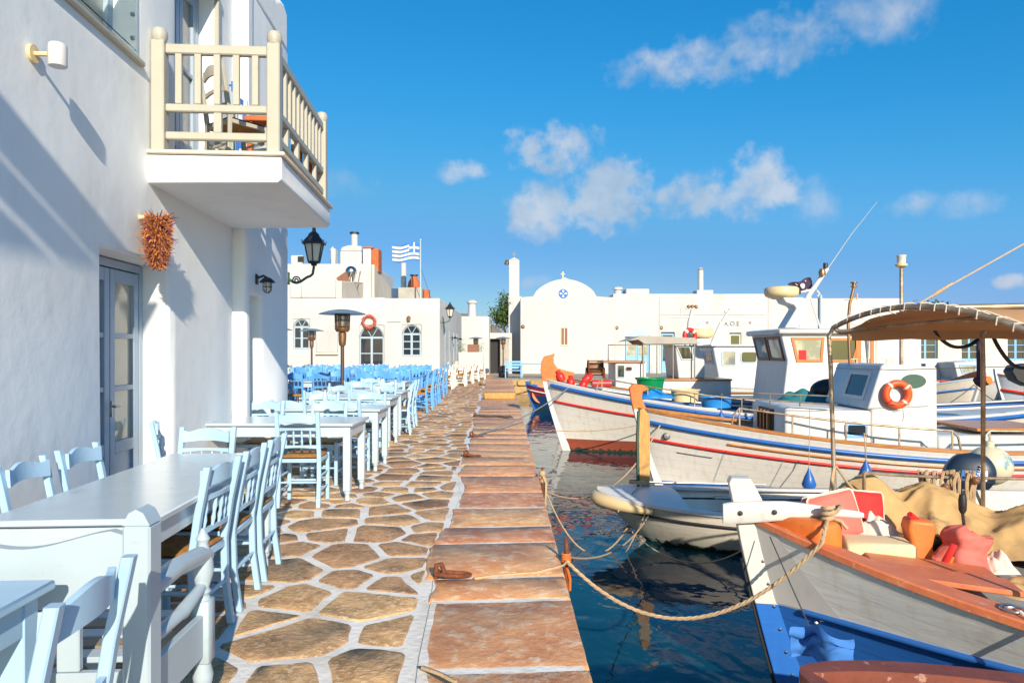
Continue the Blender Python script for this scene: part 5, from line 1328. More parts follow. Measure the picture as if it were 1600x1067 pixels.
def quad_window(parent, q, fw, fmat, gmat, name='window', proud=.02):
    """window on the plane quad q (4 points, outward = right hand rule)"""
    q = [Vector(p) for p in q]; n = (q[1]-q[0]).cross(q[3]-q[0]).normalized(); c = sum(q, Vector())/4
    b = MB(); inn = []
    for i in range(4):
        p = q[i]; e1 = (q[(i+1) % 4]-p).normalized(); e2 = (q[i-1]-p).normalized(); inn.append(p+(e1+e2)*fw)
    vs = [p-n*.01 for p in q]+[p+n*proud for p in q]+[p+n*proud for p in inn]+[p-n*.01 for p in inn]
    fs = []
    for i in range(4):
        j = (i+1) % 4; fs += [(i, j, 4+j, 4+i), (4+i, 4+j, 8+j, 8+i), (8+i, 8+j, 12+j, 12+i)]
    b.add(vs, fs); f = b.build(name, fmat, parent)
    g = MB(); g.add([p+n*.004 for p in inn], [(0, 1, 2, 3)]); g.build('pane', gmat, f, norm=False)
    return f
def side_win(parent, x0, x1, z0, z1, y, fw, fm, gm, slant=0, name='window'): return quad_window(parent, [(x0, y, z0), (x1, y, z0), (x1, y, z1), (x0-slant, y, z1)], fw, fm, gm, name)
def sag(p, q, s, n=16):
    p, q = Vector(p), Vector(q)
    return [p.lerp(q, i/n)-Vector((0, 0, s*4*(i/n)*(1-i/n))) for i in range(n+1)]
def rope(label, pts, r, mat, strands=False, cat='rope', name='mooring_rope', group=None):
    b = MB()
    if strands:
        pts = [Vector(p) for p in pts]; L = [0]
        for i in range(1, len(pts)): L.append(L[-1]+(pts[i]-pts[i-1]).length)
        n = int(L[-1]/.012); res = []
        k = 0
        for i in range(n+1):
            s_ = L[-1]*i/n
            while k < len(L)-2 and L[k+1] < s_: k += 1
            res.append(pts[k].lerp(pts[k+1], (s_-L[k])/max(1e-6, L[k+1]-L[k])))
        for st in range(3):
            q = []
            for i, p in enumerate(res):
                t = (res[min(i+1, n)]-res[max(i-1, 0)]).normalized(); a = t.cross(Vector((0, 0, 1))).normalized(); c = a.cross(t)
                w = i*.55+st*2.094; q.append(p+(a*math.cos(w)+c*math.sin(w))*r*.52)
            b.tube(q, r*.58, 5)
    else: b.tube(pts, r, 6)
    o = b.build(name, mat, smooth=60); return tag(o, label, cat, group)

# ---- near boat: blue below, white and grey above, salmon gunwale
NP = Vector((1.47, 4.50, WATER)); nb = tag(empty('fishing_boat', NP, R(-11)), 'nearest wooden boat with blue bottom, white bow, salmon gunwale and brown canopy', 'boat')
HN = Hull(7.6, 3.5, 1.16, .80, 1.05, rake=.42, draft=.5, um=.45, c=1.0, a=2.0, e0=.54, e1=.36, sp=3)
VB = lambda u: .68+.19*min(1, u/.22)**.8
pn = hull_paint('near_hull_blue', [(-5, (.025, .14, .50))], .3, stain=(.7, .75, .8)); pw = hull_paint('near_hull_grey_white', [(-5, (.68, .69, .67))], .4)
HN.shell(nb, None, nu=60, nv=20, vmat=VB, mats=[pn, pw])
HN.strake(nb, VB, .022, boatblue, u0=.03, out=.006, n=60)
HN.gunwale(nb, .25, .035, orange2_m, over=.02)
HN.deck(nb, .10, deckgrey, name='side_deck')
# broad white stem board with the cross beam (the top of the stem stands above the sheer)
b = MB(); pts = []
for j in range(13):
    v = j/12; p = HN.S(0, v, 1); pts.append((p.x, p.z))
out = [(x-.055, z) for x, z in pts]+[(pts[-1][0]-.10, pts[-1][1]+.22), (pts[-1][0]-.085, pts[-1][1]+.25), (pts[-1][0]+.03, pts[-1][1]+.25), (pts[-1][0]+.05, pts[-1][1]+.22)]+[(x+.16, z) for x, z in reversed(pts)]
b.prism([(x, -.065, z) for x, z in out], (0, .13, 0)); st = b.build('stem_post', hull_paint('near_stem_paint', [(-5, (.025, .14, .50)), (.64, (.60, .575, .54))], .3, stain=(.8, .75, .7)), nb, bevel=.008)
b = MB()
for side in (-1, 1):
    vs = []
    for j in range(9):
        for k_ in (.02, 1, 2, 3, 4):
            w_ = 1-j/8; u_ = (.020+.036*w_)*k_/4; vb_ = VB(u_)+.006; vs.append(HN.S(u_, vb_+(1-vb_)*j/8, side, .007))
    b.add(vs, [(j*5+k, j*5+k+1, (j+1)*5+k+1, (j+1)*5+k) for j in range(8) for k in range(4)])
b.build('bow_plating', boatwhite, nb, smooth=45, norm=False)
b = MB()
vs = []
o_ = [(p[0]-.062, p[1]) for p in pts[:11]]
b.prism([(x-.012, -.05, z) for x, z in o_]+[(x+.012, -.05, z) for x, z in reversed(o_)], (0, .10, 0)); b.build('stem_band', black_m, nb)
for k in range(8):
    b = MB(); x, z = pts[3+k]; b.lathe([(.011, 0), (.009, .006), (.001, .008)], 8, (x+.05, -.066, z+.02), Matrix.Rotation(R(90), 3, 'X')); b.build('bolt', steel_m, nb, smooth=40)
for dx, dz in ((.30, -.42), (.36, -.30), (.18, -.52), (.12, -.40)): b = MB(); b.lathe([(.013, -.02), (.011, .006), (.001, .009)], 8, HN.S(.03+dx*.04, .80+dz*.2, -1, .004), Matrix.Rotation(R(60), 3, 'X')); b.build('bolt', steel_m, nb, smooth=40)
cb = MB(); vs = []
sec = [(-.14, .125, .055), (-.10, .135, .06), (.05, .135, .06), (.22, .12, .05), (.38, .085, .045), (.52, .055, .032), (.64, .045, .028), (.67, .03, .02)]
for i, (x, h_, w_2) in enumerate(sec):
    zc = 1.20+.035*math.sin((x+.1)*3.2); yc = -.10-.02*x
    for k in range(12): a = 2*math.pi*k/12; ca, sa = math.cos(a), math.sin(a); e = .55 if i < 4 else .9; vs.append((x, yc+math.copysign(abs(ca)**e, ca)*w_2*.6, zc+math.copysign(abs(sa)**e, sa)*h_*.5))
fs = [tuple(range(12)), tuple((len(sec)-1)*12+k for k in range(12))]+[(i*12+k, i*12+(k+1) % 12, (i+1)*12+(k+1) % 12, (i+1)*12+k) for i in range(len(sec)-1) for k in range(12)]
cb.add(vs, fs); cb.build('cross_beam', boatwhite, nb, smooth=50)
for q_ in ((-.04, -.137, 1.21), (.16, -.139, 1.225)): b = MB(); b.lathe([(.016, 0), (.014, .008), (.001, .01)], 10, q_, Matrix.Rotation(R(90), 3, 'X')); b.build('bolt', black_m, nb)
# bow knee (orange breasthook), bitt, hatch boards
b = MB(); b.prism([(.13, -.06, 1.0), (.20, .16, 1.0), (.50, .36, 1.0), (.55, .2, 1.0), (.53, -.22, 1.0), (.38, -.28, 1.0)], (0, 0, .20)); b.build('breasthook', orange_m, nb, bevel=.035)
b = MB(); b.prism([(.99, .10, .80), (1.15, .10, .80), (1.13, .10, 1.0), (1.15, .10, 1.10), (1.14, .10, 1.15), (1.0, .10, 1.16), (.985, .10, 1.10), (1.01, .10, 1.0)], (0, .15, 0)); b.build('mooring_bitt', orange_m, nb, bevel=.02)
def hatch(px, py, d, L, Wd, rz, name='hatch_board', mat=None):
    p = nb.matrix_basis.inverted() @ P(px, py, d); b = MB(); b.box(p, (L, Wd, .035), .006, Matrix.Rotation(rz, 3, 'Z')); return b.build(name, mat or orange2_m, nb, smooth=35)
bpy.context.view_layer.update()
for k in range(2): b = MB(); b.box((1.02, -.40+.255*k, .955-.012*k), (.66, .25, .03), .006, Matrix.Rotation(R(-4), 3, 'Z') @ Matrix.Rotation(R(4), 3, 'Y')); b.build('hatch_board', orange2_m, nb, smooth=35)
b = MB(); b.bx(1.75, 3.6, -1.15, 1.1, .62, .70, .01); b.build('fishhold_cover', deckgrey, nb, smooth=35)
for k in range(4): b = MB(); b.bx(1.62+k*.5, 1.68+k*.5, -1.2, 1.2, .70, .80, .01); b.build('deck_beam', dark_m if k % 2 else boatwhite, nb, smooth=35)
b = MB(); b.bx(2.0, 4.5, -.35, .1, .74, .88, .02); b.build('thwart', boatwhite, nb, smooth=35)
# far side bulwark and rail
b = MB(); n = 14; vs = []
for i in range(n+1):
    u = .22+.5*i/n; p = HN.S(u, 1, 1, -.04); vs += [p, p+Vector((0, 0, .30)), p+Vector((0, .05, .30)), p+Vector((0, .05, 0))]
b.add(vs, [(i*4+k, i*4+(k+1) % 4, (i+1)*4+(k+1) % 4, (i+1)*4+k) for i in range(n) for k in range(4)]); b.build('bulwark', boatwhite, nb, smooth=40)
b = MB(); n = 14; vs = []
b.tube([HN.S(.12+.62*i/20, 1, 1, -.05)+Vector((0, 0, .40)) for i in range(21)], .012, 8); b.build('guard_rail', dullsteel, nb, smooth=60)
b = MB()
for i in range(6):
    p = HN.S(.12+.62*i/5, 1, 1, -.05); b.tube([p, p+Vector((0, 0, .40))], .012, 6)
b.build('rail_stanchions', dullsteel, nb, smooth=60)
# canopy: hoop across the beam, posts, cloth
hi = nb.matrix_basis.inverted()
c0 = hi @ P(1302, 512, 5.02); c1 = hi @ P(1432, 479, 4.2); c2 = hi @ Vector((2.63, 3.58, 1.49))
def hoop(t):   # far corner -> crown -> near corner
    return c0*(1-t)*(1-2*t)*1+c1*4*t*(1-t)+c2*t*(2*t-1) if True else None
b = MB(); b.tube([hoop(i/24) for i in range(25)], .017, 10); hp_ = b.build('canopy_hoop', dullsteel, nb, smooth=60)
LA = Vector((3.2, 0, .02))
b = MB(); b.tube([c0, c0+Vector((.05, .03, -.03)), c0+LA*.3, c0+LA], .018, 8); b.tube([c2, c2+LA], .018, 8); b.build('eave_tubes', dullsteel, nb, smooth=60)
b = MB(); b.tube([c1+Vector((0, 0, -.01)), c1+LA], .018, 8); b.build('ridge_tube', dullsteel, nb, smooth=60)
b = MB(); b.tube([c0+Vector((.04, 0, -.03)), hoop(.42)+Vector((.55, 0, -.05))], .012, 6); b.tube([hoop(.16)+Vector((.6, 0, -.03)), hoop(.16)+LA+Vector((0, 0, -.03))], .011, 6); b.build('canopy_brace', dullsteel, nb, smooth=60)
b = MB()
def cl(u, v): 
    h_ = hoop(v); s_ = .05*math.sin(v*math.pi*9)*(1-u)**6*.3
    return h_+LA*u+Vector((.10*(1-u)**3+s_, 0, -.025*math.sin(math.pi*min(1, u*1.3))-.012))
b.grid(cl, 20, 26); b.grid(lambda u, v: c0+LA*(u*1.0)+Vector((.12*(1-u), .0, -.015-.075*v-.006*math.sin(u*40)*v)), 24, 2); b.build('canopy_cloth', canopy_m, nb, smooth=80, norm=False)
for i in range(1, 15):
    t = i/15+.012*math.sin(i*5); p = hoop(t); b = MB(); b.tube([p+Vector((-.028, 0, -.02)), p+Vector((-.022, 0, .022)), p+Vector((.02, 0, .023)), p+Vector((.12, .02*math.sin(i), -.02))], .0036, 4); b.build('lashing', cloth_w, nb, smooth=60)
def cpost(p_top, px_b, py_b, d_b, r=.0155):
    q = hi @ P(px_b, py_b, d_b); b = MB(); b.tube([p_top, p_top+Vector((-.03, 0, -.06)), q+(p_top-q)*.8+Vector((-.02, 0, 0)), q], r, 8); b.build('canopy_post', dullsteel, nb, smooth=60)
cpost(c0, 1305, 808, 5.02); cpost(c0+Vector((.98, 0, 0)), 1536, 800, 5.5); cpost(c2, 1660, 960, 3.5); cpost(c0+LA, 1740, 800, 5.6)
# ring and eye on the gunwale
p = HN.S(.150, 1, -1, -.12)+Vector((0, 0, .045)); b = MB(); b.tube([p+Vector((.05*math.cos(R(20*k)), .05*math.sin(R(20*k)), .004)) for k in range(18)], .007, 6, closed=True); b.box(p+Vector((0, .05, .0)), (.05, .05, .02), .004); b.build('gunwale_ring', steel_m, nb, smooth=50)
nbm = Matrix.Translation(NP) @ Matrix.Rotation(R(-11), 4, 'Z')
def NW(x, y, z): return nbm @ Vector((x, y, z))
ringp = nbm @ p
rope('short white rope hanging from the gunwale ring of the nearest boat', [ringp+Vector((0, -.05, .01)), ringp+Vector((0, -.17, -.02)), ringp+Vector((-.0, -.20, -.3)), ringp+Vector((.01, -.18, -.6))], .009, cloth_w, name='hanging_rope')
rope('thin line running down the white bow to the blue cloth', [P(1203, 838, 4.28), P(1232, 905, 4.0), P(1274, 1000, 3.72)], .004, rope2_m, name='bow_line')
o = tag(empty('blue_cloth', P(1282, 1010, 3.62), R(-40)), 'crumpled blue cloth tied low on the bow of the nearest boat', 'cloth')
b = MB(); b.grid(lambda u, v: Vector(((u-.5)*.30, .05*math.sin(u*7)+.05*noise.noise(Vector((u*4, v*4, 3))), (v-.6)*.16+.05*noise.noise(Vector((u*3, v*3, 8)))+.03*math.sin(u*3))), 18, 12); b.build('cloth_body', flagblue, o, smooth=180, norm=False)
# tan tarpaulin over the midships
tp = empty('tarpaulin', NW(0, 0, 0), R(-11)); tag(tp, 'crumpled tan tarpaulin heaped over the middle of the nearest boat', 'tarpaulin')
PK = [(.98, .95, 1.36, .95, 7, .3), (1.42, 1.0, 1.28, .62, 9, 1.1), (1.30, .55, 1.14, .75, 6, 2.0), (2.05, .75, 1.20, .50, 8, .7), (2.75, .8, 1.12, .45, 7, 2.6), (.72, .70, 1.18, 1.1, 6, .2)]
def tarp(u, v):
    x = .60+2.5*u; y = .16+1.17*v+.35*u*v
    y += .30*(1-u)*(1-v)-.35*u*(1-v)*u
    x += .03*noise.noise(Vector((y*6, 1, 2))); 
    acc = 0; tot = 0
    for (px, py, h, sl, n, ph) in PK:
        dx, dy = x-px, (y-py)*1.05; d = math.sqrt(dx*dx+dy*dy+.004); an = math.atan2(dy, dx)
        an += .5*noise.noise(Vector((x*2.2, y*2.2, ph)))
        w = abs(math.sin(an*n/2+ph)); fold = (1-w)**1.6-.3
        z = h-sl*d*(1-.18*d)+.15*d*fold*(.6+.8*abs(noise.noise(Vector((an*2, ph, 5)))))
        k = math.exp(z*26); acc += z*k; tot += k
    z = acc/tot
    z = max(z, .80+.03*noise.noise(Vector((x*6, y*6, 1)))+.02)
    for a_, s_ in ((.012, 6), (.006, 13)): z += a_*(1-abs(noise.noise(Vector((x*s_, y*s_*.6+x*2, 9))))*3)
    return Vector((x, y, z))
b = MB(); b.grid(tarp, 110, 80); b.build('tarpaulin_cloth', canvas_m, tp, smooth=180, norm=False)
# cushions, foam block, bag etc. on the foredeck
def cushion(name, loc, rz, tilt, sz, mats, label, cat, tilt2=0):
    o = empty(name, loc, 0); o.rotation_euler = (tilt, tilt2, rz); tag(o, label, cat)
    b = MB(); w, h, t = sz
    def face(sg): return lambda u, v: Vector(((u-.5)*w*(1-.06*abs(2*v-1)**4), sg*t/2*(.42+.58*(max(0, (1-abs(2*u-1)**3.5))*max(0, (1-abs(2*v-1)**3.5)))**.5)+.006*noise.noise(Vector((u*5, v*5, sg))), v*h))
    b.grid(face(-1), 16, 16); b.grid(face(1), 16, 16)
    k = 17; n0 = 0
    b.build('cover', mats[0], o, smooth=60, norm=False)
    bd_ = MB()
    pts = [(x*w/2*.97, z*h+.0) for x, z in [(-1, .06), (-.9, .0), (.9, .0), (1, .06), (1, .94), (.9, 1), (-.9, 1), (-1, .94)]]
    loop = []
    for i in range(8):
        a, c = pts[i], pts[(i+1) % 8]
        for q in range(4): loop.append((a[0]+(c[0]-a[0])*q/4, 0, a[1]+(c[1]-a[1])*q/4))
    ln = len(loop)
    vs = [Vector((x, -t/2*.42, z)) for x, _, z in loop]+[Vector((x, t/2*.42, z)) for x, _, z in loop]
    bd_.add(vs, [(i, (i+1) % ln, ln+(i+1) % ln, ln+i) for i in range(ln)]); bd_.build('side_band', mats[1], o, smooth=60)
    e = MB()
    for sg in (-1, 1): e.tube([(x, sg*t/2*.46, z) for x, _, z in loop], .007, 5, closed=True)
    e.build('piping', mats[2], o, smooth=60)
    return o
r1 = cushion('boat_cushion', P(1312, 843, 4.62), R(10), R(-14), (.34, .30, .15), (pinkred, pinkred, cloth_w), 'faded pink-red seat cushion propped behind the bow beam', 'cushion', R(-10))
r2 = cushion('boat_cushion', P(1345, 832, 4.86), R(8), R(-12), (.32, .28, .12), (redcloth, redcloth, cloth_w), 'bright red seat cushion behind the faded one', 'cushion', R(6))
o = tag(empty('foam_block', NW(.80, .09, .935), R(-12)), 'yellowed white foam block on the foredeck boards', 'foam block'); b = MB(); b.box((0, 0, .05), (.40, .24, .10), .018); b.build('foam_body', foam_m, o, bevel=.008)
bag = tag(empty('red_bag', NW(1.30, .12, .85), R(8)), 'slumped red bag with a hand pump handle sticking out', 'bag')
b = MB()
def bagf(u, v):
    a = 2*math.pi*u; r = (.16+.025*math.sin(3*a+2*v)+.03*noise.noise(Vector((math.cos(a)*2, math.sin(a)*2, v*6))))*(1-.32*v+.10*math.sin(v*9))*(1 if v < .97 else .35)
    return Vector((r*math.cos(a)*1.1+.05*v*v, r*math.sin(a)*.75, .25*v*(1-.16*math.cos(a))+.02*noise.noise(Vector((math.cos(a)*3, math.sin(a)*3, v*5)))))
b.grid(bagf, 40, 20); b.build('bag_body', pinkred, bag, smooth=70, norm=False)
b = MB(); b.tube([(.02, 0, .22), (.0, 0, .36)], .009, 6); b.lathe([(.012, .36), (.022, .38), (.024, .44), (.018, .475), (.001, .48)], 10); b.build('pump_handle', black_m, bag, smooth=50)
b = MB(); b.tube([(-.16, -.05, .02), (-.20, -.10, .10), (-.14, -.1, .2)], .02, 6); b.tube([(-.15, .1, .25), (-.22, .12, .30), (-.28, .1, .34)], .02, 6); b.build('strap', redcloth, bag, smooth=60)
b = MB(); b.bar((-.25, -.12, .0), (-.16, -.10, .13), .03, .02); b.build('yellow_cord', orange_m, bag)
def rag(label, loc, sz, mat, seed, name='crumpled_cloth'):
    o = tag(empty(name, loc), label, 'cloth'); b = MB()
    b.grid(lambda u, v: Vector(((u-.5)*sz[0], (v-.5)*sz[1], .004+sz[2]*(max(0, math.sin(math.pi*u)*math.sin(math.pi*v)))**.6*(.70+.7*noise.noise(Vector((u*3.2+v, v*3, seed)))+.22*noise.noise(Vector((u*7-v*3, v*5, seed)))))), 26, 22); b.build('cloth_body', mat, o, smooth=180, norm=False)
rag('crumpled cream cloth beside the red cushions', NW(.86, .36, .96), (.34, .30, .20), cloth_w, 3)
rag('crumpled tan canvas scrap behind the hatch boards', NW(1.58, -.08, .80), (.55, .34, .09), canvas_m, 5)
rag('small white rag behind the red bag', NW(1.50, .16, .86), (.18, .2, .12), cloth_w, 8)
# pair of orange bundles? coils hanging on the rail
nets = tag(empty('net_floats', NW(1.62, 1.20, .95), 0), 'bundle of brown rope and corks hanging on the far rail', 'rope bundle')
b = MB(); rg = random.Random(6)
for k in range(26):
    x = rg.uniform(-.2, .2); y = rg.uniform(-.05, .05); pts_ = [(x+rg.uniform(-.02, .02), y, .35-.45*i/6+rg.uniform(-.01, .01)) for i in range(7)]; b.tube(pts_, .012, 5)
b.build('rope_hank', rope_m, nets, smooth=60)
for k in range(9): b = MB(); b.ball((rg.uniform(-.18, .18), -.05, rg.uniform(-.05, .3)), .03, 8, 6); b.build('cork_float', brownwood, nets, smooth=60)
# black hoses hanging under the canopy
for lab, pts_ in (('long black rubber hose looped under the canopy', [(1455, 496), (1462, 520), (1485, 540), (1510, 541), (1530, 528), (1543, 505)]), ('black rubber hose at the right under the canopy', [(1546, 505), (1556, 535), (1578, 566), (1600, 575), (1640, 570)])):
    P3 = [P(x, y, 4.9) for x, y in pts_]; sm = []
    for i in range(len(P3)-1):
        p0 = P3[max(0, i-1)]; p1, p2 = P3[i], P3[i+1]; p3 = P3[min(len(P3)-1, i+2)]
        for q in range(6): t = q/6; sm.append(.5*((2*p1)+(p2-p0)*t+(2*p0-5*p1+4*p2-p3)*t*t+(3*p1-p0-3*p2+p3)*t**3))
    sm.append(P3[-1]); rope(lab, sm, .013, rubber_m, cat='hose', name='rubber_hose')
rope('knotted dark rope hanging from the canopy', [P(1529, 505, 5.2), P(1529, 560, 5.2), P(1529, 592, 5.2)], .013, flagblack, name='hanging_rope')
o = tag(empty('rope_knot', P(1530, 596, 5.2)), 'dark knot at the end of the rope under the canopy', 'knot'); b = MB(); b.ball((0, 0, 0), .035, 9, 7); b.ball((.02, 0, -.025), .025, 8, 6); b.ball((-.022, .0, .01), .022, 8, 6); b.build('knot_body', flagblack, o, smooth=60)
rope('thick weathered stay rope from the canopy crown', [P(1436, 474, 4.2), P(1500, 437, 4.3), P(1700, 325, 4.5)], .005, rope_m, name='stay_rope')
o = tag(empty('stay_splice', P(1470, 454, 4.25)), 'dark seized splice on the stay rope', 'splice'); b = MB(); b.tube([(-.06, 0, -.04), (-.02, 0, -.012), (.02, 0, .012), (.07, 0, .045)], [.007, .012, .011, .006], 8); b.build('splice_body', rope_m, o, smooth=60)
rope('tan rope tied to the front canopy post', [P(1304, 728, 5.0), P(1300, 750, 4.98), P(1296, 790, 4.9)], .012, rope_m, name='tie_rope')
rope('tan rope slanting from the front canopy post to the deck', [P(1306, 728, 5.0), P(1325, 755, 4.95), P(1352, 785, 4.9)], .009, rope_m, name='tie_rope')

# small boat with red-brown gunwale in the bottom right corner
rb_ = tag(empty('red_boat', (1.10, 2.72, WATER), R(-26)), 'boat with weathered red-brown gunwale cut off by the bottom edge', 'boat')
HR = Hull(4.2, 1.30, .95, .83, .9, rake=.2, draft=.4)
HR.shell(rb_, redbrown, 24, 10); HR.gunwale(rb_, .09, .04, redbrown); HR.deck(rb_, .18, deckgrey)
HR.strake(rb_, .88, .02, redbrown, out=.01)

# ---- white dinghy with outboard
dn = tag(empty('dinghy', (1.0, 8.35, WATER), R(-3)), 'small white dinghy with a fender round its bow and a blue-grey inside', 'boat')
HD = Hull(4.1, 1.72, .56, .44, .46, rake=.85, draft=.22, um=.5, c=.62, a=2.2, transom=.8, e0=.24, e1=.36, rs=.1)
HD.shell(dn, hull_paint('dinghy_hull', [(-5, (.40, .52, .42)), (.06, (.72, .68, .58))], .35), 30, 10)
HD.gunwale(dn, .10, .03, boatwhite, over=.025); HD.strake(dn, .82, .016, rubber_m, out=.008)
HD.deck(dn, .26, mk('dinghy_inside', (.30, .40, .46), .5, .15, 3), u0=.22, u1=.97, camber=0, name='floor')
b = MB(); k = 8; vs = []
for i in range(9):
    u = .0+.23*i/8
    for j in range(7): t = -1+2*j/6; p = HD.S(u, 1, 1); vs.append(Vector((p.x, t*p.y, p.z+.02+.05*(1-t*t))))
b.add(vs, [(i*7+j, (i+1)*7+j, (i+1)*7+j+1, i*7+j+1) for i in range(8) for j in range(6)]); b.build('foredeck', boatwhite, dn, smooth=60, norm=False)
b = MB(); pts_ = []
for i in range(21):
    t = -1+2*i/20; u = .13*abs(t)**1.6; p = HD.S(u, .92, -1 if t < 0 else 1, .03); pts_.append(p+Vector((-.05*(1-abs(t)), 0, 0)))
b.tube(pts_, [.03+.05*(1-abs(-1+2*i/20)**3) for i in range(21)], 12); b.build('bow_fender', cream_m, dn, smooth=60)
b = MB(); b.bx(1.8, 2.2, -.74, .74, .28, .33, .01); b.bx(2.95, 3.5, -.72, .72, .12, .42, .02); b.build('thwart', boatwhite, dn, smooth=40)
b = MB(); b.bx(2.97, 3.48, -.70, .70, .425, .50, .02); b.build('seat_pad', greyblue, dn, smooth=40)
b = MB(); b.bx(1.5, 3.0, .60, .66, .36, .40, .01); b.tube([(.5, .66, .56), (2.2, .88, .50)], .014, 6); b.build('side_rail', steel_m, dn, smooth=60)
dm = Matrix.Translation((1.0, 8.35, WATER)) @ Matrix.Rotation(R(-3), 4, 'Z')
ob_ = tag(empty('outboard_motor', dm @ Vector((4.15, -.1, .58)), R(-20)), 'dark navy outboard motor with a blue stripe behind the tarpaulin', 'outboard motor')
b = MB()
def cowl(u, v):
    a = 2*math.pi*u; t = v; r = (math.sin(math.pi*min(1, .14+.80*t))**.55)*(1 if t < 1 else 0)
    e = .7; ca, sa = math.cos(a), math.sin(a)
    return Vector((math.copysign(abs(ca)**e, ca)*.30*r+.05*t, math.copysign(abs(sa)**e, sa)*.20*r, .05+.48*t))
b.grid(cowl, 32, 16); b.build('cowl', outb_m, ob_, smooth=60, norm=False)
b = MB()
for v_ in (.42,):
    b.tube([cowl(i/32, .30)*1.0+Vector((0, 0, 0)) for i in range(32)], .010, 5, closed=True)
b.build('cowl_seam', black_m, ob_, smooth=60)
b = MB(); b.grid(lambda u, v: cowl(.70+.11*u, .34+.26*v)+Vector((.0, -.006, 0)), 8, 6); b.build('stripe', flagblue, ob_, smooth=60, norm=False)
b = MB(); b.grid(lambda u, v: cowl(.80+.02*u, .34+.26*v)+Vector((.0, -.007, 0)), 8, 6); b.build('stripe_edge', flagwhite, ob_, smooth=60, norm=False)
letters('YAMAHA', .070, flagwhite, ob_, (.10, -.205, .27), (Matrix.Rotation(R(-70), 3, 'Y') @ Matrix.Rotation(R(90), 3, 'X')).to_euler(), ext=.008)
b = MB(); b.box((.02, 0, -.02), (.34, .22, .14), .03); b.box((.08, 0, -.4), (.16, .10, .66), .03); b.box((-.12, 0, .02), (.14, .26, .10), .01); b.build('leg_housing', outb_m, ob_, smooth=40)
fb = tag(empty('fender_ball', P(1546, 727, 8.3)), 'round pale fender ball with blue and yellow smears beside the outboard', 'fender')
fm = mk('smeared_fender', (.62, .55, .38), .4, .2, 4, col2=(.12, .28, .36), sharp=(.52, .62))
ob_.scale = (.86, .86, .92)
b = MB(); b.ball((0, 0, 0), .24, 18, 12, (1, 1, .95)); b.lathe([(.05, .22), (.05, .28), (.02, .29)], 10); b.build('ball', fm, fb, smooth=60)
# yellow post standing on the dinghy foredeck
pst = tag(empty('mooring_post', dm @ Vector((.62, .42, .53)), R(8)), 'weathered yellow plank post standing at the dinghy bow', 'post')
b = MB(); b.prism([(-.075, 0, 0), (.055, 0, 0), (.06, 0, .5), (.055, 0, .85), (.03, 0, .92), (-.02, 0, .98), (-.07, 0, .96), (-.085, 0, .6)], (0, .05, 0)); b.build('plank', yellowwood, pst, bevel=.006)
b = MB(); b.prism([(-.10, .004, 0), (-.077, .004, 0), (-.088, .004, .6), (-.073, .004, .95), (-.095, .004, .94), (-.11, .004, .6)], (0, .042, 0)); b.build('green_edge', greeniron, pst)
rope('tan lashing holding the yellow post to the dinghy', [dm @ Vector((.54+.12*math.cos(k*.5), .40+.07*math.sin(k*.5), .585+.0012*k)) for k in range(40)], .008, rope_m, name='lashing_rope')

# ---- boat with the lifebuoy
BP = Vector((2.02, 11.55, WATER)); BR = R(-2)
bb = tag(empty('fishing_boat', BP, BR), 'white wooden boat with orange lifebuoy on its low cabin and blue and red stripes', 'boat')
HB_ = Hull(10.2, 2.75, 1.28, .76, 1.15, rake=.52, draft=.5, um=.5, c=.68)
HB_.shell(bb, hull_paint('lifebuoy_hull', [(-5, (.30, .05, .03)), (.06, (.02, .12, .42)), (.13, (.71, .68, .63))]), 44, 16)
HB_.strake(bb, .90, .035, boatblue, out=.012); HB_.strake(bb, .74, .024, red_m, out=.008, u0=.006); HB_.strake(bb, .82, .018, varnish, out=.006, u0=.12)
HB_.gunwale(bb, .14, .035, varnish, over=.01); HB_.deck(bb, .16, boatgrey)
HB_.stem(bb, boatwhite, .11, .05)
horn(bb, [(.09, 1.22), (-.05, 1.24), (-.09, 1.42), (-.12, 1.62), (-.06, 1.68), (.10, 1.67), (.20, 1.60), (.10, 1.56), (.08, 1.46), (.12, 1.36), (.16, 1.28)], .10, orange_m)
p = HB_.S(.035, .80, -1, .0); b = MB(); b.lathe([(.001, -.03), (.055, -.03), (.06, 0), (.05, .03), (.035, .03), (.03, .0), (.001, -.005)], 14, p, Matrix.Rotation(R(75), 3, 'X')); b.build('hawse_fitting', rubber_m, bb, smooth=40)
p0 = HB_.S(.05, .68, -1, .008); 
b = MB(); b.tube([HB_.S(.045+.05*i/8, .66-.06*i/8*0, -1, .012) for i in range(9)], .010, 5); b.build('scupper_strip', deckgrey, bb)
# trunk and wheelhouse   (x along the boat; -y faces the camera)
xb = lambda px, d=10.5: X(px, d)-BP.x
zb = lambda py, d=10.5: Z(py, d)-WATER
xm = lambda px: X(px, 11.1)-BP.x
zm = lambda py: Z(py, 11.1)-WATER
trw = .80
cabin(bb, [(xb(1236), .55), (xb(1237), zb(641)), (xb(1243), zb(636)), (xb(1372), zb(643)), (xb(1372), .5)], trw, boatwhite, 'cabin_trunk', bevel=.04)
cabin(bb, [(xb(1366), zb(641)), (xb(1388), zb(572)), (xb(1394), zb(568)), (xb(1474), zb(574)), (xb(1475), .5), (xb(1372.5), .5), (xb(1372.5), zb(641.5))], trw-.004, boatwhite, 'wheelhouse', bevel=.035)
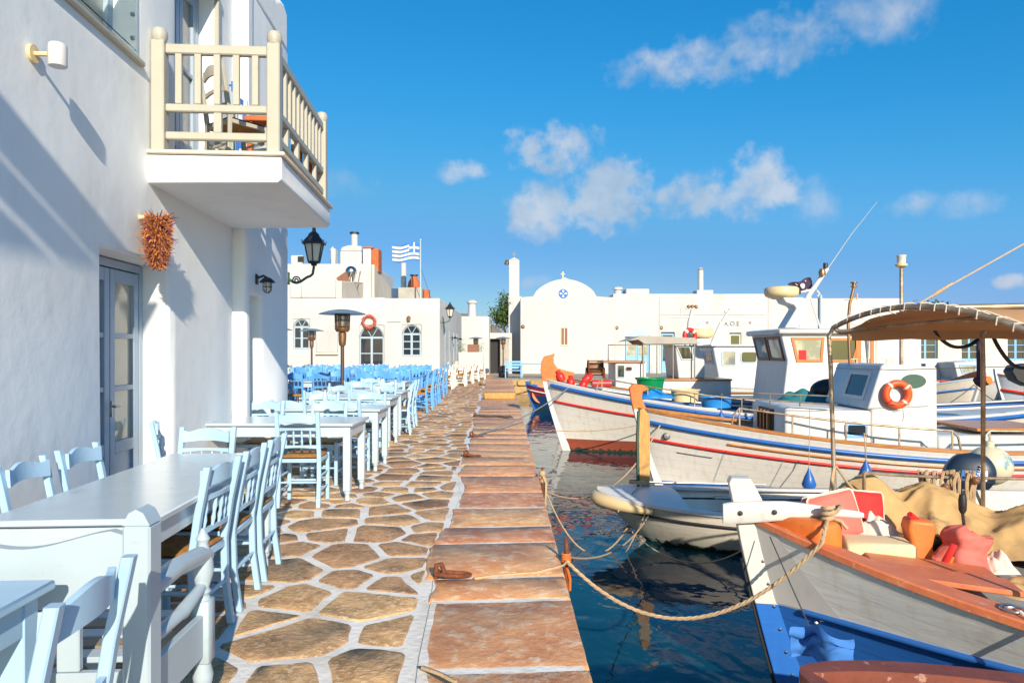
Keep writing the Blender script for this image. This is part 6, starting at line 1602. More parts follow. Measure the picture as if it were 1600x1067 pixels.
# slanted dark front panel: windscreen on the side that leans
side_y = -trw-.004
mk('blue_grey_gelcoat', (.40, .48, .55), .35, .08, 3)
for y_ in (trw+.004, side_y-.006): b = MB(); b.bx(xb(1240), xb(1472), y_, y_+.002, zb(700), zb(700)+.02); b.build('side_moulding', boatgrey, bb)
def fquad(par, xa_, za_, xb_, zb_, ya, yb, fw, fm, gm, name='window'): return quad_window(par, [(xa_, ya, za_), (xa_, yb, za_), (xb_, yb, zb_), (xb_, ya, zb_)], fw, fm, gm, name)
fx = lambda py: xb(1366)+(xb(1388)-xb(1366))*(641-py)/69
def rounded_window(parent, cx_, cz_, w, h, y, fm, gm, r=.05, fw=.035, skew=0, name='window'):
    def ring(w, h, r): 
        pts = []
        for sx, sz, a0 in ((1, 1, 0), (-1, 1, 90), (-1, -1, 180), (1, -1, 270)):
            for k in range(5): a = R(a0+22.5*k); z = sz*(h/2-r)+r*math.sin(a); pts.append((cx_+sx*(w/2-r)+r*math.cos(a)+skew*z, z+cz_))
        return pts
    o, i = ring(w, h, r), ring(w-2*fw, h-2*fw, max(.01, r-fw*.6)); n = len(o)
    b = MB(); vs = [(x, y+.004, z) for x, z in o]+[(x, y-.02, z) for x, z in o]+[(x, y-.02, z) for x, z in i]+[(x, y+.004, z) for x, z in i]
    fs = []
    for q in range(3): fs += [(q*n+k, q*n+(k+1) % n, (q+1)*n+(k+1) % n, (q+1)*n+k) for k in range(n)]
    b.add(vs, fs); f = b.build(name, fm, parent, smooth=40)
    g = MB(); g.add([(x, y-.006, z) for x, z in i], [tuple(range(n))]); g.build('pane', gm, f); return f
fquad(bb, fx(628), zb(628), fx(582), zb(582), .16, -.58, .06, boatwhite, glass_m)
rounded_window(bb, xb(1348), zb(673), .34, .22, side_y, blue2, glass_m, .05, .04)
fg = fquad(bb, xb(1236.2), zb(684), xb(1236.8), zb(645), .42, -.30, .04, black_m, dark_m, 'ventilator')
for k in range(4): b = MB(); yq = .33-.17*k; b.bar((xb(1236)-.03, yq, zb(681)), (xb(1236)-.03, yq, zb(648)), .035, .07); b.build('louvre', bronze_m, fg)
b = MB(); b.lathe([(.001, -.02), (.17, -.02), (.18, -.005), (.18, .01)], 22, (0, 0, 0), Matrix.Rotation(R(90), 3, 'X')); po = b.build('oval_port', greeniron, bb, smooth=40); po.location = (xb(1437), side_y, zb(596)); po.scale = (1, 1, .58)
b = MB(); b.lathe([(.001, -.027), (.13, -.027), (.14, -.02)], 20, (0, 0, 0), Matrix.Rotation(R(90), 3, 'X')); q = b.build('pane', glass_m, po, smooth=40)
lb = tag(empty('lifebuoy', (Matrix.Translation(BP) @ Matrix.Rotation(BR, 4, 'Z')) @ Vector((xb(1408), side_y-.07, zb(616))), BR), 'round orange lifebuoy hung on the white cabin side', 'lifebuoy')
b = MB(); b.tube([(.165*math.cos(2*math.pi*k/32), 0, .165*math.sin(2*math.pi*k/32)) for k in range(32)], .052, 12, closed=True); b.build('ring', lifebuoy_m, lb, smooth=80)
for a0 in (40, 130, 220, 310):
    b = MB(); a = R(a0); c_ = Vector((.165*math.cos(a), 0, .165*math.sin(a))); t_ = Vector((-math.sin(a), 0, math.cos(a))); b.tube([c_-t_*.016, c_+t_*.016], .0545, 12); b.build('band', cloth_w if a0 != 220 else redcloth, lb, smooth=40)
b = MB(); b.tube([(.2*math.cos(R(10*k-90))*1.12, -.02, .2*math.sin(R(10*k-90))*1.12) for k in range(14)], .006, 5); b.tube([(.16, -.04, -.16), (.17, -.04, -.30), (.15, -.04, -.36)], .006, 5); b.build('grab_line', cloth_w, lb, smooth=60)
HB_.rail(bb, .14, .42, .30, dullsteel, n=4); HB_.rail(bb, .47, .80, .32, dullsteel, n=5)
b = MB(); b.tube([(xb(1160), -1.0, zb(622)), (xb(1310), -1.0, zb(632))], .011, 6); b.tube([(xb(1215), -.75, zb(616)), (xb(1215), -.75, zb(640))], .010, 6); b.tube([(xb(1262), -.75, zb(616)), (xb(1262), -.75, zb(640))], .010, 6); b.tube([(xb(1195), -.75, zb(616)), (xb(1310), -.75, zb(620))], .012, 6); b.build('trunk_rail', dullsteel, bb, smooth=60)
# roof clutter and light mast
b = MB(); b.tube([(xm(1410), -.3, zm(571)), (xm(1410), -.3, zm(418))], [.030, .026], 10); mm = b.build('mast', dullsteel, bb, smooth=60)
b = MB(); b.lathe([(.05, 0), (.085, .02), (.09, .05), (.06, .07)], 14, (xm(1410), -.3, zm(418))); b.build('lamp_base', cream_m, mm, smooth=40)
b = MB(); b.lathe([(.062, .07), (.066, .16), (.072, .17), (.072, .19), (.001, .20)], 14, (xm(1410), -.3, zm(418))); b.build('lamp_lens', lampglass, mm, smooth=40)
b = MB(); b.tube([(xb(1384), .2, zb(571)), (xb(1381), .2, zb(500)), (xb(1384), .2, zb(466)), (xb(1391), .2, zb(438))], .025, 8); b.bar((xb(1376), .2, zb(460)), (xb(1396), .2, zb(457)), .03, .02); b.bar((xb(1396), .2, zb(459)), (xb(1396), .2, zb(449)), .03, .02); b.lathe([(.05, 0), (.05, .015), (.032, .02), (.032, .06), (.055, .065), (.055, .085), (.001, .09)], 12, (xb(1391), .2, zb(438))); b.build('bracket_lamp', bronze_m, bb, smooth=50)
b = MB()
for px_ in (1390, 1412, 1440, 1452): b.tube([(xb(px_), .3, zb(570)), (xb(px_)+.0, .3, zb(562)), (xb(px_)+.1, .3, zb(562)), (xb(px_)+.1, .3, zb(572))], .008, 5)
b.build('roof_rail', steel_m, bb, smooth=60)
b = MB(); b.tube([(xb(1445), .5, zb(575)), (xb(1445), .5, zb(520))], .02, 6); b.tube([(xb(1425), .4, zb(575)), (xb(1420), .4, zb(520))], .02, 6); b.tube([(xb(1436), .6, zb(575)), (xb(1436), .6, zb(515))], .02, 6); b.build('awning_pole', wall2_m, bb, smooth=60)
# aft deck of this boat: brown planked hatch and coaming
b = MB(); b.bx(xb(1480), xb(1640), -.7, .7, .66, .95, .03); b.build('engine_box', boatgrey, bb, smooth=40)
for k in range(5): b = MB(); b.bx(xb(1545), xb(1680), -.65+.26*k, -.40+.26*k, 1.0, 1.05, .006); b.build('deck_plank', varnish, bb, smooth=40)
bmx = Matrix.Translation(BP) @ Matrix.Rotation(BR, 4, 'Z')
# sponge-like fenders hanging on its rail: blue cones
def cone_fender(p, label, h=.26, r=.085, rp=.5):
    o = tag(empty('hanging_fender', p), label, 'fender', 'blue hanging fenders'); b = MB(); b.lathe([(.001, -h), (r*.8, -h*.97), (r, -h*.8), (r*.62, -h*.35), (.02, 0), (.012, .03)], 14); b.build('fender_body', boatblue, o, smooth=50)
    b = MB(); b.tube([(0, 0, .02), (.01, 0, rp)], .005, 5); b.build('line', rope_m, o)
cone_fender(P(1127, 643, 13.6), 'blue teardrop fender hanging at the rail between two white boats', .22, .09, .35)
cone_fender(P(1264, 735, 9.05), 'blue teardrop fender hanging low below the round ventilator', .22, .09, .8)
cone_fender(P(1353, 722, 9.05), 'blue teardrop fender hanging below the blue framed window', .20, .09, .45)

# ---- boat with the red bottom and orange framed wheelhouse
AP = Vector((.74, 16.0, WATER)); AR = R(-1.5)
ab = tag(empty('fishing_boat', AP, AR), 'white wooden boat with red-brown bottom, red stripe and orange framed wheelhouse windows', 'boat')
HA = Hull(12.0, 3.3, 1.58, .82, 1.2, rake=.62, draft=.5, um=.5, c=.70)
HA.shell(ab, hull_paint('red_bottom_hull', [(-5, (.30, .075, .045)), (.27, (.71, .68, .62))]), 44, 16)
HA.strake(ab, .955, .045, boatblue, out=.012, u0=.01); HA.strake(ab, .78, .026, red_m, out=.01, u0=.008)
HA.gunwale(ab, .16, .03, boatwhite, over=.005); HA.deck(ab, .14, boatgrey); HA.stem(ab, boatwhite, .14, .06)
horn(ab, [(.14, 1.52), (-.06, 1.55), (-.10, 1.78), (-.08, 1.98), (-.02, 2.10), (.14, 2.14), (.22, 2.17), (.19, 2.06), (.20, 1.96), (.28, 1.84), (.48, 1.78), (.66, 1.74), (.64, 1.62), (.5, 1.55)], .15, orange_m)
xa = lambda px, d=14.85: X(px, d)-AP.x
za = lambda py, d=14.85: Z(py, d)-WATER
xk = lambda px: X(px, 15.9)-AP.x
zk = lambda py: Z(py, 15.9)-WATER
cabin(ab, [(xa(1222), .75), (xa(1233), za(563)), (xa(1223), za(521)), (xa(1260), za(519)), (xa(1440), za(521)), (xa(1440), .7)], 1.0, boatwhite, 'wheelhouse', bevel=.03)
b = MB(); b.bx(xa(1216), xa(1452), -1.15, 1.15, za(522), za(513), .03); b.build('roof', boatwhite, ab, bevel=.03)
for k in range(2): fquad(ab, xa(1232.2), za(564), xa(1223.6), za(525), .86-.90*k, .04-.90*k, .06, brownwood, paleglass)
def awin(x0, x1, x2, x3, y0, y1, fm, gm): quad_window(ab, [(xa(x0), -1.003, za(y1)), (xa(x1), -1.003, za(y1)), (xa(x2), -1.003, za(y0)), (xa(x3), -1.003, za(y0))], .055, fm, gm)
awin(1247, 1287, 1290, 1238, 527, 566, orange_m, paleglass); awin(1296, 1336, 1346, 1297, 528, 566, orange_m, glass_m); 
b = MB(); b.bx(xa(1250), xa(1262), -1.012, -1.0085, za(562), za(547)); b.build('red_cloth_behind_pane', redcloth, ab)
b = MB(); b.bx(xa(1338), xa(1346), -1.035, -1.027, za(566), za(528)); b.bx(xa(1361), xa(1366), -1.025, -1.002, .9, za(525)); b.build('door_post', orange_m, ab)
# radar arch, mast, whip antenna, flag
b = MB(); b.prism([(xk(1219), -.25, zk(513)), (xk(1237), -.25, zk(483)), (xk(1233), -.25, zk(478)), (xk(1221), -.25, zk(474)), (xk(1216), -.25, zk(466)), (xk(1245), -.25, zk(466)), (xk(1258), -.25, zk(470)), (xk(1250), -.25, zk(490)), (xk(1240), -.25, zk(513))], (0, .5, 0)); b.build('radar_mount', boatwhite, ab, bevel=.03)
b = MB(); b.lathe([(.20, -.12), (.25, -.09), (.34, -.06), (.37, .0), (.37, .10), (.33, .14), (.001, .16)], 26, (xk(1220), 0, zk(459))); b.build('radar_dome', cream_m, ab, smooth=50)
b = MB(); b.tube([(xk(1240), 0, zk(513)), (xk(1262), 0, zk(462)), (xk(1291), 0, zk(420))], [.05, .06, .045], 8)
b.tube([(xk(1248), 0, zk(513)), (xk(1263), 0, zk(462))], .022, 6); b.tube([(xk(1280), 0, zk(513)), (xk(1263), 0, zk(460))], .02, 6); b.tube([(xk(1258), .4, zk(513)), (xk(1262), 0, zk(462))], .02, 6)
b.tube([(xk(1250), 0, zk(457)), (xk(1274), 0, zk(451))], .025, 6); b.tube([(xk(1272), -.1, zk(455)), (xk(1276), -.1, zk(460)), (xk(1273), -.1, zk(464))], .02, 6)
mst = b.build('mast', boatwhite, ab, smooth=50)
b = MB(); b.lathe([(.07, -.05), (.08, .02), (.05, .09), (.001, .1)], 10, (xk(1280), -.1, zk(428))); b.build('mast_lamp', bronze_m, mst, smooth=50)
b = MB(); b.lathe([(.05, 0), (.05, .12)], 10, (xk(1288), 0, zk(420))); b.build('clamp', black_m, mst)
b = MB(); b.tube([(xk(1291), 0, zk(421)), (xk(1330), .1, zk(367)), (xk(1374), .2, zk(314))], [.016, .012, .007], 6); b.build('whip_antenna', whitepaint, ab, smooth=60)
fl = tag(empty('skull_flag', (AP.x+xk(1268), 15.95, AP.z+zk(433)), 0), 'ragged dark flag with white skull and crossed swords behind the radar', 'flag')
def fcl(u, v): return Vector((-.50*u+.06*math.sin(v*3), .05*math.sin(u*8+v*2), -.15*u-.33*v+.10*u*v+.02*math.sin(u*9)))
b = MB(); b.grid(fcl, 14, 10); b.build('flag_cloth', flagblack, fl, smooth=180, norm=False)
b = MB()
def disc(cu, cv, ru, rv, n=10): b.add([fcl(cu+ru*math.cos(6.283*k/n), cv+rv*math.sin(6.283*k/n))+Vector((0, -.012, 0)) for k in range(n)], [tuple(range(n))])
disc(.5, .34, .10, .16); disc(.5, .50, .06, .08)
for s in (1, -1):
    a_, c_ = (.25, .5+.35*s), (.75, .5-.35*s); k = [( .02, .03), (-.02, -.03)]
    b.add([fcl(a_[0], a_[1]+.06)+Vector((0, -.010, 0)), fcl(a_[0], a_[1]-.03)+Vector((0, -.010, 0)), fcl(c_[0], c_[1]-.03)+Vector((0, -.010, 0)), fcl(c_[0], c_[1]+.06)+Vector((0, -.010, 0))], [(0, 1, 2, 3)])
b.build('emblem', flagwhite, fl, norm=False)
HA.rail(ab, .10, .56, .30, dullsteel, n=6)
amx = Matrix.Translation(AP) @ Matrix.Rotation(AR, 4, 'Z')
# tubs and buckets on its deck
def tub(name, p, r, h, mat, label, cat, lid=False, taper=.78):
    o = tag(empty(name, p), label, cat); b = MB(); b.lathe([(r*taper, 0), (r*.96, h*.88), (r*1.06, h*.9), (r*1.06, h), (r*.98, h), (r*.94, h*.9), (r*taper*.95, h*.1)], 22); b.build('tub_body', mat, o, smooth=40)
    b = MB(); b.lathe([(r*.93, h*.72), (.001, h*.74)], 20); b.build('contents', tubblue if lid else dark_m, o, smooth=40); return o
dk = lambda px, py, d: P(px, py, d)
tub('green_tub', P(1016, 616, 15.3), .31, .36, green_m, 'green plastic tub on the deck of the red-bottomed boat', 'tub')
tub('blue_basket', P(1070, 627, 15.0), .30, .26, cream_m, 'wicker basket covered with a blue cloth, left of two', 'basket', True, .9)
tub('blue_basket', P(1119, 636, 14.9), .33, .22, tubblue, 'round blue basket, right of the wicker one', 'basket', True, .9)
rag('blue net heap beside the green tub', P(1024, 622, 15.0), (.75, .5, .22), tubblue, 12, 'blue_net')
rag('teal net heap in front of the orange framed wheelhouse', P(1262, 632, 12.6), (1.2, .5, .28), mk('teal_net', (.01, .16, .19), .8, .3, 20), 14, 'teal_net')
hb_ = tag(empty('black_sack', P(1297, 621, 12.9)), 'black sack lying between the wheelhouse and the low cabin', 'sack'); b = MB(); b.ball((0, 0, .12), .30, 16, 10, (1.2, .8, .75)); b.build('sack_body', rubber_m, hb_, smooth=60)
for i, (px_, py_) in enumerate([(876, 589), (892, 598), (911, 602), (917, 592)]):
    o = tag(empty('red_float', P(px_, py_, 15.9)), ['red float nearest the orange stem head', 'red float second from the orange stem head', 'red float lowest on the foredeck', 'upright red float at the right of the group'][i], 'float', 'red floats on the foredeck'); b = MB(); b.lathe([(.001, -.11), (.08, -.09), (.095, 0), (.08, .08), (.05, .10), (.055, .16), (.001, .17)], 12, (0, 0, 0), Matrix.Rotation(R(25*(i-1)), 3, 'Y')); b.build('float_body', red_m, o, smooth=50)
o = tag(empty('red_float', P(940, 599, 16.2)), 'long red cylinder float lying on the foredeck', 'float', 'red floats on the foredeck'); b = MB(); b.tube([(-.22, 0, 0), (.22, .05, 0)], .085, 12); b.build('float_body', red_m, o, smooth=50)

# ---- boat with reel and grey awning
CP = Vector((1.0, 19.6, WATER)); cbm = tag(empty('fishing_boat', CP, R(-1)), 'white boat with net reel and grey awning, behind the red-bottomed boat', 'boat')
HC = Hull(10.5, 3.0, 1.52, 1.0, 1.1, rake=.6, draft=.5, um=.5)
HC.shell(cbm, hull_paint('reel_hull', [(-5, (.20, .05, .04)), (.15, (.68, .64, .58))]), 32, 12); HC.strake(cbm, .95, .05, greyblue, out=.01); HC.strake(cbm, .8, .03, varnish, out=.01); HC.gunwale(cbm, .14, .03, varnish); HC.deck(cbm, .12, boatgrey); HC.stem(cbm, boatwhite, .13, .05)
horn(cbm, [(.12, 1.48), (-.06, 1.5), (-.10, 1.72), (-.06, 1.95), (.16, 2.0), (.10, 1.86), (.12, 1.72), (.34, 1.62), (.3, 1.5)], .13, orange_m)
xc = lambda px, d=18.8: X(px, d)-CP.x
zc = lambda py, d=18.8: Z(py, d)-WATER
rl = tag(empty('net_reel', P(930, 590, 19.3)), 'rusty brown net reel on the bow of the grey awning boat', 'net reel')
b = MB()
for s in (-1, 1): b.lathe([(.001, -.02), (.27, -.02), (.27, .02), (.001, .02)], 18, (s*.24, 0, .33), Matrix.Rotation(R(90), 3, 'Y')); b.bar((s*.30, -.2, 0), (s*.30, 0, .33), .05, .05); b.bar((s*.30, .2, 0), (s*.30, 0, .33), .05, .05)
b.build('reel_frame', rust_m, rl, smooth=40); b = MB(); b.lathe([(.15, -.23), (.18, 0), (.15, .23)], 16, (0, 0, .33), Matrix.Rotation(R(90), 3, 'Y')); b.build('reel_drum', brownwood, rl, smooth=50)
for k in range(8): a = R(45*k); b = MB(); b.tube([(-.24, .24*math.cos(a), .33+.24*math.sin(a)), (.24, .24*math.cos(a), .33+.24*math.sin(a))], .022, 6); b.build('reel_bar', bronze_m, rl)
rl.scale = (.8, .8, .8)
cabin(cbm, [(xc(962), .9), (xc(962), zc(567)), (xc(1010), zc(565)), (xc(1010), .9)], .8, boatwhite, 'fore_cabin'); b = MB(); b.bx(xc(943), xc(1008), -.86, .86, zc(567), zc(564), .01); b.build('cabin_trim', varnish, cbm, smooth=40)
rounded_window(cbm, xc(983), zc(576), .16, .10, -.805, redbrown, dark_m, .03, .02)
side_win(cbm, xc(950)+.25, xc(953)+.4, zc(590), zc(570), -.803, .02, whitepaint, glass_m)
cabin(cbm, [(xc(1004), .95), (xc(1004), zc(593)), (xc(1136), zc(592)), (xc(1136), .95)], 1.15, boatwhite, 'deckhouse'); b = MB(); b.bx(xc(1003), xc(1137), -1.19, 1.19, zc(594), zc(591), .008); b.build('deckhouse_trim', varnish, cbm, smooth=40)
b = MB(); b.prism([(xc(978), -1.0, zc(533)), (xc(1000), -1.0, zc(525)), (xc(1083), -1.0, zc(528)), (xc(1090), -1.0, zc(536)), (xc(1084), -1.0, zc(537.5)), (xc(1006), -1.0, zc(538)), (xc(996), -1.0, zc(531))], (0, 2.0, 0)); b.build('awning', grey_plaster, cbm, bevel=.01)
for px_ in (1004, 1025, 1050, 1083): b = MB(); b.tube([(xc(px_), -.95, zc(592)), (xc(px_), -.95, zc(536))], .018, 6); b.build('awning_post', steel_m, cbm, smooth=60)
b = MB(); b.tube([(xc(951), -.8, zc(568)), (xc(951), -.8, zc(539)), (xc(1004), -.8, zc(539)), (xc(1004), -.8, zc(566))], .018, 6); b.build('bow_rail', dullsteel, cbm, smooth=60)
cabin(cbm, [(xc(1060), zc(591)), (xc(1055), zc(540)), (xc(1090), zc(540)), (xc(1101), zc(560)), (xc(1101), zc(591))], .8, boatgrey, 'wheelhouse'); 
quad_window(cbm, [(xc(1065), -.803, zc(562)), (xc(1084), -.803, zc(562)), (xc(1078), -.803, zc(541)), (xc(1056), -.803, zc(541))], .03, boatgrey, glass_m)
# ---- boat with the windowed cabin behind
EP = Vector((3.3, 24.2, WATER)); eb = tag(empty('fishing_boat', EP, 0), 'white cabin boat with grey slanted windscreen and tan radar, farthest of the moored row', 'boat')
HE = Hull(8.6, 3.0, 1.5, 1.05, 1.1, rake=.6, draft=.5, um=.5); HE.shell(eb, hull_paint('cabin_hull', [(-5, (.05, .12, .3)), (.15, (.72, .70, .66))]), 30, 10); HE.gunwale(eb, .14, .03, boatwhite); HE.deck(eb, .12, boatgrey); HE.strake(eb, .9, .04, boatblue, out=.01)
xe = lambda px, d=23.0: X(px, d)-EP.x
ze = lambda py, d=23.0: Z(py, d)-WATER
cabin(eb, [(xe(1124), 1.0), (xe(1122), ze(585)), (xe(1114), ze(543)), (xe(1120), ze(538)), (xe(1192), ze(542)), (xe(1196), 1.0)], 1.2, boatwhite, 'wheelhouse', bevel=.05)
for k in range(2): fquad(eb, xe(1119), ze(569), xe(1115.2), ze(548), 1.0-1.02*k, .08-1.02*k, .07, greyblue, paleglass)
rounded_window(eb, xe(1139), ze(560), .48, .52, -1.20, whitepaint, paleglass, .06, .05); rounded_window(eb, xe(1170), ze(558), .55, .40, -1.20, whitepaint, glass_m, .10, .04)
b = MB(); b.bx(xe(1110), xe(1200), -1.3, 1.3, ze(541), ze(538), .01); b.build('roof', boatwhite, eb, smooth=40)
b = MB(); b.lathe([(.25, -.14), (.38, -.10), (.42, -.04), (.42, .14), (.36, .19), (.001, .2)], 24, (xe(1110), 0, ze(521))); b.build('radar_dome', cream_m, eb, smooth=50)
b = MB(); b.bx(xe(1100), xe(1122), -.3, .3, ze(540), ze(528), .02); b.build('radar_base', boatwhite, eb, smooth=40)
b = MB(); b.tube([(xe(1128), 0, ze(540)), (xe(1142), 0, ze(506)), (xe(1158), 0, ze(480))], [.08, .06, .03], 8); b.tube([(xe(1140), 0, ze(501)), (xe(1158), 0, ze(500))], .03, 6); b.ball((xe(1151), 0, ze(484)), .05, 8, 6); b.ball((xe(1158), 0, ze(480)), .05, 8, 6); b.build('mast', boatwhite, eb, smooth=50)
b = MB(); b.tube([(xe(1092), .3, ze(540)), (xe(1096), .3, ze(500)), (xe(1101), .3, ze(476))], [.11, .08, .05], 8); b.tube([(xe(1060), .3, ze(492)), (xe(1098), .3, ze(492))], .03, 6); b.tube([(xe(1082), .3, ze(492)), (xe(1082), .3, ze(478))], .03, 6); b.tube([(xe(1090), .3, ze(478)), (xe(1106), .3, ze(477))], .04, 6); b.build('signal_mast', boatwhite, eb, smooth=50)
b = MB()
for px_ in (1094, 1100, 1106): b.ball((xe(px_), .3, ze(475)), .07, 8, 6)
b.build('mast_lamp', bronze_m, eb, smooth=50)
o = tag(empty('lifebuoy', (EP.x+xe(1085), 23.6, EP.z+ze(524)), R(20)), 'red and white lifebuoy on the roof beside the tan radar', 'lifebuoy'); b = MB(); b.tube([(.2*math.cos(6.283*k/24), 0, .2*math.sin(6.283*k/24)) for k in range(24)], .075, 8, closed=True); b.build('ring', red_m, o, smooth=80)
for k in range(4): a = R(45+90*k); c_ = Vector((.2*math.cos(a), 0, .2*math.sin(a))); t_ = Vector((-math.sin(a), 0, math.cos(a))); b = MB(); b.tube([c_-t_*.04, c_+t_*.04], .078, 8); b.build('band', flagwhite, o)
# ---- small blue and red boat by the end wall
FP_ = Vector((X(823, 27.5), 27.5, WATER)); fbt = tag(empty('small_boat', FP_, R(-12)), 'small dark blue and red boat tied under the end wall', 'boat')
HF = Hull(5, 1.9, .95, .7, .75, rake=.4, draft=.3); HF.shell(fbt, hull_paint('small_blue_hull', [(-5, (.015, .07, .20)), (.55, (.45, .02, .03))]), 24, 10); HF.gunwale(fbt, .1, .03, boatblue); HF.deck(fbt, .2, boatgrey); HF.strake(fbt, .85, .025, flagwhite, out=.01); HF.stem(fbt, boatblue, .1, .04, .12)
o = tag(empty('rope_drum', P(846, 616, 27.3)), 'orange cable drum standing on the small blue and red boat', 'drum'); b = MB(); b.lathe([(.001, -.10), (.36, -.10), (.36, -.05), (.16, -.05), (.16, .05), (.36, .05), (.36, .1), (.001, .1)], 20, (0, 0, 0), Matrix.Rotation(R(80), 3, 'X')); b.build('drum_body', orange_m, o, smooth=40)
# ---- boats at the right behind the lifebuoy boat
GP = Vector((X(1531, 20.2), 20.2, WATER)); gb = tag(empty('fishing_boat', GP, R(118)), 'white boat with blue rim and red star on the bow, seen past the lifebuoy cabin', 'boat')
HG = Hull(7.5, 2.5, 1.45, .95, 1.0, rake=.6, draft=.4); HG.shell(gb, hull_paint('star_hull', [(-5, (.55, .50, .42))]), 28, 12); HG.gunwale(gb, .14, .04, greyblue); HG.deck(gb, .04, boatwhite); HG.strake(gb, .85, .03, boatblue, out=.01); HG.strake(gb, .6, .03, red_m, out=.01); HG.stem(gb, boatwhite, .12, .05)
b = MB()
for k, (r0, m) in enumerate(((.42, 0),)):
    pts_ = []
    for q in range(8): a = R(45*q+10); r = .40 if q % 2 == 0 else .12; pts_.append((1.05+r*math.cos(a), r*.8*math.sin(a), 1.44-.10))
    b.prism(pts_, (0, 0, .015))
b.build('painted_star', lifebuoy_m, gb)
gmx = Matrix.Translation(GP) @ Matrix.Rotation(R(118), 4, 'Z')
for k, (a_, c_) in enumerate((((1480, 601), (1536, 584)), ((1482, 607), (1546, 594)))):
    o = tag(empty('orange_tube', P(a_[0], a_[1], 22.5)), ['upper rolled orange cover beyond the lifebuoy cabin', 'lower rolled orange cover beyond the lifebuoy cabin'][k], 'rolled cover', 'rolled orange covers'); b = MB(); e_ = P(c_[0], c_[1], 21.2)-P(a_[0], a_[1], 22.5); b.tube([Vector((0, 0, 0)), e_*.3, e_*.7, e_], [.07, .13, .15, .13], 10); b.build('cover_roll', orange_m, o, smooth=60)
HPs = [(1556, 25.5, R(-4), 'white boat with red waterline at the far right behind the canopy post', (.40, .02, .03), (.62, .64, .66)), (1600, 30, R(-8), 'white boat with a red stripe, last at the right edge', (.06, .10, .25), (.70, .66, .6))]
for px_, d_, rz_, lab, c1_, c2_ in HPs:
    o = tag(empty('moored_boat', (X(px_, d_), d_, WATER), rz_), lab, 'boat'); hh = Hull(7, 2.4, 1.4, .9, 1.0, rake=.5, draft=.4); hh.shell(o, hull_paint('moored_hull', [(-5, c1_), (.22, c2_)]), 24, 10); hh.gunwale(o, .14, .04, varnish); hh.deck(o, .15, boatgrey); hh.strake(o, .7, .05, red_m, out=.01); hh.stem(o, boatwhite, .12, .05, .2)
    cabin(o, [(2.2, .9), (2.4, 1.9), (4.6, 1.9), (4.7, .9)], .8, boatwhite)
    side_win(o, 2.7, 3.4, 1.3, 1.75, -.805, .04, varnish, glass_m); side_win(o, 3.6, 4.3, 1.3, 1.75, -.805, .04, varnish, glass_m)
SP = Vector((X(1470, 32), 32, WATER)); sp_ = tag(empty('speedboat', SP, R(0)), 'white speedboat with a small grey windscreen in front of the far quay', 'boat')
hh = Hull(4.5, 2.0, 1.0, .85, .85, rake=.6, draft=.3, transom=.8); hh.shell(sp_, boatwhite, 24, 10); hh.gunwale(sp_, .1, .03, boatwhite); hh.deck(sp_, .05, boatwhite); cabin(sp_, [(.3, .9), (.1, 1.75), (1.25, 1.8), (1.35, .9)], .8, boatgrey); quad_window(sp_, [(.45, -.803, 1.25), (1.0, -.803, 1.25), (1.1, -.803, 1.65), (.3, -.803, 1.65)], .05, greyblue, paleglass); cabin(sp_, [(1.36, .9), (1.36, 1.75), (3.6, 1.7), (3.6, .9)], .8, boatwhite, 'console')
o = tag(empty('covered_outboard', P(1598, 588, 14)), 'black covered outboard at the right edge under the hoses', 'outboard motor'); b = MB(); b.prism([(-.30, -.13, .10), (-.22, -.13, .22), (.1, -.13, .26), (.3, -.13, .12), (.28, -.13, -.12), (.05, -.13, -.2), (-.2, -.13, -.08)], (0, .28, 0)); b.box((.1, 0, -.35), (.14, .1, .4), .03); b.build('cover', rubber_m, o, bevel=.05)
# boats moored along the far quay
for k, (px_, d_, rz_, lab) in enumerate([(1215, 31, -3, 'white boat hidden behind the wheelhouse, moored before the far quay'), (1330, 33, 2, 'white boat moored before the far quay, behind the low cabin roof')]):
    o = tag(empty('moored_boat', (X(px_, d_), d_, WATER), R(rz_)), lab, 'boat'); hh = Hull(6, 2.2, 1.3, .9, 1.0, rake=.5, draft=.4); hh.shell(o, boatwhite, 20, 8); hh.gunwale(o, .12, .04, varnish); hh.deck(o, .1, boatgrey); cabin(o, [(2, .9), (2.2, 1.9), (4, 1.9), (4.1, .9)], .7, boatwhite); side_win(o, 2.5, 3.1, 1.3, 1.7, -.705, .03, greyblue, glass_m)

# ------------------------------------------------------------------ mooring gear and ropes on the quay
def ring_bolt(px, py, label, r=.075):
    d = EYE*FPX/(py-HZN); o = tag(empty('mooring_ring', (X(px, d), d, .006), R(15)), label, 'mooring ring', 'iron mooring rings on the quay')
    b = MB(); b.tube([(0, 0, -.02), (-.005, .0, .05), (.0, .0, .085), (.03, 0, .09), (.045, 0, .05), (.045, 0, -.02)], .016, 8); b.build('staple', rust_m, o, smooth=60)
    b = MB(); b.tube([(.10+r*1.45*math.cos(2*math.pi*k/18), r*.8*math.sin(2*math.pi*k/18), .022+.014*math.cos(2*math.pi*k/18+2.6)) for k in range(18)], .015, 8, closed=True); b.build('ring', rust_m, o, smooth=60)
    return o
ring_bolt(682, 906, 'rusty iron mooring ring in the white joint, nearest the camera')
ring_bolt(726, 715, 'rusty mooring ring lying on the coping, second from the camera')
ring_bolt(735, 684, 'rusty mooring ring with the blue-grey rope, third from the camera')
ring_bolt(741, 652, 'dark mooring ring with chain, fourth from the camera')
ring_bolt(750, 602, 'dark mooring ring near the far end of the quay', .09)
d_ = EYE*FPX/(878-HZN)
hk = tag(empty('iron_hook', (XR(4.72)+.005, 4.72, -.02)), 'rusty iron hook with orange lashing on the quay edge', 'hook')
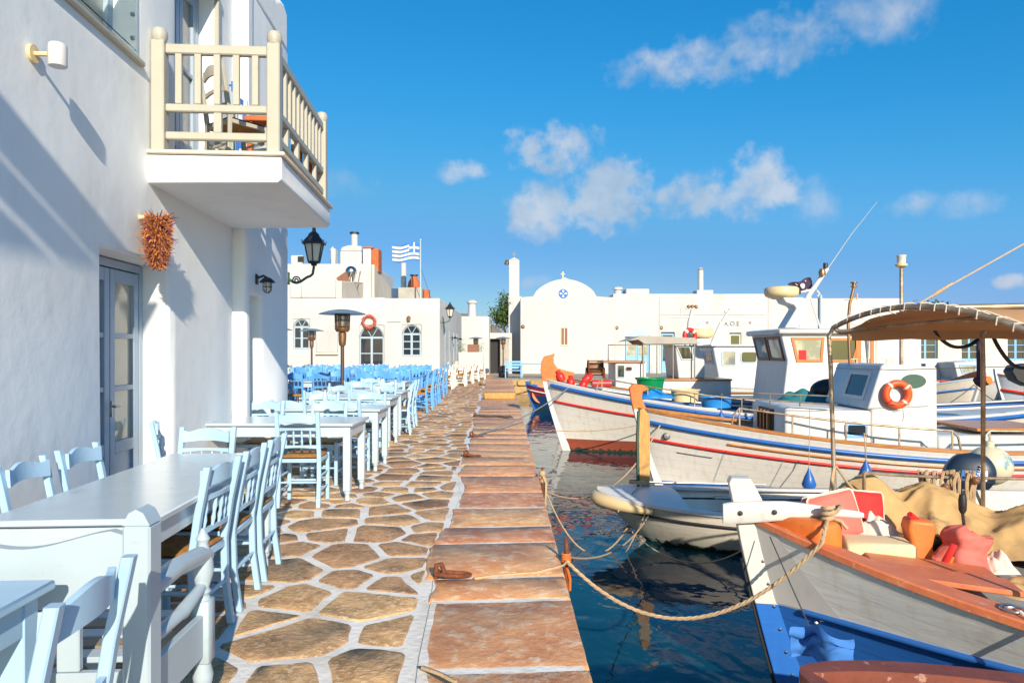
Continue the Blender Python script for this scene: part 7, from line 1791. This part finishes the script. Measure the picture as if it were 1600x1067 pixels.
b = MB(); b.tube([(-.06, 0, .0), (.02, 0, .02), (.03, 0, .10), (.025, 0, .18), (.02, 0, .20)], [.018, .018, .016, .012, .006], 8); b.tube([(.02, 0, .03), (.03, 0, -.10), (.025, 0, -.2)], .015, 8); b.build('hook_body', rust_m, hk, smooth=60)
b = MB()
for k in range(5): b.tube([(.026+.026*math.cos(a*.785), .026*math.sin(a*.785), .02+.015*k) for a in range(8)], .009, 5, closed=True)
b.tube([(.03, -.02, .0), (.05, -.02, -.08), (.05, 0, -.16)], .009, 5); b.build('orange_lashing', orange_m, hk, smooth=60)
hk2 = tag(empty('iron_hook', (XR(7.9)+.01, 7.9, -.05)), 'iron hook with knotted tan rope on the quay edge, farther one', 'hook')
b = MB(); b.tube([(-.06, 0, .04), (.02, 0, .04), (.03, 0, .10), (.03, 0, .17)], .014, 7); b.tube([(.03, 0, .04), (.04, 0, -.1), (.03, 0, -.25)], .02, 7); b.build('hook_body', rust_m, hk2, smooth=60)
b = MB(); b.ball((.03, 0, .10), .04, 9, 7); b.ball((.04, .02, .02), .045, 9, 7); b.tube([(.03, 0, .1), (.07, -.05, .0), (.06, 0, -.3), (.08, .1, -.6)], .014, 6); b.build('rope_knot', rope_m, hk2, smooth=60)
q0 = Vector((XR(4.6)+.03, 4.66, .03)); bw = NW(.45, -.20, 1.215); bg = NW(.37, -.405, 1.115)
rope('thick twisted tan mooring rope from the quay to the bow of the nearest boat', sag(q0, bg, .40, 26)+[NW(.41, -.31, 1.19), bw], .0115, rope_m, strands=True)
o = tag(empty('rope_hitch', bw), 'knot of the thick mooring rope at the bow of the nearest boat', 'knot'); b = MB(); b.tube([(.03*math.cos(k*.8), .03*math.sin(k*.8)+.0, -.02+.004*k) for k in range(24)], .013, 6); b.tube([(0, 0, 0), (.05, -.02, .05), (.10, .05, .06), (.07, .12, .03)], .013, 6); b.tube([(.02, 0, 0), (.06, -.04, -.01), (.09, -.05, -.05)], .012, 6); b.build('knot_body', rope_m, o, smooth=60)
rope('tan end of rope lying on the coping', [Vector((X(690, 4.35)+.2, 4.33, .022)), Vector((-.1, 4.40, .018)), Vector((.15, 4.46, .018)), Vector((.33, 4.60, .02)), q0], .009, rope_m)
rope('thin dark line with wire hook on the large red slab', [Vector((X(655, 3.12), 3.12, .02)), Vector((X(690, 3.0), 3.0, .022)), Vector((X(735, 2.88), 2.88, .02)), Vector((X(790, 2.72), 2.72, .02)), Vector((X(830, 2.6), 2.6, .02))], .006, rope2_m)
rope('tan wrapped rope piece on the large red slab', [Vector((X(660, 3.1), 3.1, .025)), Vector((X(690, 3.02), 3.02, .03)), Vector((X(712, 2.96), 2.96, .025))], .011, rope_m)
D0 = dm @ Vector((.05, -.1, .42))
rope('slack tan rope from the quay to the dinghy bow', sag(Vector((XR(7.9), 7.9, .06)), dm @ Vector((.30, -.45, .25)), .55, 18), .010, rope_m)
rope('tan rope from the iron hook to the dinghy', sag(Vector((XR(4.72)+.04, 4.72, .04)), dm @ Vector((.55, -.42, .40)), .16, 14), .008, rope_m)
rope('thin rope loop trailing in the water from the dinghy', sag(dm @ Vector((.35, -.5, .22)), Vector((X(1160, 7.0), 7.0, -.55)), .22, 14), .008, rope_m)
rope('loose tan lines hanging round the dinghy bow', [dm @ Vector((.55, -.42, .52)), dm @ Vector((.42, -.60, .30)), dm @ Vector((.30, -.55, .05)), dm @ Vector((.28, -.5, .0))], .007, rope_m)
rope('thin rope over the dinghy bow to the yellow post', [dm @ Vector((.2, -.42, .42)), dm @ Vector((.40, -.2, .60)), dm @ Vector((.6, .36, .62))], .007, rope_m)
rope('blue-grey rope from the quay ring to the red-bottomed boat', sag(Vector((X(738, 11.6), 11.6, .03)), amx @ Vector((.5, -.5, 1.42)), .12, 16), .012, rope3_m)
rope('tan rope from the red-bottomed boat to the dinghy post', sag(Vector((X(868, 14.5), 14.5, -.2)), amx @ Vector((2.5, -1.4, .85)), .1, 10), .010, rope_m)
rope('long slack tan rope crossing the water below the two stems', sag(Vector((XR(8.6)+.05, 8.6, -.25)), bmx @ Vector((.35, -.30, 1.08)), .52, 20), .011, rope_m)
rope('dark rope along the quay edge by the far rings', [Vector((X(745, 15.2), 15.2, .03)), Vector((X(800, 15.0), 15.0, .03)), Vector((X(820, 15.4), 15.4, -.3)), Vector((X(826, 15.0), 15.0, -.6))], .016, rope2_m)
rope('dark chain-like rope lying across the coping', [Vector((X(742+8*k, 15.2), 15.2-.03*k+.05*math.sin(k*1.9), .035)) for k in range(8)], .028, rope2_m)
rope('dark rope from the far rings to the small blue boat', sag(Vector((X(752, 27), 27, .04)), FP_+Vector((.3, -.2, .9)), .35, 12), .016, rope2_m)
rope('second dark rope drooping from the quay end over the sandstone wall', sag(Vector((X(748, 30), 30, .04)), Vector((X(842, 35), 35, -.35)), .35, 12), .018, rope2_m)
rope('dark wire stretched along the low cabin roof', [P(1306, 575, 9.2), P(1400, 578, 9.2), P(1600, 572, 9.2)], .006, rope2_m, cat='wire', name='wire')
rope('tan mooring line at the right between the far boats', sag(gmx @ Vector((.2, 0, 1.3)), Vector((X(1640, 15), 15, .1)), .25, 12), .014, rope_m)
rope('tan rope hanging from the rail by the blue window', [P(1350, 676, 9.3), P(1351, 690, 9.3), P(1353, 716, 9.2)], .008, rope_m, name='tie_rope')
tb = tag(empty('timber_block', (-.78, 21.0, .012), 0), 'yellow timber block lying across the coping', 'timber')
b = MB(); b.box((.42, 0, .10), (.92, .34, .20), .02); b.build('timber_body', yellowwood, tb, bevel=.012)
